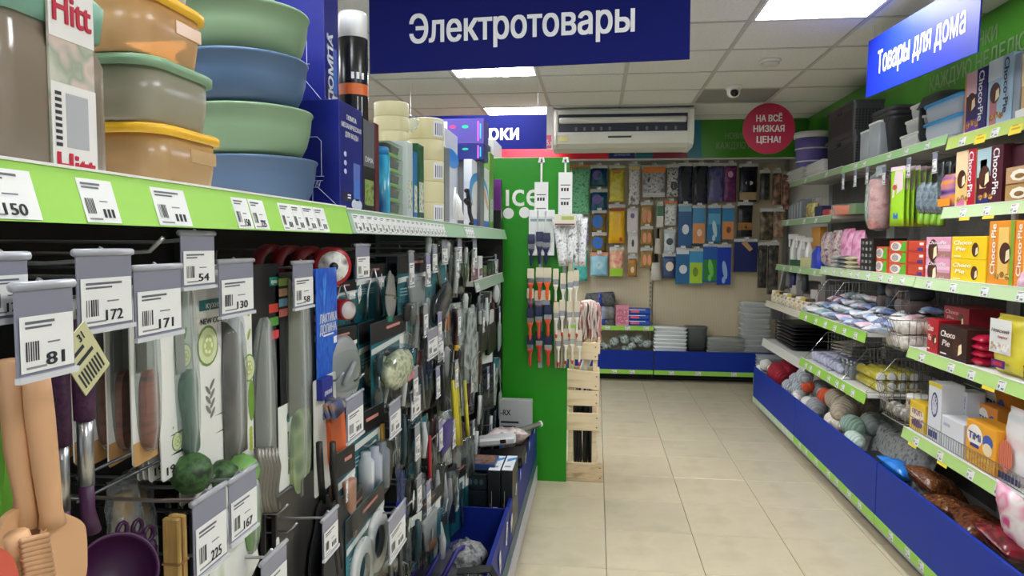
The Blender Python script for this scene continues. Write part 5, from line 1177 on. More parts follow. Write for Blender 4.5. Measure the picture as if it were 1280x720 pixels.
# red and white rope mop on top of the rack
t = thing('rope_mop', 'red and white string mop head spilling over the wooden rack', 'mop', (-.045, 4.62, 1.03))
rm = [mat((214,196,188),.9), mat((196,130,124),.9), mat((226,214,206),.9)]
q = random.Random(6); mb = [MB(), MB(), MB()]
for k in range(130):
    x0 = q.uniform(-.06,.066); y0 = q.uniform(-.09,.06); ln = q.uniform(.16,.26); pts = []
    for j in range(7):
        u = j/6; pts.append((x0*(1+.25*u)+.006*math.sin(9*u+k), y0*(1+.3*u)+.006*math.cos(8*u+k), .10*(1-.2*abs(x0)/.06)-ln*u+.012*q.random()))
    mb[k % 3].m(rm[k % 3], True).tube(pts, .0055, 5)
for b in mb: part('strings', b, t, kind='stuff')
part('cap', MB().m(mat((214,196,188),.8), True).blob(.05,.07,.018, 0,-.005,.095, noise=.3), t)
p = at(740, 448, Y=4.6)
solo('white_pack', MB().m(WHITE, True).pillow(.06,.12,.03,0,0,-.06,6,2,.2), 'small white pack poking out between two upper planks of the wooden rack', 'pack', (p.x-.04, 4.56, p.z-.03), rot=(.1,.3,0))
# ================================================================ clip strips with paint brushes before the green panel
def brush(w, L, handle, ferr, brist, mb_only=False, tipc=None):
    b = MB(); h = L
    b.m(brist).prism([(-w*.48,-h),(w*.48,-h),(w*.5,-h*.68),(-w*.5,-h*.68)], -.006, .006) if False else None
    return b
hm = {'o': mat((214,80,48),.4), 'r': mat((196,60,50),.4), 'n': mat((20,26,66),.45), 'w': mat((226,220,206),.5), 'g': mat((206,196,170),.6), 'p': mat((96,30,70),.4), 'bo': mat((236,100,40),.4)}
BM = {}
def paint_brush(label, px, py, w, L, hc, bc, up, Y=4.33, group=None, tip=None, flat=.010):
    """up=True: bristles point up, handle hangs down"""
    key = (round(w,3), round(L,3), hc, bc, tip)
    p = at(px, py, Y=Y)
    t = thing('paint_brush', label, 'paint brush', (p.x, Y, p.z), rot=(0, (PI if up else 0), 0), group=group)
    if key not in BM:
        br = MB().m(hm[bc] if bc in hm else bc).loft([(-L*.30,w*.46,flat*.6,.003),(-L*.12,w*.5,flat,.003),(0,w*.48,flat,.003)], seg=1)
        fe = MB().m(CHROME).loft([(0,w*.5,flat*1.15,.003),(L*.14,w*.47,flat*1.1,.003)], seg=1)
        ha = MB().m(hm[hc], True).loft([(L*.14,w*.44,flat,.004),(L*.2,w*.36,flat*.95,.006),(L*.32,w*.17,flat*.8,.006),(L*.5,w*.21,flat*.8,.006),(L*.64,w*.17,flat*.7,.006),(L*.70,w*.08,flat*.4,.003)], seg=3)
        if tip: ha.m(hm[tip], True).loft([(L*.60,w*.2,flat*.85,.006),(L*.66,w*.2,flat*.85,.006),(L*.705,w*.1,flat*.5,.003)], seg=3)
        BM[key] = (br.mesh('bristles'), fe.mesh('ferrule'), ha.mesh('handle'))
    for n_, me in zip(('bristles','ferrule','handle'), BM[key]): part(n_, me, t)
    return t
def clip_strip(label, px, ytop, ybot, w, Y, thin=.14, ch=.25):
    a, b = at(px, ytop, Y=Y), at(px, ybot, Y=Y)
    t = thing('clip_strip', label, 'clip strip', (a.x, Y, 0))
    z1, z0 = a.z, b.z; zc = z1-thin
    part('hanger', MB().m(WHITE).box(-.006,-.001,zc,.006,.001,z1).prism([(-.022,z1-.02),(.022,z1-.02),(.014,z1+.012),(-.014,z1+.012)],-.001,.001), t)
    c = MB().m(WHITE).box(-w/2,-.001,zc-ch,w/2,.001,zc).m(INK)
    for k in range(2):
        for i in range(3): c.rect(-w*.3+.2*w*i, zc-.20+.085*k, -w*.3+.2*w*i+.012, zc-.18+.085*k, -.0016)
        c.rect(-w*.35, zc-.165+.085*k, w*.35, zc-.16+.085*k, -.0016)
    part('card', c, t)
    part('strip', MB().m(clear((226,230,230),.5)).box(-.012,.004,z0,.012,.006,zc-ch+.02), t)
clip_strip('white clip strip card on the left over the orange handled brushes', 677, 199, 460, .085, 4.385)
clip_strip('white clip strip card on the right over the white handled brushes', 707, 199, 460, .085, 4.385, .08, .26)
for k, px in enumerate((667, 677, 687)):
    solo('brush_pack', MB().m(mat((226,228,226),.35)).cbox(-.03,-.012,-.14,.03,.012,.14,.003).m(mat((206,210,206),.5)).rect(-.024,-.06,.024,.10,-.0125).m(mat((120,140,150),.5)).rect(-.02,.07,.02,.085,-.013), 'white boxed brush blister, %s of the three under the left clip card' % ('left','middle','right')[k], 'pack', (at(px, 290, Y=4.35).x, 4.36, at(px, 291, Y=4.35).z), 0, 'white boxed brush blisters')
q = random.Random(12)
rows = [(316, 'n', 'black bristled', 'upper'), (358, 'o', 'orange handled', 'upper'), (385, 'p', 'purple handled', 'second'), (408, 'o', 'orange handled', 'third'), (440, 'r', 'red handled', 'lowest')]
for ri, (py, hc, nm, rw) in enumerate(rows):
    for k in range(3):
        px = 664+k*10+q.uniform(-1.5,1.5); 
        paint_brush('%s paint brush in the %s row on the left clip strip, %s' % (nm, rw, ('left','middle','right')[k]), px, py+q.uniform(-3,3)-12, .044+.004*k, .20, 'bo' if (ri == 1 and k == 2) else hc, 'n' if ri in (0, 3, 4) else 'g', True, 4.34-.012*(ri % 2), 'brushes on the left clip strip')
for k in range(7):
    px = 701+k*5; p = at(px, 292, Y=4.34)
    solo('brush_pack', MB().m(mottled([(196,198,196),(240,240,240),(120,122,124)], 40, .2, 2, seed=k), True).pillow(.045,.30,.025,0,0,-.15,7,k,.3), 'crinkled clear wrapped white brush, %s along the right clip strip' % ORD[k].replace('nearest','first'), 'pack', (p.x-.01, 4.335+.012*(k % 3), p.z+.02*(k % 2)-.05), rot=(0, q.uniform(-.2,.2), q.uniform(-.3,.3)), group='wrapped white brushes')
solo('brush_pack', MB().m(mat((214,210,190),.4)).cbox(-.065,-.01,-.035,.065,.01,.035,.003).m(mat((110,30,60),.5)).rect(-.06,-.03,.06,-.022,-.0105).m(mat((170,180,90),.5)).rect(-.02,.0,.055,.022,-.0105), 'cream card with green and maroon marks topping the wrapped brushes', 'pack', (at(706, 277, Y=4.3).x, 4.30, at(706, 275, Y=4.3).z), 0)
for ri, py in enumerate((366, 404, 438)):
    for k in range(4):
        px = 695+k*8.5+q.uniform(-1,1)+(4 if ri == 2 else 0)
        paint_brush('white handled brush with red tip, %s row on the right clip strip, %s' % (('upper','middle','lower')[ri], ('first','second','third','fourth')[k]), px, py+q.uniform(-3,3)-14, .036, .22, 'w', 'g', True, 4.33-.012*(ri % 2), 'white brushes on the right clip strip', 'r')
for k in range(4):
    p = at(694+k*4.2, 440, Y=4.36)
    solo('dowel', MB().m(hm['g'], True).lathe([(.007,-.19),(.007,.19)], 8), 'thin pale wooden rod behind the white brushes, %s from the left' % ORD[k].replace('nearest','first'), 'rod', (p.x, 4.36, p.z+.09), rot=(0, .02*(k-1), 0), group='thin pale wooden rods')
# ================================================================ left rack: goods on top (z 1.588), faces +X
ZL = 1.5885; XF = -.575
def lspan(x0, x1, yt, yb, X):
    a, b = at(x0, (yt+yb)/2, X=X).y, at(x1, (yt+yb)/2, X=X).y; xm = (x0+x1)/2
    zt, zb = at(xm, yt, X=X).z, at(xm, yb, X=X).z
    return (a+b)/2, abs(b-a), zt, zt-zb
# tall translucent canister with label sleeve at the left picture edge
y, w, zt, h = lspan(-60, 104, -40, 225, -.64)
amber = mottled([(112,100,84),(134,120,102),(100,84,74)], 3, .22, 1)
t = thing('food_canister', 'tall smoky clear canister with teal lid and white red lettered sleeve, far left', 'canister', (-.69, y, ZL), LFT)
hh = at(30, -8, X=-.60).z-ZL; W = w/2*.94
part('body', MB().m(clear((150,136,120), .72, .15), True).loft([(0,W-.01,.085,.02),(.008,W-.004,.09,.025),(.012,W,.094,.025),(hh-.05,W,.094,.025),(hh-.03,W-.006,.088,.025),(hh-.015,W-.006,.088,.025)], seg=4), t)
part('contents', MB().m(mottled([(120,104,90),(130,70,76),(104,88,76)], 6, .6, 1, (.2,.2,1.4)), True).loft([(.012,W-.012,.08,.02),(hh-.06,W-.012,.08,.02)], seg=4), t)
part('lid', MB().m(mat((122,168,150), .35), True).loft([(hh-.02,W-.002,.092,.025),(hh+.02,W+.002,.096,.025),(hh+.03,W-.006,.088,.025)], seg=4), t)
ya, yb_ = at(64, 120, X=-.592).y-y, at(119, 120, X=-.592).y-y
sl = MB().m(mottled([(196,196,180),(150,160,140),(206,186,176),(180,170,150)], 22, .5, 2)).box(ya, -.0975, .002, yb_, -.0945, hh+.035)
sl.m(mat((226,224,220),.5)).box(ya, -.0985, hh-.035, yb_, -.0975, hh+.035).box(ya, -.0985, .002, yb_, -.0975, .10)
rd = mat((186,24,52),.5); mx = (ya+yb_)/2; ww = yb_-ya
sl.m(rd).text('Hitt', mx, hh-.0, .034, -.0990, w=ww*.84, bold=.05).text('Hitt', mx, .010, .03, -.0990, w=ww*.84, bold=.05)
sl.m(mat((170,172,176),.5)).box(ya+ww*.3, -.099, .03, yb_-ww*.2, -.0986, .09).m(INK)
for i in range(9): sl.rect(ya+ww*.06, .03+i*.007, ya+ww*.2, .034+i*.007, -.0990)
part('sleeve', sl, t)
# four stacked lidded boxes
spec = [(200, 290, (238,186,44), (196,160,112), 'orange tinted box with yellow lid, lowest of the four stacked'), (193, 283, (126,160,128), (164,160,140), 'grey tinted box with sage green lid, second from the bottom of the stack'),
        (186, 275, (238,186,44), (206,162,112), 'orange tinted box with yellow lid, third from the bottom of the stack'), (180, 266, (214,214,210), (214,210,206), 'whitish box cut by the top of the picture above the yellow lid')]
z = ZL+.0003
for xa, xb, lc, bc, lb in spec:
    ya, yb2 = at(xa, 250, X=-.592).y, at(xb, 250, X=-.592).y; w = yb2-ya; h = .089
    t = tub('food_container', lb, 'container', (-.712, (ya+yb2)/2, z), LFT, w, .235, h, mat(lc, .35), clear(bc, .80, .3), lidh=.014, taper=.90, r=.04, lip=.007)
    if lc[0] > 230: part('embossed_label', MB().m(clear(tuple(min(255, v+14) for v in bc), .85, .25)).cbox(-w*.02, -.112, h*.48, w*.34, -.109, h*.70, .001), t)
    z += h+.0006
# bowls: four stacked rim on rim
bz = ZL+.0003
def tang(px, r, X):
    d = _f + (px-640)/FPX*_r - (303-360)/FPX*_u; a = math.atan2(d.x, d.y); t_ = (X+r*math.cos(a))/math.sin(a); return t_*math.cos(a)+r*math.sin(a)
for k, (c, px, lb) in enumerate((((74,98,128), 399, 'steel blue plastic bowl, lowest of the four stacked'), ((124,152,120), 394, 'sage green plastic bowl resting on the lowest blue bowl'), ((72,98,130), 389, 'steel blue plastic bowl, third up in the stack of four'), ((122,150,118), 391, 'sage green plastic bowl topping the stack at the upper picture edge'))):
    r = .126; hb = .0955
    prof = [(r*.70,0),(r*.76,.002),(r*.83,.010),(r*.90,.028),(r*.955,.055),(r*.985,hb-.007),(r*1.0,hb-.006),(r*1.012,hb-.002),(r*1.0,hb+.001),(r*.97,hb-.003),(r*.93,.05),(r*.86,.026),(r*.7,.006)]
    solo('plastic_bowl', MB().m(mat(c, .45), True).lathe(prof, 44), lb, 'bowl', (-.722, tang(px, r*1.012, -.722), bz), 0)
    bz += hb+.0018
# green bottle behind
y = lspan(276, 291, 160, 246, -.66)[0]
t = thing('spray_bottle', 'small lime green bottle with white top between boxes and bowls', 'bottle', (-.815, at(283, 200, X=-.815).y, ZL+.0005))
part('body', MB().m(mat((70,190,40),.35), True).lathe([(.02,0),(.024,.01),(.024,.07),(.01,.10)], 14), t); part('cap', MB().m(WHITE, True).lathe([(.012,.10),(.012,.14),(.006,.16)], 12), t)
# water pump boxes: two dark blue cartons with line drawing
pb = mottled([(20,26,104),(26,36,128),(18,22,92)], 3, .3, 2)
lw = mat((190,196,226),.5); white = mat((226,228,236),.5)
def pump_box(label, xa, xb, xc, yt, z, hh, big, X0=-.585):
    yc = at(xc, 230, X=X0).y; y0_ = at(xb, 230, X=X0).y
    w = yc-y0_; d = .155
    t = thing('pump_box', label, 'box', (X0, (y0_+yc)/2, z), LFT)
    b = MB().m(pb).cbox(-w/2, 0, 0, w/2, d, hh, .0015); dd = -.0006
    b.m(white).text('ПОМПА', 0, hh*.87, hh*.045, dd, w=w*.42, bold=.05).text('МЕХАНИЧЕСКАЯ', 0, hh*.79, hh*.045, dd, w=w*.84, bold=.05).text('ДЛЯ ВОДЫ', 0, hh*.71, hh*.045, dd, w=w*.56, bold=.05) if big else b.m(white).text('ПОМПА', -.1*w, hh*.3, hh*.10, dd, w=hh*.5, rot=PI/2, bold=.05)
    b.m(mat((90,110,190),.4)).rect(.06*w, hh*.10, .36*w, hh*.46, dd).m(mat((206,214,230),.4)).ell(.2*w, hh*.06, .24*w, hh*.06, dd-.0003, 14).m(mat((60,120,206),.4)).rect(.12*w, hh*.10, .3*w, hh*.3, dd-.0003)
    b.m(mat((34,36,60),.4)).rect(-.4*w, hh*.08, -.02*w, hh*.17, dd); b.m(white).rect(-.2*w, hh*.11, -.06*w, hh*.125, dd-.0003).rect(-.2*w, hh*.135, -.06*w, hh*.15, dd-.0003)
    for i in range(3): b.m(lw).ell(-.28*w, hh*(.36+.08*i), .06*w, hh*.025, dd, 12)
    part('carton', b, t)
    # line drawing of a bottle pump on the side that faces the camera (local -X side = world -Y)
    ln = MB().m(lw); X = -w/2-.0008
    def L(pts): ln.tube([(X, a*d, c*hh) for a, c in pts], .0007, 4)
    L([(.28,.30),(.28,.62),(.34,.66),(.60,.66),(.66,.62),(.66,.30)]); L([(.24,.30),(.70,.30)]); L([(.26,.26),(.68,.26)]); L([(.34,.26),(.34,.20),(.60,.20),(.60,.26)])
    L([(.34,.20),(.06,.04),(.06,0.0)]); L([(.60,.20),(.88,.04),(.88,0)]); L([(.42,.2),(.42,.01)]); L([(.5,.2),(.5,.01)])
    for i in range(6): L([(.30+.055*i,.255),(.32+.055*i,.205)])
    for i in range(4): L([(.78,.9-.13*i),(.96,.9-.13*i)])
    part('line_drawing', ln, t)
    return t
hlow = at(440, 133, X=-.585).z-ZL
pump_box('dark blue water pump carton standing on the shelf behind the bowls', 383, 425, 453.5, 133, ZL+.0005, hlow, True)
pump_box('second dark blue water pump carton on top of the lower one', 383, 407.5, 425, -20, ZL+hlow+.0015, .32, False, -.645)
# dark carton carrying the aerosol can
def lbox(name, label, x0, x1, yt, X, z, d, c, art=None, cat='box', group=None):
    y, w, zt, h = lspan(x0, x1, yt, 260, X); return solo(name, carton(w-.002, d, zt-z, c, art), label, cat, (X, y, z+.0004), LFT, group)
def dma(m, w, h, d):
    m.m(mat((96,98,104),.4)).rect(-.5*w, .5*h, .5*w, h, d); m.m(mottled([(60,110,50),(150,170,90),(30,34,30)], 40, .4, 2)).rect(-.4*w,.08*h,.4*w,.36*h,d); m.m(white).text('DMA', 0, .58*h, .06*h, d-.0006, w=.7*w)
lbox('carton', 'grey and black carton with green plant picture under the aerosol can', 454, 468, 152, -.585, ZL, .12, (26,26,30), dma)
lbox('carton', 'thin maroon carton beside the grey and black one', 469, 474, 155, -.585, ZL, .12, (90,20,34))
yc, r = circ(425, 462, -.66); zc = at(448, 147, X=-.62).z
t = thing('aerosol_can', 'tall black aerosol can with white cap and orange band', 'can', (-.66, yc, zc))
hh = at(446, 22, X=-.66).z-zc
b = MB().m(mat((22,22,26),.25), True).lathe([(r*.96,0),(r,.003),(r,hh*.76),(r*.9,hh*.78)], 28)
part('body', b, t); part('cap', MB().m(mat((226,228,230),.35), True).lathe([(r*.98,hh*.72),(r*.98,hh*.97),(r*.9,hh)], 28), t)
part('band', MB().m(mat((206,100,40),.4), True).lathe([(r*1.004,hh*.24),(r*1.004,hh*.34)], 28, cap=(0,0)), t)
lb_ = MB().m(white)
for i in range(3):
    a = -.7+.35*i-PI/2+.9; lb_.add([(r*1.006*math.cos(a+e),r*1.006*math.sin(a+e),hh*z_) for e, z_ in ((0,.38),(.2,.38),(.2,.44),(0,.44))], [(0,1,2,3)])
for a0, z0_, z1_ in ((.1,.05,.22),):
    lb_.add([(r*1.006*math.cos(a0+e-PI/2+.5),r*1.006*math.sin(a0+e-PI/2+.5),hh*z_) for e, z_ in ((0,z0_),(.35,z0_),(.35,z1_),(0,z1_))], [(0,1,2,3)])
part('label', lb_, t)
yb0 = yc
solo('carton', carton(.075, .10, zc-ZL-.0012, (40,42,70)), 'navy carton under the tall black aerosol can', 'box', (-.61, yb0, ZL+.0004), LFT)
# teal aerosol, razor sponges, tapes
y, w, zt, h = lspan(474, 486, 184, 270, -.61)
t = thing('aerosol_can', 'slim teal blue aerosol can beside the green sponge trays', 'can', (-.62, y, ZL+.0005))
hh = zt-ZL; r = .027
part('body', MB().m(mottled([(20,110,160),(60,170,206),(14,70,120)], 20, .25, 2, (1,1,.3)), True).lathe([(r*.95,0),(r,.003),(r,hh*.88)], 20), t); part('cap', MB().m(mat((30,120,180),.3), True).lathe([(r*.9,hh*.88),(r*.9,hh*.98),(r*.7,hh)], 20), t)
gs = mat((120,190,40),.5)
for k in range(5):
    y, w, zt, h = lspan(489, 508, 180, 270, -.60); hh = (zt-ZL)/5
    t = thing('sponge_tray', 'black and lime sponge in a clear tray, %s of the stack of five' % ('lowest','second lowest','middle','second highest','topmost')[k], 'sponge', (-.605, y, ZL+.0006+k*hh), LFT, 'black and lime sponges')
    part('sponge', MB().m(mat((26,28,26),.7), True).loft([(hh*.3,w*.42,.03,.012,0,.045),(hh*.85,w*.46,.034,.012,0,.045),(hh*.9,w*.40,.03,.012,0,.045)], seg=3), t); part('pad', MB().m(gs, True).loft([(hh*.08,w*.44,.034,.012,0,.045),(hh*.3,w*.44,.034,.012,0,.045)], seg=3), t)
    part('tray', MB().m(clear((226,236,226),.05,.15)).loft([(0,w*.47,.044,.012,0,.045),(hh*.97,w*.49,.046,.012,0,.045)], seg=2), t)
for x0, x1, yt, c, lb in ((509, 516, 178, (196,206,206), 'whitish blister pack between sponge trays and green carton'), (517, 522, 190, (40,110,170), 'narrow blue pack beside the green carton'), (523, 530, 181, (26,86,50), 'dark green carton left of the tall tape column')):
    lbox('carton', lb, x0, x1, yt, -.59, ZL, .08, c, lambda m,w,h,d: m.m(mottled([(60,150,60),(226,226,206),(40,90,150)], 40, .4, 2)).rect(-.4*w,.1*h,.4*w,.5*h,d) if w > .02 else None)
cream = mat((212,204,160),.4)
def tape(label, y, z, r, hgt, X, lab=False, group=None):
    b = MB().m(cream, True).lathe([(r*.55,0),(r*.98,0),(r,.003),(r,hgt-.003),(r*.98,hgt),(r*.55,hgt)], 32, cap=(0,0)); b.lathe([(r*.55,0),(r*.55,hgt)], 24, cap=(0,0))
    if lab:
        for e in range(5): b.m(white).add([(r*1.003*math.cos(-.9+a),r*1.003*math.sin(-.9+a),zz) for a, zz in ((e*.16,.01),(e*.16+.16,.01),(e*.16+.16,hgt-.01),(e*.16,hgt-.01))], [(0,1,2,3)])
        for e in range(5): b.m(INK).add([(r*1.006*math.cos(-.8+a),r*1.006*math.sin(-.8+a),zz) for a, zz in ((e*.13,.016),(e*.13+.05,.016),(e*.13+.05,hgt-.02),(e*.13,hgt-.02))], [(0,1,2,3)])
    return solo('tape_roll', b, label, 'tape', (X, y, z), 0, group)
y, r = circ(510, 555, -.685); hh = (at(535, 139, X=-.63).z-ZL); n = 5
for k in range(n): tape('cream packing tape roll, %s of the column of five' % ('lowest','second lowest','middle','second highest','topmost')[k], y, ZL+.0004+k*(hh/n), r, hh/n-.0006, -.685, k in (0, 2, 4), 'cream tape column')
y, r = circ(468, 511, -.76); z0 = at(490, 174, X=-.70).z
solo('carton', carton(.11, .12, z0-ZL-.001, (60,56,52)), 'brown grey carton under the big cream tape rolls', 'box', (-.70, y, ZL+.0004), LFT)
hh = (at(490, 115, X=-.70).z-z0)/3
for k in range(3): tape('big cream tape roll, %s of three on the brown grey carton' % ('lowest','middle','top')[k], y+.004*k, z0+k*hh, r, hh-.0006, -.76, False, 'big cream tape rolls')
solo('white_bag', MB().m(WRAP, True).pillow(.06,.06,.05,0,0,0,6,4,.3), 'crumpled clear bag between the two tape stacks', 'bag', (-.70, at(513, 130, X=-.70).y, z0+hh*1.2), LFT)
# far group: lamps, cables, boxes
lbox('carton', 'grey carton behind the black cable coil on the tape shelf', 556, 562, 185, -.62, ZL, .05, (120,122,126))
cab = MB().m(WHITE, True)
yc = at(574, 235, X=-.585).y
for k in range(6): cab.tube([(.0+.006*k, -.055+.01*k, .02+.0*k),(.004*k,-.05+.012*k,.10),(.0,-.01+.012*k,.155-.006*k),(.004,.03,.11),(.006*k,.01+.006*k,.02)], .0032, 5)
solo('white_cable', cab, 'bundle of white cable hanging over the shelf edge near the tapes', 'cable', (-.60, yc, ZL+.0005), 0)
blk = MB().m(BLACK, True).tube([(.02,-.06,.155),(.015,0,.16),(.01,.06,.12),(.012,.075,.06),(.03,.05,.012),(.03,.0,.008)], .010, 8).tube([(.02,-.05,.11),(.015,.05,.10)], .014, 8)
solo('black_lamp', blk, 'black cable lamp beside the white cable bundle', 'lamp', (-.60, at(583, 240, X=-.59).y, ZL+.0005), 0)
lp = MB().m(mat((90,92,90),.35), True).lathe([(.045,0),(.05,.1),(.03,.15)], 16)
solo('grey_lamp', lp, 'grey ribbed lamp shade behind the black cable lamp', 'lamp', (-.70, at(578, 200, X=-.70).y, ZL+.11), 0)
solo('carton', carton(.1,.1,.108,(70,70,76)), 'dark grey carton under the grey ribbed lamp shade', 'box', (-.65, at(578, 200, X=-.70).y, ZL+.0004), LFT)
solo('screwdriver', MB().m(mat((190,96,50),.45), True).tube([(0,-.05,-.03),(0,.03,.04)], [.009,.013], 8), 'orange brown wooden handle leaning on the grey lamp', 'handle', (-.70, at(578, 200, X=-.70).y, ZL+.285), 0)
def swan(m, w, h, d):
    m.m(mat((226,228,230),.4)).rect(-.5*w,.5*h,.5*w,h,d); m.m(mat((60,150,214),.4)).ell(-.1*w,.55*h,.55*w,.3*h,d-.0004,20); m.m(mat((226,226,222),.4)).ell(-.05*w,.47*h,.48*w,.27*h,d-.0008,20)
    m.m(mat((214,160,120),.4)).ell(.28*w,.50*h,.2*w,.07*h,d-.0012,12,rot=-.6); m.m(INK).ell(.08*w,.56*h,.04*w,.012*h,d-.0014,8); m.m(mat((40,100,190),.4)).rect(-.5*w,0,.5*w,.12*h,d-.0012)
lbox('lamp_carton', 'white and blue carton with a white bird picture on the tape shelf', 590, 611, 206, -.585, ZL, .04, (226,228,230), swan)
lbox('lamp_carton', 'white carton with blue arc standing behind the grey lamp', 556, 572, 165, -.66, ZL, .04, (206,210,214), lambda m,w,h,d: m.m(mat((40,130,206),.4)).ell(0,.72*h,.6*w,.1*h,d,16))
for x0, x1, yt, X, c, lb in ((590, 600, 194, -.66, (56,58,60), 'dark grey box left of the slim green box'), (601, 610, 194, -.66, (44,46,46), 'black box right of the dark grey box'), (612, 617, 192, -.60, (110,150,70), 'slim green and black box beside the bird carton'), (604, 615, 180, -.70, (24,24,26), 'black striped box behind the slim green box'), (617, 627, 178, -.68, (214,216,216), 'tall white carton at the far end of the top shelf'), (626, 629, 225, -.59, (110,50,130), 'violet cup at the end of the top shelf')):
    lbox('carton', lb, x0, x1, yt, X, ZL, .045, c, lambda m,w,h,d: m.m(mottled([(30,30,30),(200,200,196),(60,110,170)],60,.4,2)).rect(-.35*w,.1*h,.35*w,.4*h,d))
solo('black_pack', carton(.08,.06,.12,(22,22,26)), 'black glossy carton with blue side at the far shelf end', 'box', (-.575, at(622, 260, X=-.60).y, ZL+.0004), LFT)
def rgb(m, w, h, d):
    for i, c in enumerate(((230,60,120),(40,190,140),(120,80,220))): m.m(mat(c,.4)).ell((-.25+.3*(i % 2))*w,(.68-.36*(i//2))*h,.08*w,.07*h,d,10)
    m.m(mat((200,90,220),.4)).rect(.34*w,.1*h,.38*w,.9*h,d); m.m(mat((60,190,230),.4)).rect(.40*w,.2*h,.43*w,.8*h,d); m.m(white).rect(-.46*w,.2*h,-.38*w,.9*h,d)
Yv = 3.42
a, b = at(553, 180, Y=Yv), at(605, 148, Y=Yv); w = b.x-a.x; z0 = a.z; zm = at(570, 200, Y=Yv).z
solo('carton', carton(w*.8, .12, zm-ZL-.001, (90,92,96)), 'grey carton under the violet light cartons', 'box', ((a.x+b.x)/2, Yv+.02, ZL+.0004), 0)
solo('light_carton', carton(w, .14, z0-zm-.001, (30,40,110), rgb), 'navy light carton lying under the violet one', 'box', ((a.x+b.x)/2, Yv, zm), 0)
solo('light_carton', carton(w, .14, b.z-z0, (84,74,150), rgb), 'violet carton with coloured light dots near the far sign', 'box', ((a.x+b.x)/2, Yv, z0), 0)
# ================================================================ left rack: goods on hooks
def htag(x0, x1, yt, yb, X, label, price=None, seed=0, root=LB, inn=(1,.58)):
    y, w, zt, h = lspan(x0, x1, yt, yb, X)
    return hook(root, y, zt-.016, X-root, LFT, label, (w, h), price, seed, tag_in=inn)
TG_ = [(-28,30,316,402,-.49,'171','grey price holder at the very left picture edge'), (14,87,352,470,-.47,'81','big grey price holder reading 81 over the wooden spatulas'), (92,161,312,412,-.53,'172','smoky price holder reading 172 over the wood handled knives'),
       (164,223,331,421,-.53,'171','grey price holder reading 171 over the green handled knife'), (223,265,289,360,-.565,'54','grey price holder reading 54 close under the shelf edge'), (271,314,324,394,-.565,'130','grey price holder reading 130 over the cleaver card'),
       (364,389,326,385,-.57,'58','grey price holder over the thin kitchen knives'), (443,460,305,350,-.575,None,'clear grey price holder beside the red tape measure'), (238,280,614,712,-.50,'225','large grey price holder reading 225 over the green vegetable cutter'),
       (283,318,590,670,-.51,'167','grey price holder reading 167 left of the grey knife stack'), (401,420,640,692,-.50,None,'grey price holder before the black slotted spatula'), (324,356,688,760,-.50,'199','grey price holder cut by the lower picture edge'),
       (431,452,492,548,-.53,None,'grey price holder over the black tongs below the round grater card'), (485,499,500,543,-.55,None,'smoky price holder over the gold skewers'), (533,546,410,446,-.56,None,'lilac price holder in the middle of the far hooks'), (546,553,416,450,-.58,None,'narrow grey price holder right of the lilac one'),
       (512,524,485,520,-.57,None,'grey price holder over the clear tool packs'), (484,505,636,690,-.50,None,'grey price holder above the grey wire stack'), (539,545,305,340,-.585,None,'narrow clear price holder near the brown handled tool card'), (551,558,300,330,-.585,None,'lilac narrow price holder over the clear packs'),
       (571,576,298,328,-.585,None,'whitish narrow price holder left of the red and white bottle'), (590,595,298,330,-.585,None,'narrow price holder at the red and white bottle')]
for k, (x0, x1, yt, yb, X, pr, lb) in enumerate(TG_): htag(x0, x1, yt, yb, X, lb, pr, k)
# plain hooks, tips bent up
def plain_hook(px, py, X, label, L=None):
    p = at(px, py, X=X); t = thing('peg_hook', label, 'hook', (LB, p.y, p.z), LFT)
    L = X-LB; part('rod', MB().m(STEEL, True).tube([(0,-.004,0),(0,-L*.8,0),(0,-L+.02,.004),(0,-L,.022)], .0030, 6), t)
for k, (px, py, lb) in enumerate(((205, 318, 'bare steel hook tip between the two grey price holders near the shelf'), (430, 478, 'steel hook crossing the round grey grater'), (268, 612, 'steel hook over the green vegetable cutters'), (372, 668, 'steel hook tip before the black spatulas'), (360, 645, 'steel hook above the black spatula stack'), (515, 635, 'steel hook beside the blue bottle brush'), (455, 478, 'steel hook over the clear ball blister'), (545, 552, 'steel hook beside the red handled peeler'), (600, 445, 'steel hook near the black tongs at the far end'), (470, 560, 'steel hook beside the gold skewers'))):
    plain_hook(px, py, -.56, lb)
# long wire rails of the near basket
t = thing('wire_rail', 'two dark horizontal wires crossing below the knives on the left', 'wire rail', (0, 0, 0))
for py in (598, 628):
    a, b = at(95, py, X=-.60), at(300, py-3, X=-.60)
    part('wire', MB().m(mat((90,92,96),.35,1), True).tube([(-.60, a.y, a.z), (-.60, b.y, a.z)], .0022, 6), t)
for u in (.3, .62): part('wire', MB().m(mat((90,92,96),.35,1), True).tube([(-.60, a.y+(b.y-a.y)*u, at(95,598,X=-.6).z), (-.60, a.y+(b.y-a.y)*u, a.z)], .0018, 6), t)
for yy in (a.y+.01, b.y-.01): part('wire', MB().m(mat((90,92,96),.35,1), True).tube([(-.60, yy, a.z), (LB, yy, a.z)], .0022, 6), t)
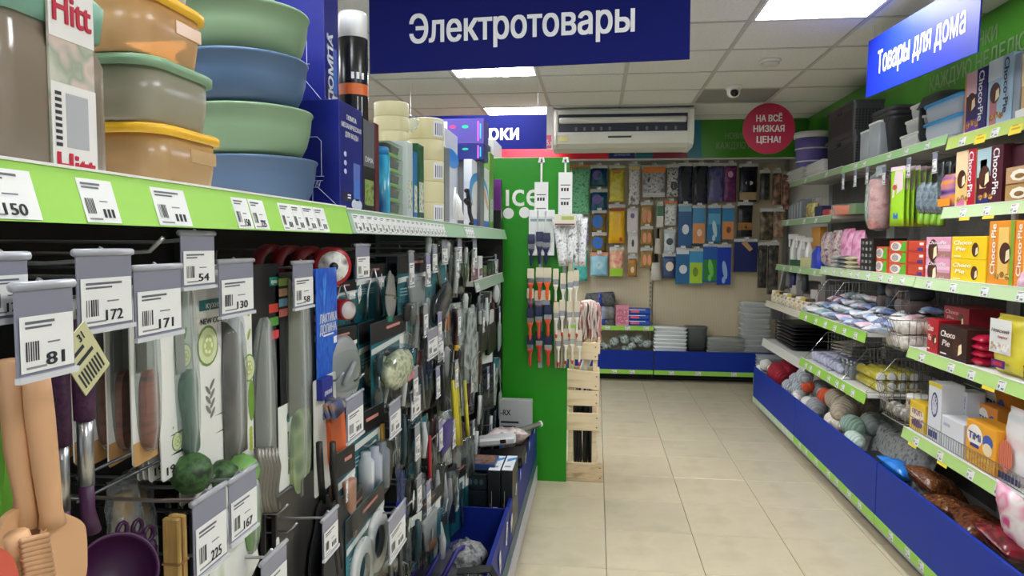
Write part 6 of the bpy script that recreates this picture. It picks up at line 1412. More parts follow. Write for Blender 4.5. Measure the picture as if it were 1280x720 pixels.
# ---- utensils; outlines are laid out on their own hanging plane
def yz(pts, X): return [(at(px, py, X=X).y, at(px, py, X=X).z) for px, py in pts]
TAN = mat((206,160,118), .5); PUR = mat((66,24,66), .42); PURD = mottled([(58,20,58),(74,30,76)], 260, .5, 1, kind='voronoi', bump=.5)
def rounded(poly, n=3):
    """Chaikin corner cutting"""
    for _ in range(n):
        q = []; N = len(poly)
        for i in range(N):
            a, b = poly[i], poly[(i+1) % N]
            q += [(a[0]*.75+b[0]*.25, a[1]*.75+b[1]*.25), (a[0]*.25+b[0]*.75, a[1]*.25+b[1]*.75)]
        poly = q
    return poly
def utensil(name, label, cat, X, parts_):
    """parts_: (part name, material, 'tube', [px pts], radii) or ('flat', [px outline], thickness)"""
    p0 = parts_[0][3][0]; o = at(p0[0], p0[1], X=X)
    t = thing(name, label, cat, (X, o.y, o.z))
    for nm, m_, kind, pts, val in parts_:
        Q = [(y-o.y, z-o.z) for y, z in yz(pts, X)]
        if kind == 'tube': b = MB().m(m_, True).tube([(0, y, z) for y, z in Q], val, 10)
        else:
            Q = rounded(Q); b = MB().m(m_, False).prism(Q, -val/2, val/2, 'yz')
        part(nm, b, t)
    return t
utensil('spatula', 'tan wooden look spatula in front, handle under the 81 price holder', 'spatula', -.515, [('handle', TAN, 'tube', [(42,440),(50,520),(58,590),(64,640),(66,656)], [.011,.0125,.0115,.010,.012]), ('blade', TAN, 'flat', [(58,628),(74,640),(100,650),(106,664),(106,740),(50,760),(46,690),(56,660)], .006)])
utensil('spatula', 'tan spatula behind the front one, nearer the left picture edge', 'spatula', -.535, [('handle', TAN, 'tube', [(12,450),(22,560),(32,620),(30,660)], [.011,.0115,.010,.012]), ('blade', TAN, 'flat', [(18,632),(42,642),(48,660),(50,750),(-12,760),(-8,660)], .006)])
t = utensil('pastry_brush', 'tan silicone brush with ridged bristles at the lower left corner', 'brush', -.50, [('neck', TAN, 'tube', [(20,668),(30,700)], [.010,.012])])
o = t.location
for k in range(9):
    a = at(10+k*.6, 676+k*6, X=-.50); b = at(44+k*1.0, 668+k*6, X=-.50)
    part('bristle_row', MB().m(mat((190,146,106),.6), True).tube([(.012, a.y-o.y, a.z-o.z), (.012, b.y-o.y, b.z-o.z)], .0028, 6), t)
utensil('spatula', 'lime green narrow spatula at the left picture edge', 'spatula', -.56, [('body', mat((104,176,44),.45), 'flat', [(-4,480),(10,486),(18,560),(20,620),(14,664),(-6,672),(2,600),(4,540)], .006)])
utensil('spatula', 'coral red spatula tip in the lower left corner', 'spatula', -.49, [('blade', mat((206,90,70),.5), 'flat', [(-20,680),(6,688),(16,706),(22,740),(-20,760)], .008)])
def ladle(label, X, dx, y0, bowl=True):
    P = lambda L: [(x+dx, y+y0) for x, y in L]
    ps = [('grip', PURD, 'tube', P([(100,400),(104,470),(106,524)]), [.0105,.0115,.0110]), ('shaft', STEEL, 'tube', P([(106,522),(107,560),(108,606)]), [.0085,.0085,.0085]), ('neck', PUR, 'tube', P([(108,604),(110,640),(116,664)]), [.008,.0075,.009])]
    t = utensil('ladle', label, 'ladle', X, ps)
    if bowl:
        o = t.location; c = at(146+dx, 716+y0, X=X); r = .046
        prof = [(r*math.sin(a), -r*math.cos(a)) for a in [PI/2*j/7 for j in range(1, 8)]]
        pr = prof + [(r*.94, .0)] + [(r*.94*math.sin(a), -r*.94*math.cos(a)) for a in [PI/2*j/7 for j in range(6, 0, -1)]]
        b = MB().m(PUR, True).lathe(pr, 28, cap=(1, 1)); b.xf(Matrix.Translation((.0, c.y-o.y, c.z-o.z)) @ Euler((R(38), R(52), 0)).to_matrix().to_4x4())
        part('bowl', b, t)
    return t
ladle('dark purple ladle with steel shaft beside the tan spatulas', -.55, 0, 0)
ladle('second dark purple utensil with steel shaft behind the front ladle', -.60, -30, 32, False)
for k, (px, py) in enumerate(((153, 672), (172, 668), (186, 676))):
    p = at(px, py, X=-.62)
    t = thing('ladle', 'purple utensil hanging behind the ladle bowl, %s from the left' % ORD[k].replace('nearest','first'), 'ladle', (-.62, p.y, p.z), group='purple utensils behind the ladle')
    part('handle', MB().m(PURD, True).tube([(0,0,-.12),(0,0,-.01),(0,0,0)], [.009,.011,.008], 8), t); part('ring', MB().m(PUR, True).tube([(0,.010*math.cos(a),.010+.010*math.sin(a)) for a in [2*PI*j/10 for j in range(10)]], .003, 6, closed=True), t)
# tilted yellowish tag
p = at(106, 448, X=-.50)
tg = MB().m(mat((196,194,150),.5)).box(-.022,-.0006,-.03,.022,.0006,.03); tg.m(INK)
for i in range(8): tg.rect(-.018+.0045*i,-.024,-.0155+.0045*i,-.006,-.001)
tg.rect(-.018,.0,.014,.004,-.001).rect(-.018,.010,.006,.014,-.001).text('31', .008, .022, .009, -.001)
solo('price_tag_card', tg, 'yellowish card tilted beside the purple ladle grip', 'price card', (-.50, p.y, p.z), rot=(0, -.62, LFT))
# ---- knife cards
CARDW = mottled([(222,222,216),(230,230,226)], 10, .4, 1); KRAFT = mat((190,146,92),.6); BLADE = mat((126,126,122),.32,.75); 
def cucumber(b, cx, cz, r, d):
    b.m(mat((110,140,70),.5)).ell(cx,cz,r,r,d,18); b.m(mat((206,214,170),.5)).ell(cx,cz,r*.88,r*.88,d-.0003,18); b.m(mat((176,190,120),.5)).ell(cx,cz,r*.55,r*.55,d-.0006,14)
    for k in range(6): b.m(mat((226,226,190),.5)).ell(cx+r*.32*math.cos(k),cz+r*.32*math.sin(k),r*.09,r*.14,d-.0009,8,rot=k)
def leaf(b, cx, cz, l, rot, d, c=(96,140,60)): b.m(mat(c,.5)).ell(cx,cz,l,l*.33,d,12,rot=rot)
def sprig(b, cx, cz, l, d, c=(90,96,92)):
    for k in range(7): leaf(b, cx+(-1)**k*l*.12, cz+l*(k/7-.5), l*.2, (-1)**k*.8+PI/2*0, d, c)
def knife_card(label, x0, x1, yt, yb, X, cat='knife', card=CARDW, art=None, blade=None, handle=None, blm=BLADE, hm_=None, n=1, dx=.012, group=None, yaw=0, roll=0, name='knife_card', blister=True, backlabel=None):
    """carded knife: blade/handle outlines in card units (u -0.5..0.5, v 0 bottom..1 top)"""
    y, w, zt, h = lspan(x0, x1, yt, yb, X); root = None
    t = thing(name, label, cat, (X, y, zt), rot=(0, roll, LFT+yaw), group=None)
    b = MB().m(card).prism(rounded([(-w/2,-h),(w/2,-h),(w/2,0),(-w/2,0)], 2) if False else [(-w/2+.004,-h),(w/2-.004,-h),(w/2,-h+.004),(w/2,-.004),(w/2-.004,0),(-w/2+.004,0),(-w/2,-.004),(-w/2,-h+.004)], -.001, .001)
    if art: art(b, w, h, -.0016)
    part('card', b, t)
    P = lambda pts: [(u*w, -h+v*h) for u, v in pts]
    if blade: part('blade', MB().m(blm).prism(P(blade), -.0042, -.0022), t)
    if handle: 
        hp = rounded(P(handle), 2); q = MB().m(hm_); part('handle', q.prism(hp, -.011, -.002), t)
    if blister:
        us = [u for u, v in (blade or [])+(handle or [])] or [-.3,.3]; vs_ = [v for u, v in (blade or [])+(handle or [])] or [.2,.8]
        a, c, e, f_ = min(us)*w-.004, max(us)*w+.004, -h+min(vs_)*h-.004, -h+max(vs_)*h+.004
        part('blister', MB().m(clear((236,240,238),.10,.12), True).prism(rounded([(a,e),(c,e),(c,f_),(a,f_)], 2), -.0115 if handle else -.0055, -.0012), t)
    if n > 1:
        tr = tree_of(t); c_, s_ = math.cos(LFT), 1
        for k in range(1, n):
            dup(t, (X-dx*k-.010*(k > 0), y+.002*k, zt-.002*(k % 2)), tree=tr, label=backlabel or spare(label), group='spares of the '+label.split(',')[0], rot=(0, roll, LFT+yaw))
    return t
knife_card('wood handled knife on a white card with kraft foot, front of its hook', 160, 196, 372, 578, -.60, art=lambda b,w,h,d: (b.m(KRAFT).rect(-w*.5,-h,w*.5,-h*.86,d), b.m(mat((160,120,80),.5)).rect(-w*.3,-h*.1,w*.1,-h*.06,d)),
           blade=[(-.30,.56),(.06,.56),(.10,.98),(-.05,.98),(-.28,.80)], handle=[(-.22,.08),(.30,.08),(.38,.30),(.34,.50),(.30,.56),(-.20,.56),(-.24,.30)], hm_=mottled([(120,56,36),(150,78,52),(104,46,30)], 40, .4, 3, (.3,.3,2)), n=5, dx=.026, yaw=.1, backlabel='wood handled knife on a kraft footed card, behind the front one')
def cuc_art(b, w, h, d):
    cucumber(b, .17*w, -h*.40, .17*w, d); cucumber(b, -.12*w, -h*.83, .13*w, d); leaf(b, .24*w, -h*.60, .10*w, 1.0, d); leaf(b, .2*w, -h*.28, .09*w, 1.2, d); leaf(b, .38*w, -h*.93, .14*w, -.9, d, (70,120,40)); leaf(b, .30*w, -h*.90, .14*w, -.9, d-.0003, (150,190,60))
    sprig(b, .34*w, -h*.78, .16*w, d, (70,96,70)); b.m(INK).text('19', -.3*w, -h*.955, .012, d, w=.02)
    b.m(mat((150,190,90),.5)).ell(.1*w,-h*.5,.02*w,.02*w,d,8).ell(-.2*w,-h*.75,.02*w,.02*w,d,8)
GRN = mottled([(44,84,68),(62,110,90),(38,74,60)], 60, .4, 2, (3,3,.4))
knife_card('green handled knife on a white cucumber printed card', 192, 247, 352, 592, -.60, art=cuc_art, blade=[(-.08,.52),(.12,.52),(.12,.97),(-.02,.97),(-.08,.85)], blm=mat((190,190,186),.3,.5), handle=[(-.02,.08),(.26,.06),(.34,.10),(.28,.26),(.34,.46),(.22,.54),(-.02,.50),(-.06,.40),(.04,.24)], hm_=GRN, n=4, dx=.010, yaw=.05, roll=-.03)
def cleaver_art(b, w, h, d):
    cucumber(b, -.30*w, -h*.34, .17*w, d); cucumber(b, .42*w, -h*.50, .13*w, d); b.m(mat((44,120,120),.4)).rect(-.42*w,-h*.19,.0,-h*.145,d); b.m(WHITE).text('кухня', -.2*w, -h*.168, .010, d-.0004, w=.24*w)
    b.m(INK).text('NEW COOK', -.2*w, -h*.235, .009, d-.0004, w=.42*w); leaf(b, .30*w, -h*.22, .12*w, .9, d); leaf(b, .40*w, -h*.20, .12*w, 2.0, d, (120,160,70)); leaf(b, .44*w, -h*.34, .06*w, 1, d, (150,180,80)); sprig(b, -.28*w, -h*.56, .28*w, d, (120,124,116)); leaf(b, .46*w, -h*.66, .2*w, PI/2, d, (110,150,50))
    b.m(mat((170,190,60),.5))
    for k in range(5): b.ell(.44*w,-h*(.80+.022*k),.035*w,.035*w,d,8)
    b.m(mat((196,196,206),.4)).ell(.10*w,-h*.30,.26*w,.10*h,d-.0002,18)
knife_card('broad cleaver on a white cucumber printed card', 241, 317, 330, 612, -.60, art=cleaver_art, blade=[(-.08,.12),(.34,.12),(.34,.48),(.28,.60),(.16,.69),(.0,.74),(-.08,.75)], blm=mottled([(78,74,70),(104,98,92),(66,62,60),(120,116,110)], 8, .3, 2, metal=.35), n=2, dx=.02, yaw=.03)
# broccoli-like green blade covers at the card feet
for k, (px, py, r) in enumerate(((240, 592, .030), (278, 596, .026), (302, 590, .030), (300, 598, .024))):
    p = at(px, py, X=-.585)
    solo('vegetable_cutter', MB().m(mottled([(36,60,34),(70,110,56),(26,44,28)], 60, .5, 3, bump=.6) if k < 2 else mottled([(90,140,70),(140,190,110)], 12, .25, 1), True).blob(r, r, r*1.0, 0,0,0, noise=.14, seed=k), ('dark green broccoli shaped cutter under the cucumber knife card', 'dark green broccoli shaped cutter under the cleaver card', 'light green capsicum shaped cutter beside the dark green one', 'lower light green capsicum shaped cutter')[k], 'cutter', (p.x, p.y, p.z), 0)
BLKC = mottled([(20,20,22),(30,30,33)], 20, .35, 1)
def badge_art(b, w, h, d):
    for k, c in enumerate(((206,70,60),(90,160,70),(206,60,70))): b.m(mat(c,.45)).rect(.12*w,-h*(.20+.055*k),.46*w,-h*(.165+.055*k),d)
    b.m(mat((30,140,120),.4)).rect(.16*w,-h*.09,.46*w,-h*.055,d); b.m(WHITE).text('кухня', .31*w, -h*.072, .008, d-.0004, w=.2*w)
knife_card('chef knife with grey blade on a black card with red and green badges', 314, 350, 330, 640, -.605, card=BLKC, art=badge_art, blade=[(-.46,.22),(.26,.22),(.24,.50),(.10,.68),(-.12,.78),(-.30,.66),(-.44,.46)], blm=mat((150,152,150),.35,.6), n=2, dx=.02)
for k in range(6):
    p = at(321+k*4.4, 560, X=-.585-.004*k); q_ = at(321+k*4.4, 642, X=-.585-.004*k)
    solo('grey_grip', MB().m(mat((126,122,114),.35,.5), True).tube([(0,0,0),(.004,.004,(q_.z-p.z)*.3),(0,.002,(q_.z-p.z)*.7),(.003,.004,q_.z-p.z)], [.006,.0075,.006,.007], 8), 'grey wavy knife handle, %s of the fan under the black card' % ORD[k].replace('nearest','leftmost'), 'handle', (p.x, p.y, p.z), 0, 'grey wavy knife handles')
def white_lower(b, w, h, d):
    b.m(mat((222,224,218),.4)).flat([(-.5*w,-h),(.5*w,-h*.93),(.5*w,-h*.40),(.1*w,-h*.52),(-.5*w,-h*.52)], d); b.m(mat((30,110,90),.4)).ell(-.22*w,-h*.58,.05*w,.02*h,d-.0004,10); b.m(INK).text('Ножи кухонные', -.24*w, -h*.72, .007, d-.0004, w=.17*h, rot=PI/2)
    for k, c in enumerate(((160,190,90),(214,170,130),(120,170,200),(206,110,100))): b.m(mat(c,.45)).rect(-.42*w,-h*(.05+.04*k),-.16*w,-h*(.02+.04*k),d)
knife_card('long knife with green translucent handle on a white and black card', 346, 388, 340, 645, -.605, card=BLKC, art=white_lower, blade=[(-.22,.42),(.16,.42),(.20,.90),(.05,.94),(-.18,.98)], blm=mat((150,146,132),.35,.5), handle=[(-.20,.08),(.32,.11),(.36,.40),(.16,.44),(-.16,.42),(-.22,.24)], hm_=mottled([(120,140,96),(160,176,130),(96,120,84)], 14, .25, 1), n=2, dx=.02)
knife_card('thin knife with blade up and coloured stickers, beside the blue card', 374, 398, 352, 640, -.605, card=BLKC, art=lambda b,w,h,d: [b.m(mat(c,.45)).rect(.30*w,-h*(.09+.045*k),.50*w,-h*(.06+.045*k),d) for k, c in enumerate(((206,120,110),(110,170,90),(206,130,120),(190,90,90),(120,160,150)))], blade=[(-.40,.30),(-.02,.30),(.0,.88),(-.2,.95),(-.38,.9)], blm=mat((110,110,106),.35,.6), n=3, dx=.016)
p0, p1 = at(399, 514, X=-.565), at(406, 594, X=-.565)
knife_card('knife with a bright orange handle on a white card', 392, 420, 470, 612, -.59, art=None, card=mat((206,206,200),.4), handle=[(.08,.12),(.86,.14),(.74,.5),(.66,.70),(.02,.68),(.04,.4)], hm_=mat((230,104,44),.42), blade=[(-.1,.68),(.3,.68),(.3,.97),(.1,.97)], blister=False)
water = mottled([(16,50,170),(40,110,214),(20,70,190),(70,150,230)], 26, .3, 3, (1,1,.5))
def blue_art(b, w, h, d):
    b.m(white).text('ЛАКТИКА', .06*w, -h*.42, .02, d, w=.84*w, bold=.03).text('ДОЛИНА', .04*w, -h*.51, .02, d, w=.80*w, bold=.03).rect(-.2*w,-h*.575,.3*w,-h*.56,d).rect(.3*w,-h*.66,.46*w,-h*.60,d)
knife_card('deep blue water printed card with white lettering', 395, 421, 335, 482, -.60, card=water, art=blue_art, n=2, dx=.015, blister=False, cat='pack', name='blue_card')
# ---- red tape measures and teal carded tools
p = at(424, 333, X=-.60)
t = thing('tape_reel', 'red and white reel hanging beside the clear price holder', 'reel', (-.62, p.y, p.z), rot=(0, 0, -.9))
part('ring', MB().m(mat((170,26,40),.35), True).lathe([(.030,-.018),(.044,-.018),(.046,-.012),(.046,.012),(.044,.018),(.030,.018)], 26, axis='x', cap=(0,0)), t); part('face', MB().m(mottled([(206,204,200),(236,236,232),(120,100,100)], 30, .4, 2), True).lathe([(.036,.0175),(.036,.0195)], 24, axis='x'), t); part('hub', MB().m(BLACK, True).lathe([(.010,.019),(.010,.024)], 14, axis='x'), t)
for k in (1, 2, 3):
    solo('tape_reel', MB().m(mat((130,20,34),.4), True).lathe([(.028,-.016),(.044,-.016),(.046,-.01),(.046,.01),(.044,.016),(.028,.016)], 22, axis='x', cap=(0,0)), 'dark red reel behind the red and white one', 'reel', (-.625-.042*k, p.y-.012*k, p.z+.002*k), rot=(0, 0, -.6), group='dark red reels')
p = at(428, 387, X=-.60)
solo('tape_reel', MB().m(mat((150,34,40),.4), True).lathe([(.021,-.022),(.025,-.02),(.025,.02),(.021,.022)], 22, axis='x', cap=(0,0)).m(mat((206,200,200),.4), True).lathe([(.021,.021),(.021,.023)], 20, axis='x'), 'small red drum with pale end below the red and white reel', 'reel', (-.60, p.y, p.z), rot=(0, 0, -.5))
TEAL = mottled([(26,96,110),(40,120,132),(20,80,96)], 8, .35, 1)
def teal_art(b, w, h, d, white_=.30):
    b.m(mat((26,24,26),.4)).rect(-.5*w,-h*.24,.5*w,0,d); b.m(mat((206,210,206),.4)).flat([(-.5*w,-h*.36),(.5*w,-h*.30),(.5*w,-h*.24),(-.5*w,-h*.29)], d-.0003); b.m(mat((196,130,120),.5)).rect(-.1*w,-h*.12,.3*w,-h*.085,d-.0003); b.m(WHITE).rect(.28*w,-h*.44,.46*w,-h*.28,d-.0005)
    for k in range(3): b.m(mat((150,190,196),.4)).rect(-.44*w,-h*(.44+.04*k),.1*w,-h*(.425+.04*k),d-.0003)
def tool_card(label, x0, x1, yt, yb, X=-.60, kind='disc', n=1, name='tool_card', cat='kitchen tool', yaw=0, card=TEAL, art=teal_art, c=(150,152,152), dx=.022, roll=0):
    y, w, zt, h = lspan(x0, x1, yt, yb, X)
    t = thing(name, label, cat, (X, y, zt), rot=(0, roll, LFT+yaw-.12)); b = MB().m(card).cbox(-w/2, -.001, -h, w/2, .001, 0, .0006)
    if art: art(b, w, h, -.0016)
    part('card', b, t); pm_ = mat(c, .35)
    if kind == 'disc': part('tool', MB().m(pm_, True).lathe([(w*.44,0),(w*.46,.006),(w*.40,.016),(w*.2,.018)], 24, axis='y', sy=1).xf(Matrix.Translation((.03*w,-.002,-h*.68))), t); part('grip', MB().m(mat((176,178,180),.4), True).tube([(-.1*w,-.024,-h*.84),(.0,-.03,-h*.68),(.2*w,-.024,-h*.55)], .006, 8), t)
    elif kind == 'ball': part('tool', MB().m(mottled([(150,156,130),(196,200,170),(120,126,104)], 40, .15, 2), True).blob(w*.40,.03,h*.24,0,-.026,-h*.62, noise=.12), t); part('grip', MB().m(mat((206,110,130),.4), True).blob(w*.16,.012,h*.07,.28*w,-.03,-h*.78), t)
    elif kind == 'bar': part('tool', MB().m(pm_, True).loft([(-h*.92,w*.16,.008,.008,.02*w,-.010),(-h*.62,w*.2,.009,.008,.0,-.010),(-h*.30,w*.24,.010,.008,-.02*w,-.010)], seg=3), t); part('grip', MB().m(mat((130,84,54),.5), True).loft([(-h*.98,w*.12,.009,.007,.05*w,-.010),(-h*.80,w*.14,.010,.007,.03*w,-.012)], seg=3), t)
    elif kind == 'tongs':
        for s in (-1, 1): part('arm', MB().m(STEEL, True).tube([(s*.04*w,-.01,-h*.08),(s*.2*w,-.012,-h*.5),(s*.26*w,-.012,-h*.95)], [.003,.004,.006], 6), t)
    elif kind == 'rings':
        for s in (-1, 1): part('ring', MB().m(mat((196,196,194),.4), True).lathe([(w*.14,0),(w*.26,0),(w*.27,.006),(w*.26,.014),(w*.14,.014)], 22, axis='y', cap=(0,0)).xf(Matrix.Translation((s*.20*w,-.002,-h*(.62-.05*s)))), t)
    elif kind == 'bottle': 
        for i, cc in enumerate(((206,208,214),(176,180,196),(120,126,140))): part('tube', MB().m(mat(cc,.3), True).lathe([(w*.11,-h*.9),(w*.12,-h*.5),(w*.07,-h*.46),(w*.07,-h*.4)], 12, cx=(-.26+.26*i)*w, cy=-.014), t)
    part('blister', MB().m(FILMC).prism(rounded([(-w*.42,-h*.95),(w*.42,-h*.95),(w*.42,-h*.33),(-w*.42,-h*.33)], 2), -.034, -.0012), t)
    if n > 1:
        tr = tree_of(t)
        for k in range(1, n): dup(t, (X-.036*k, y+.003*k, zt), tree=tr, label=spare(label), group='spares of the '+label.split(',')[0])
    return t
tool_card('teal card with a round grey grater disc, right of the blue water card', 402, 440, 412, 492, -.61, 'disc', 2)
tool_card('teal and black card with a clear netted ball and pink tabs', 465, 506, 398, 500, -.60, 'ball', 3, yaw=.1)
tool_card('teal card with black head holding a silver bar with brown grip', 503, 530, 318, 412, -.60, 'bar', 3)
tool_card('teal card low down with two white tape rings', 432, 480, 625, 740, -.55, 'rings', 2, yaw=.12)
tool_card('teal blister with white tube bottles under the grey price holder', 446, 475, 512, 628, -.59, 'bottle', 2)
tool_card('teal blister behind the red reel, just under the top shelf', 404, 440, 352, 408, -.68, 'tongs', 2)
tool_card('teal card right of the clear price holder', 448, 476, 330, 400, -.66, 'tongs', 2)
tool_card('teal blister card with stripes beside the blue base divider', 548, 580, 585, 672, -.585, 'tongs', 3, roll=.1)
tool_card('narrow teal blister with steel tool left of the striped card', 520, 545, 622, 690, -.58, 'bar', 2)
tool_card('teal and copper card beside the black spatula', 424, 441, 560, 690, -.57, 'bar', 3, c=(170,120,96))
tool_card('dark card with steel tongs, below the silver bar card', 506, 528, 420, 520, -.61, 'tongs', 3, card=mat((46,48,50),.4), art=None)
tool_card('dark card with steel tongs right of the lilac price holder', 556, 575, 430, 520, -.60, 'tongs', 2, card=mat((60,62,64),.4), art=None)
# blue and white packs behind the teal blister
lbk = lambda k: None
p = at(408, 505, X=-.60)
solo('tape_box', carton(.06, .02, .045, (32,44,140), lambda m,w,h,d: m.m(white).text('домовой', 0, .35*h, .012, d, w=.7*w)), 'violet blue card with white lettering at the foot of the round grater', 'pack', (-.575, at(410, 490, X=-.575).y, at(410, 498, X=-.575).z), LFT)
for k in range(3): solo('tape_box', MB().m(mottled([(196,150,60),(90,110,170),(150,120,60)], 30, .4, 2)).cbox(-.028,-.004,-.018,.028,.004,.018,.001), 'small yellow brown carton above the black pouches, %s of three' % ('front','middle','back')[k], 'pack', (-.57-.012*k, at(421, 512, X=-.57).y-.004*k, at(421, 510, X=-.57).z), rot=(-.3,-.1,LFT), group='small yellow brown cartons')
# gold skewers, bristle brush, peelers, handles
def rods(label, pxs, yt, yb, X, r, m_, name, cat, group=None, tilt=0):
    for k, px in enumerate(pxs):
        a, b = at(px, yt, X=X), at(px+tilt, yb, X=X)
        solo(name, MB().m(m_[k % len(m_)], True).tube([(0,0,0),(0,(b.y-a.y)*.5,(b.z-a.z)*.5),(0,b.y-a.y,b.z-a.z)], r, 6), label % ORD[k].replace('nearest','first'), cat, (X-.008*(k % 3), a.y, a.z), 0, group)
rods('gold wrapped skewer pack, %s from the left under the smoky price holder', [478, 481.5, 485], 530, 600, -.575, [.006,.008,.006], [mat((176,140,50),.4), mat((150,130,70),.4)], 'skewer', 'skewer', 'gold wrapped skewers')
rods('long pale yellow handle, %s from the left over the base', [566, 571, 576, 581], 476, 556, -.565, [.007,.009,.011], [mat((214,196,40),.42), mat((230,214,70),.42)], 'yellow_spatula', 'spatula', 'long yellow handles', 4)
rods('magenta handle, %s behind the long yellow handles', [580, 583], 468, 515, -.60, [.008,.010,.009], [mat((150,40,80),.45), mat((50,30,60),.45)], 'magenta_spatula', 'spatula', None, 3)
p = at(501, 588, X=-.56)
t = thing('bottle_brush', 'bottle brush with blue block and pale bristles, middle of the left rack', 'brush', (-.56, p.y, p.z))
zb = at(501, 650, X=-.56).z-p.z
part('block', MB().m(mat((30,60,190),.4)).cbox(-.012,-.016,zb,.012,.016,zb*.62,.003), t)
br = MB().m(mat((110,120,160),.5))
for i in range(30): br.tube([(rnd.uniform(-.01,.01), rnd.uniform(-.016,.016), zb*.62), (rnd.uniform(-.016,.016), rnd.uniform(-.022,.022), 0)], .0009, 3)
part('bristles', br, t, kind='stuff')
p = at(558, 372, X=-.585)
t = thing('peeler', 'bright orange peeler hanging in the middle of the left rack', 'peeler', (-.585, p.y, p.z+.02))
zz = at(560, 412, X=-.585).z-p.z-.02
part('head', MB().m(mat((230,120,40),.4), True).blob(.012,.020,.020, 0,0,-.01), t); part('handle', MB().m(mat((230,120,40),.4), True).tube([(0,0,-.02),(0,.006,zz*.6),(0,.010,zz)], [.009,.010,.008], 8), t)
p = at(570, 405, X=-.585)
t = thing('folding_knife', 'black and yellow cutter knife below the orange peeler', 'knife', (-.585, p.y, p.z)); zz = at(572, 462, X=-.585).z-p.z
part('body', MB().m(BLACK, True).tube([(0,0,0),(0,.004,zz)], [.009,.010], 8), t); 
for u in (.04, .5, .96): part('band', MB().m(mat((226,180,40),.4), True).tube([(0,.004*u,zz*u-.012),(0,.004*u,zz*u+.012)], .0112, 8), t)
rods('red handled peeler, %s near the striped teal card', [537], 545, 605, -.575, [.006,.008,.007], [mat((176,30,44),.4)], 'peeler', 'peeler')
rods('black spatula handle, %s from the left by the teal striped card', [528, 531.5, 535], 640, 700, -.58, [.004,.006,.004], [BLACK], 'black_spatula', 'spatula', 'black spatula handles')
# leaf shaped silver servers
for k, (px, py, yb) in enumerate(((487, 335, 402), (495, 340, 404))):
    y, w, zt, h = lspan(px-6, px+7, py, yb, -.60)
    t = thing('cake_server', ('silver leaf shaped server under the top shelf', 'second silver server just right of the leaf shaped one')[k], 'server', (-.60-.012*k, y, zt), rot=(0, .1, LFT))
    part('blade', MB().m(mat((176,178,176),.3,.6)).prism(rounded([(0,-h),(w*.42,-h*.6),(w*.2,-h*.2),(0,0),(-w*.2,-h*.2),(-w*.46,-h*.62)], 2), -.002, .001), t); part('band', MB().m(CHROME).box(-w*.42,-.004,-h*.52,w*.42,.002,-h*.49), t); part('tip', MB().m(mat((40,120,100),.4)).box(-w*.2,-.004,-h,w*.25,.002,-h*.9), t)
y, w, zt, h = lspan(531, 560, 345, 402, -.59)
t = thing('frying_spatula', 'black glossy scoop with brass stem on a teal card', 'scoop', (-.59, y, zt), rot=(0, -.25, LFT)); part('head', MB().m(mat((28,36,44),.2), True).blob(w*.4,.016,h*.36,0,-.012,-h*.62,p=.8), t); part('stem', MB().m(mat((120,110,80),.4,.6), True).tube([(0,-.01,-h*.3),(-w*.1,-.008,h*.3)], .006, 8), t); part('card', MB().m(TEAL).cbox(-w*.5,.004,-h*1.05,w*.5,.006,h*.2), t)
# the stack of black slotted spatulas
for k in range(9):
    X = -.555-.028*k; y, w, zt, h = lspan(398-1.5*k*0, 442, 640, 760, -.555)
    if k == 0:
        sp = MB().m(mat((30,30,33),.5)).prism(rounded([(-w*.16,.03),(w*.14,.03),(w*.2,-.01),(w*.48,-h*.35),(w*.5,-h),(-w*.5,-h),(-w*.46,-h*.3),(-w*.2,-.01)], 2), -.002, .002)
        sl_ = MB().m(mat((8,8,9),.8)); 
        for i in range(3): sl_.prism([(-.12*w+.13*w*i,-h*.66),(-.07*w+.13*w*i,-h*.66),(-.12*w+.13*w*i,-h*.22),(-.17*w+.13*w*i,-h*.22)], -.0026, -.0016)
        spm, slm = sp.mesh('blade'), sl_.mesh('slots'); hdm = MB().m(mat((24,24,26),.45), True).tube([(0,0,.02),(0,.002,.10),(0,0,.16)], [.007,.009,.007], 8).mesh('handle')
    t = thing('slotted_spatula', 'black slotted spatula at the front of its hook' if k == 0 else 'black slotted spatula hanging behind the front one', 'spatula', (X, y-.004*k, zt), rot=(0, -.12, LFT), group=None if k == 0 else 'black slotted spatulas behind the front one')
    part('blade', spm, t); part('slots', slm, t); part('handle', hdm, t)
for k in range(11):
    X = -.60-.028*k; y, w, zt, h = lspan(345, 398, 600, 760, -.60)
    if k == 0: gm_ = [MB().m(mottled([(26,26,28),(54,52,50),(34,34,36)], 16, .35, 2, (1,.2,.2), seed=j)).cbox(-w/2,-.006,-h,w/2,.006,0,.002).mesh('grater') for j in range(3)]
    solo('black_grater', gm_[k % 3], 'tall black boxed grater in the row behind the knife cards', 'grater', (X, y+.003*(k % 2), zt-.005*(k % 3)), LFT+.04*(k % 3-1), 'tall black boxed graters')
# white hang strip, green cutters low
p = at(347, 672, X=-.53)
solo('hang_strip', MB().m(mat((206,208,206),.4)).prism(rounded([(-.008,0),(.008,0),(.010,-.03),(.004,-.045),(.012,-.05),(.012,-.09),(-.010,-.09),(-.010,-.05)], 2), -.001, .001), 'white plastic hang strip near the lower picture edge', 'strip', (-.53, p.y, p.z), LFT+.2)
knife_card('white card with long green cucumber cutter, lower left', 264, 322, 600, 735, -.56, art=lambda b,w,h,d: (b.m(INK).text('31', -.32*w, -h*.80, .012, d, w=.02), b.m(mat((110,140,120),.4)).ell(-.1*w,-h*.2,.1*w,.05*h,d,10)), handle=[(.1,.24),(.46,.26),(.48,.60),(.4,.9),(.14,.9),(.08,.6)], hm_=mottled([(70,120,50),(120,170,80),(50,96,44)], 20, .3, 2, (2,2,.4)), n=2, dx=.02, yaw=.05, name='cutter_card', cat='cutter')
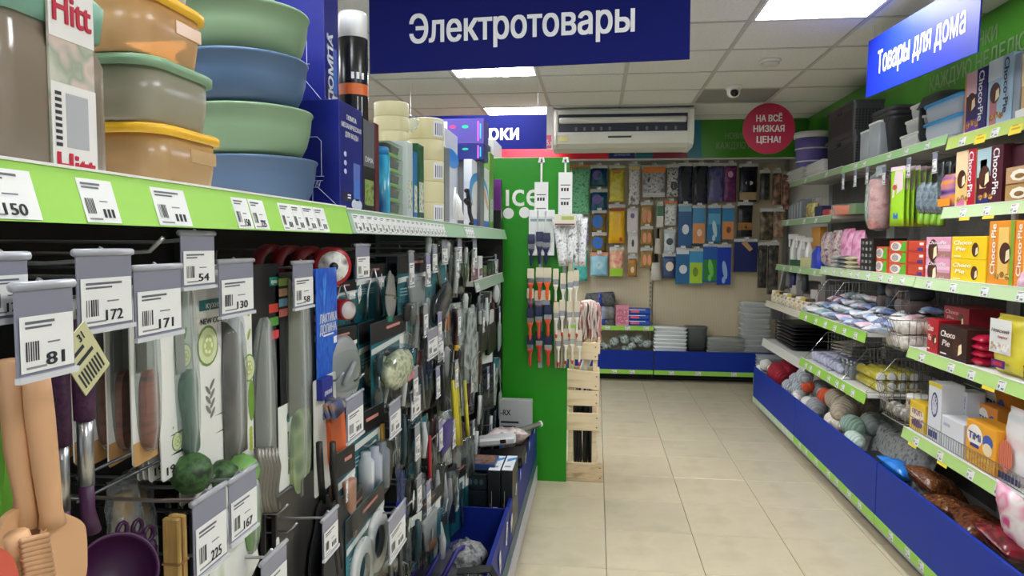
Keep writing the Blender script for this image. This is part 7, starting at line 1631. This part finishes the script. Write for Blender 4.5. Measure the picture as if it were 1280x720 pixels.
for k in range(6):
    y, w, zt, h = lspan(255+14*k*.6, 300+14*k*.6, 690, 760, -.53)
    solo('seed_card', MB().m(mottled([(216,218,210),(226,228,222),(120,160,80)], 20, .4, 1, lo=.3, hi=.9)).cbox(-w/2,-.001,-h,w/2,.001,0,.0008), 'white leaf printed card fanned at the lower picture edge, %s of six' % ORD[k].replace('nearest','first'), 'card', (-.53-.008*k, y+.004*k, zt), rot=(0,-.35,LFT+.1), group='white leaf printed cards')
# bamboo tongs and wooden pieces in net bags
bam = mottled([(190,150,84),(206,168,100),(170,130,70)], 30, .5, 2, (3,3,.3))
p = at(218, 645, X=-.57); zz = at(219, 740, X=-.57).z-p.z
t = thing('bamboo_tongs', 'bamboo tongs standing upright left of the 225 price holder', 'tongs', (-.57, p.y, p.z))
for s in (-1, 1): part('arm', MB().m(bam).cbox(-.012,s*.0065-.0045,zz,.012,s*.0065+.0045,0,.002), t)
part('band', MB().m(mat((160,120,70),.5)).cbox(-.0135,-.013,zz*.62,.0135,.013,zz*.58), t)
for k, (px, py, c, nm) in enumerate(((155, 655, (176,140,84), 'tan'), (195, 640, (150,110,60), 'brown'), (160, 690, (186,146,84), 'yellowish'), (200, 690, (170,140,60), 'mustard'))):
    p = at(px, py, X=-.66)
    t = thing('wooden_tool', '%s wooden kitchen tool in a clear bag behind the purple handles' % nm, 'wooden tool', (-.66-.03*(k % 2), p.y, p.z), LFT)
    part('tool', MB().m(mat(c,.6), True).loft([(-.05,.012,.008,.006),(.0,.016,.01,.006),(.045,.012,.008,.006)], seg=3), t); part('wrap', MB().m(WRAP, True).pillow(.06,.13,.03,0,0,-.06,6,k,.2), t)
# ---- goods on the little far shelf (z 1.325)
for k, (x0, x1, yt, c, nm) in enumerate(((581,588,316,(176,190,160),'pale green and red'),(589,592,318,(206,40,60),'red and white'),(594,598,334,(150,40,90),'magenta'),(598,601,336,(120,30,80),'dark magenta'),(602,607,320,(226,228,230),'white and blue'),(608,612,332,(96,120,80),'dull green'),(613,617,328,(44,46,48),'black'),(618,621,326,(70,74,76),'charcoal'),(622,624.5,330,(40,42,46),'dark narrow'),(625.5,628,324,(206,208,206),'thin white'))):
    y, w, zt, h = lspan(x0, x1, yt, 365, -.585)
    zz = max(.05, min(.21, zt-1.3255))
    yy = max(3.34+.0, min(4.28, y)); 
    solo('small_carton', carton(min(w, .12), .05, zz, c, lambda m,w,h,d: m.m(mottled([(200,200,200),(60,60,64),(206,60,60)] if w > .03 else [(200,200,200),(90,90,90)],50,.4,2)).rect(-.4*w,.12*h,.4*w,.45*h,d)), '%s carton standing on the small far shelf' % nm, 'box', (-.60, yy, 1.3255), LFT)
# ---- the dense far hooks: packs row by row, front packs described, deeper ones in the dark
q = random.Random(31)
FILM = [mottled([(40,44,46),(110,116,116),(22,24,26)], 26, .18, 3, (1,1,.35), seed=k, lo=.38, hi=.72) for k in range(3)]+[mottled([(20,22,24),(48,50,52),(12,13,14)], 16, .25, 2, seed=k) for k in range(3)]+[mottled([(100,106,104),(190,194,190),(60,64,64)], 30, .18, 2, (1,1,.35))]+[mottled([(20,60,70),(34,90,100),(16,24,28)], 12, .25, 2)]
FNM = ['grey glossy', 'silver grey', 'smoky grey', 'black', 'charcoal', 'soot black', 'pale silver', 'dark teal']
HAND = [mat((26,26,28),.4), STEEL, mat((150,152,154),.35), mat((70,26,34),.4), mat((30,60,70),.4), mat((196,198,200),.35)]
HNM = ['black handled', 'steel handled', 'grey handled', 'maroon handled', 'teal handled', 'white handled']
TOOLM = {}
def slim_tool(label, x0, x1, yt, yb, X, hi, kind, group):
    """slender utensil: grip on top, shaft, head below; loose clear sleeve"""
    y, w, zt, h = lspan(x0, x1, yt, yb, X); w = max(.022, min(w, .07))
    t = thing('slim_tool', label, 'kitchen tool', (X, y, zt), rot=(q.uniform(-.03,.06), q.uniform(-.09,.09), LFT+q.uniform(-.75,.05)), group=group)
    part('handle', MB().m(HAND[hi], True).loft([(-h*.42,w*.13,.006,.005),(-h*.3,w*.2,.008,.006),(-h*.06,w*.22,.008,.006),(-.0,w*.12,.005,.004)], seg=2), t)
    part('shaft', MB().m(STEEL, True).tube([(0,0,-h*.40),(0,-.002,-h*.72)], .003, 5), t)
    if kind == 0: hd = MB().m(STEEL if hi % 2 else BLACK, True).blob(w*.42,.008,h*.16,0,-.002,-h*.84)
    elif kind == 1: hd = MB().m(BLACK if hi % 2 else STEEL).prism([(-w*.18,-h*.66),(w*.18,-h*.66),(w*.42,-h*.78),(w*.42,-h),(-w*.42,-h),(-w*.42,-h*.78)], -.002, .001)
    else:
        hd = MB().m(STEEL, True)
        for s_ in (-.36,-.12,.12,.36): hd.tube([(0,0,-h*.68),(s_*w,-.002,-h*.78),(s_*w,-.002,-h)], .0018, 4)
    part('head', hd, t)
    part('sleeve', MB().m(FILMK, True).pillow(w*1.15, h*1.04, .018, 0, -.002, -h*1.02, 5, hi+int(x0), .3), t)
    return t
def film_pack(label, x0, x1, yt, yb, X, fi, hi=None, group=None, seed=0, hd=False):
    y, w, zt, h = lspan(x0, x1, yt, yb, X); w = min(w, .11)
    t = thing('tool_pack', label, 'kitchen tool', (X, y, zt), rot=(q.uniform(-.03,.08), q.uniform(-.09,.09), LFT+q.uniform(-.75,.05)), group=group)
    part('card', MB().m(FILM[fi]).cbox(-w/2, -.0015, -h, w/2, .0015, 0, .0008), t)
    if hi is not None: part('handle', MB().m(HAND[hi], True).tube([(0,-.010,-h*.12),(w*.05,-.012,-h*.5),(-w*.05,-.010,-h*.92)], [w*.08,w*.13,w*.10], 7), t)
    if hd: part('header', MB().m([WHITE, mat((40,40,44),.4), mat((26,110,120),.4)][seed % 3]).box(-w*.4,-.0035,-h*(.12+.1*(seed % 2)),w*.4,-.0017,-.004), t)
    part('film', MB().m(FILMK, True).pillow(w*1.02, h, .020, 0, -.003, -h, 5, seed, .3), t)
    return t
rowdef = [('upper', 306, 366, 532, 586, 7), ('second', 372, 440, 505, 626, 15), ('third', 440, 520, 470, 628, 19), ('fourth', 518, 590, 488, 622, 16), ('lower', 588, 650, 505, 590, 10), ('lowest', 648, 720, 486, 560, 8)]
left_nb = ['beside the teal cards', 'next to the lilac price holder', 'left of the clear sheets', 'near the yellow handles', 'right of the yellow handles', 'toward the green panel', 'at the far end']
seen = {}
for rn_, yt, yb, xa, xb, n in rowdef:
    for k in range(n):
        x0 = xa+(xb-xa)*k/n; x1 = x0+(xb-xa)/n*1.1
        t_, b_ = yt+q.uniform(-10,10), yb+q.uniform(-16,10)
        tool = q.random() < .5; hi = q.randrange(6); fi = q.choice([0,1,2,3,3,4,5,6,7])
        base = '%s %s, %s row, %s' % (HNM[hi] if tool else FNM[fi], 'slim tool' if tool else 'tool pack', rn_, left_nb[min(6, int((x0-470)/24)) if x0 > 470 else 0])
        seen[base] = seen.get(base, 0)+1
        if seen[base] > 1: base += [', second one', ', third one', ', fourth one'][min(2, seen[base]-2)]
        X = -.585-.012*(k % 3)
        if tool: slim_tool(base, x0, min(x1, 628), t_, b_, X, hi, q.randrange(3), 'slim tools on the left hooks')
        else: film_pack(base, x0, min(x1, 628), t_, b_, X, fi, q.choice([None,0,1,2,3,4,5,5]), 'tool packs on the left hooks', int(x0), q.random() < .5)
# more hooks with narrow price holders among the far packs
for ri, (py, nm) in enumerate(((316, 'top'), (385, 'second'), (455, 'third'), (528, 'fourth'), (600, 'fifth'))):
    for k in range(5):
        px = 512+k*24+q.uniform(-7,7)+(ri % 2)*8
        if px > 622 or (ri > 3 and px > 575): continue
        y, w, zt, h = lspan(px, px+9, py, py+38, -.565)
        hook(LB, y, zt-.016+q.uniform(-.02,.02), -.565-LB, LFT, 'narrow %s price holder, %s hook row of the far left racks, %s' % (('grey','lilac','clear')[k % 3], nm, ('first','second','third','fourth','last')[k]), (min(w,.06), .11), None, k, 'narrow price holders on the far left hooks', tint=((150,152,160),(150,148,190),(190,194,196))[k % 3])
# clear sheets, black gloves, white clips near the end
film_pack('tall clear pale sheet pack hanging past the black and yellow knife', 577, 592, 385, 480, -.575, 6)
film_pack('second tall clear sheet pack, right of the first one', 589, 598, 415, 490, -.575, 6)
for k, (x0, x1) in enumerate(((597, 607), (608, 618))):
    y, w, zt, h = lspan(x0, x1, 388, 440, -.575)
    t = thing('black_glove', 'black tool with white head near the far end of the hooks, %s of two' % ('left','right')[k], 'kitchen tool', (-.575, y, zt), LFT); part('body', MB().m(BLACK, True).loft([(-h,w*.42,.012,.01),(-h*.5,w*.46,.014,.01),(-h*.3,w*.36,.012,.01)], seg=3), t); part('head', MB().m(mat((196,198,198),.4)).cbox(-w*.26,-.008,-h*.32,w*.26,.008,0,.003), t)
p = at(622, 358, X=-.565)
solo('white_ladle', MB().m(mat((196,200,204),.3), True).blob(.02,.05,.055, 0,0,0), 'white round scoop bowl at the end of the far hooks', 'scoop', (-.575, p.y, at(624, 365, X=-.57).z), 0)
for k, (px, py, ht) in enumerate(((626, 365, .16), (627, 420, .18), (628, 505, .16))):
    p = at(px, py, X=-.565); solo('clear_hanger', MB().m(clear((196,216,206),.4,.15), True).pillow(.10,ht,.02,0,0,-ht/2,6,k,.2), 'clear pack at the edge of the green panel, %s of three' % ('upper','middle','lower')[k], 'pack', (-.58, min(p.y, 4.27), p.z), LFT, 'clear packs at the green panel edge')
y, w, zt, h = lspan(552, 566, 525, 562, -.575)
solo('purple_pouch', MB().m(mottled([(50,40,96),(76,64,130)], 10, .4, 2), True).pillow(w,h,.03,0,0,-h,7,3,.2), 'dark purple pouch hanging left of the long yellow handles', 'pouch', (-.575, y, zt), LFT)
for k, (px, py, hh) in enumerate(((600, 512, .14), (614, 538, .16), (596, 560, .16))):
    p = at(px, py, X=-.565); solo('white_grip', MB().m(mat((196,198,200),.35), True).loft([(-hh,.018,.008,.008),(-hh*.4,.014,.008,.008),(0,.020,.008,.008)], seg=3), 'pale grey plastic grip hanging low near the base boxes, %s of three' % ('upper','right','lower')[k], 'grip', (-.565, p.y, p.z+hh/2), rot=(.05,.12,LFT), group='pale grey plastic grips')
film_pack('lilac film pack hanging below the long yellow handles', 574, 588, 548, 600, -.565, 2)
p = at(628, 530, X=-.56)
# small loose tags
LT = [(450,367,.040,.034,-.4,'112','white tilted price tag reading 112 under the clear price holder',-.56),(517,625,.042,.036,-.55,None,'white square price tag tilted beside the blue bottle brush',-.53),(512,656,.040,.018,-.5,None,'narrow white tag tilted below the square one',-.53),(555,446,.050,.038,.1,None,'white paper tag hanging under the lilac price holder',-.56),
      (541,668,.022,.040,.15,None,'upright white tag on the narrow teal blister',-.555),(572,605,.030,.05,.25,None,'white tag hanging at the corner of the striped teal card',-.54),(488,690,.030,.036,.25,None,'white tag on the grey wire stack at the bottom',-.52),(434,612,.020,.055,.1,None,'upright white tag on the teal and copper card',-.55),(547,550,.030,.045,.2,None,'white tag over the red handled peeler',-.55),(577,493,.034,.05,.5,None,'white tag clipped to the long yellow handles',-.55),(611,490,.05,.03,-.6,None,'small white tag near the end of the far hooks',-.55),(477,352,.016,.040,.4,None,'curled white tag right of the tilted 112 tag',-.57),(557,412,.02,.06,.1,None,'white slip beside the black and yellow knife',-.57)]
for k, (px, py, w, h, rl, pr, lb, X) in enumerate(LT):
    p = at(px, py, X=X); b = tagmesh(w*1.0, h*1.0, pr, k % 5)
    c_ = Vector((0, 0, h/2)); o = solo('loose_price_tag', b, lb, 'price tag', (X, p.y, p.z), rot=(0, rl, LFT+.15))
    M = Euler((0, rl, LFT+.15)).to_matrix(); o.location = Vector((X, p.y, p.z)) - M @ c_
# grey wire stack low
rods('grey wire whisk, %s in the grey stack at the bottom of the left rack', [488, 492, 496, 500, 504], 655, 745, -.55, [.004,.006,.007], [mat((120,118,112),.35,.5), mat((80,78,76),.4,.4)], 'whisk', 'whisk', 'grey wire whisks')
# ================================================================ left base trays
def bbox(name, label, x0, x1, yt, Y, d, c, art=None, zb=.1315, cat='box', top=None, group=None, rot=0):
    """carton standing in the base tray, front toward the camera"""
    a, b = at(x0, yt, Y=Y), at(x1, yt, Y=Y); w = b.x-a.x; h = a.z-zb
    m = carton(w-.002, d, h, c, art)
    if top: top(m, w, d, h)
    return solo(name, m, label, cat, ((a.x+b.x)/2, Y, zb), rot, group)
part('divider', MB().m(NAVY).cbox(-.93, 2.948, .131, -.375, 2.954, .37, .002), t3)
def plrx(m, w, h, d):
    m.m(WHITE).text('PL-RX', .12*w, .42*h, .022, d, w=.10, rot=-PI/2, bold=.04).rect(-.2*w,.1*h,-.18*w,.75*h,d).rect(-.3*w,.1*h,-.285*w,.6*h,d)
def wtop(m, w, d, h):
    m.m(mat((222,226,230),.4)).add([(-w/2+.003,.002,h+.0006),(w/2-.003,.002,h+.0006),(w/2-.003,d-.002,h+.0006),(-w/2+.003,d-.002,h+.0006)], [(0,1,2,3)]); m.m(mat((50,130,200),.4)).add([(-w*.3,d*.55,h+.0012),(w*.45,d*.75,h+.0012),(w*.45,d*.9,h+.0012),(-w*.3,d*.75,h+.0012)], [(0,1,2,3)]); m.m(mat((120,130,140),.4)).add([(-w*.3,d*.2,h+.0012),(w*.2,d*.2,h+.0012),(w*.2,d*.3,h+.0012),(-w*.3,d*.3,h+.0012)], [(0,1,2,3)])
bbox('tool_carton', 'black carton with white side lettering and white blue top, nearer the front board', 626, 641, 588, 3.04, .22, (20,22,26), plrx, top=wtop)
bbox('tool_carton', 'black carton with white side lettering and white blue top, second from the front board', 609.5, 625.5, 588, 3.04, .22, (20,22,26), plrx, top=wtop)
for k, (yt, zb) in enumerate(((612, .1315), (592, .0))):
    a = at(590, yt, Y=3.06); zb = .1315 if k == 0 else at(590, 612, Y=3.06).z+.001
    bbox('tool_carton', ('lower dark carton with faint picture rows', 'upper dark carton with faint picture rows')[k]+', left of the white topped pair', 574, 609, yt, 3.06, .18, (24,32,34), lambda m,w,h,d: [m.m(mat((60,80,84),.4)).ell((-.3+.2*i)*w,.5*h,.07*w,.2*h,d,10) for i in range(4)], zb)
a = at(590, 590, Y=3.06)
solo('magazine_box', MB().m(mat((36,60,110),.4)).cbox(-.10,0,0,.10,.14,.03).m(mottled([(60,36,30),(150,110,80),(40,60,110)],26,.3,2)).add([(-.095,.004,.0306),(.095,.004,.0306),(.095,.136,.0306),(-.095,.136,.0306)], [(0,1,2,3)]), 'flat box with dark picture lid and blue edge on the dark cartons', 'box', (a.x, 3.08, a.z+.002), 0)
def shelfy(x0, x1, yt, Y): return at(x0, yt, Y=Y), at(x1, yt, Y=Y)
a, b = shelfy(598, 652, 574, 3.45); b.x = -.385
solo('black_carton', carton(b.x-a.x, .35, .24, (22,22,25)), 'long black carton lying behind the white topped cartons in the base', 'box', ((a.x+b.x)/2, 3.34, .1315), 0)
solo('black_carton', MB().m(mat((24,24,27),.35)).cbox(-.125,-.11,0,.125,.11,.045).m(mat((60,62,66),.4)).rect(-.12,.005,.12,.02,-.1106), 'black carton tilted on top of the long black carton', 'box', (-.475, 3.56, .376), rot=(0, -.16, 0))
p = at(618, 560, Y=3.5)
solo('white_pack', MB().m(mat((206,206,206),.3)).cbox(-.10,-.05,-.02,.10,.05,.02,.01).m(BLACK).rect(.02,-.008,.05,.012,-.0506), 'white packet with a black square lying on the tilted carton', 'pack', (p.x, 3.58, p.z+.02), rot=(0,-.1,.1))
p = at(632, 548, Y=3.75)
solo('pink_film_bag', MB().m(mottled([(176,150,150),(220,206,204),(120,90,92)], 18, .2, 3), True).pillow(.24,.26,.08,0,0,-.13,8,3,.3), 'crinkled pinkish film bag on the far end of the base', 'bag', (p.x, 3.8, p.z), rot=(1.25,0,.2))
a, b = at(600, 556, Y=3.65), at(677, 530, Y=4.15)
solo('foil_roll', MB().m(mat((176,176,174),.25,.6), True).tube([(a.x-.02,a.y,a.z),(b.x-.01,b.y,b.z)], .016, 10).m(WHITE, True).tube([(b.x-.012,b.y-.002,b.z),(b.x-.004,b.y+.006,b.z+.001)], .018, 10), 'silver foil roll jutting over the front board near the green panel', 'roll', (0,0,0), 0)
def rx_art(m, w, h, d):
    m.m(INK).text('-RX', -.30*w, .82*h, .036, d, w=.30*w, bold=.04).rect(-.45*w,.66*h,.1*w,.69*h,d).rect(-.45*w,.60*h,.0*w,.62*h,d)
    m.m(mottled([(90,84,80),(140,130,122),(60,56,54)],14,.4,2)).rect(-.5*w,.02*h,.46*w,.50*h,d); m.m(mat((40,110,190),.4)).flat([(-.5*w,.02*h),(-.34*w,.02*h),(-.40*w,.3*h),(-.3*w,.5*h),(-.5*w,.5*h)],d-.0004); m.m(mat((40,38,38),.4)).ell(.1*w,.26*h,.16*w,.10*h,d-.0006,12)
bbox('tool_carton', 'grey carton with dark picture and blue arc standing against the green panel', 624, 665, 500, 4.24, .07, (186,188,188), rx_art)
# purple strapped bag
p = at(590, 680, Z=.24)
t = thing('strapped_bag', 'dark bag with purple straps lying in the middle base tray', 'bag', (-.61, 2.62, .1315))
part('body', MB().m(mottled([(18,20,34),(34,34,60),(12,12,20)], 9, .5, 3), True).blob(.17,.14,.10,0,0,.11, noise=.15, seed=4), t)
for k in range(4):
    pts = [(-.17+.05*k, -.13+.02*k, .02), (-.13+.06*k, -.15, .12), (-.08+.06*k, -.05, .215), (-.04+.06*k, .06, .20)]
    part('strap', MB().m(mat((40,34,120),.5), True).tube(pts, .009, 6), t)
part('net', MB().m(mottled([(60,62,64),(150,150,150),(30,30,32)], 40, .4, 2), True).blob(.08,.09,.06,.12,.02,.16, noise=.3, seed=2), t)
a = at(614, 697, X=-.38); 
solo('black_strap', MB().m(BLACK).add([(-.46,2.30,.386),(-.345,2.30,.40),(-.31,2.28,.352),(-.46,2.34,.388),(-.345,2.35,.402),(-.308,2.33,.350),(-.46,2.30,.382),(-.347,2.30,.395),(-.313,2.28,.349),(-.46,2.34,.384),(-.347,2.35,.397),(-.311,2.33,.347)], [(0,1,4,3),(1,2,5,4),(6,9,10,7),(7,10,11,8),(2,8,11,5),(0,3,9,6),(0,6,7,1),(1,7,8,2),(3,4,10,9),(4,5,11,10)]), 'black webbing strap hanging over the blue front board', 'strap', (0,0,0), 0)
for k, (px, py) in enumerate(((590, 712), (604, 706), (600, 722))):
    p = at(px, py, Z=.30); solo('work_glove', MB().m(mottled([(30,30,32),(200,200,196)], 14, .5, 1, hard=True, lo=.4, hi=.56), True).pillow(.05,.13,.03,0,0,-.06,6,k,.2), 'black and white glove in the base tray at the bottom edge, %s of three' % ('left','right','lower')[k], 'glove', (p.x, p.y, p.z-.02), rot=(1.2,.2*k,.3))
solo('cream_board', carton(.50, .9, .10, (176,166,130)), 'cream board carton in the tray under the bottom hooks', 'box', (-.64, 1.65, .1315), 0)
# clipped white tags along the front board
for k, (px, py, w, h) in enumerate(((668, 536, .04, .05), (662, 556, .03, .05), (657, 573, .03, .05), (651, 592, .03, .05), (645, 612, .03, .05), (640, 652, .06, .06), (633, 668, .035, .09), (626, 700, .04, .08))):
    p = at(px, py, X=-.350)
    solo('clip_tag', tagmesh(w, h, None, k % 5), 'white paper tag clipped on the blue front board, %s from the far end' % ORD[k].replace('nearest','first'), 'price tag', (-.3495, p.y, p.z-h/2), rot=(0, .35*(-1)**k, LFT), group='white tags on the front board')
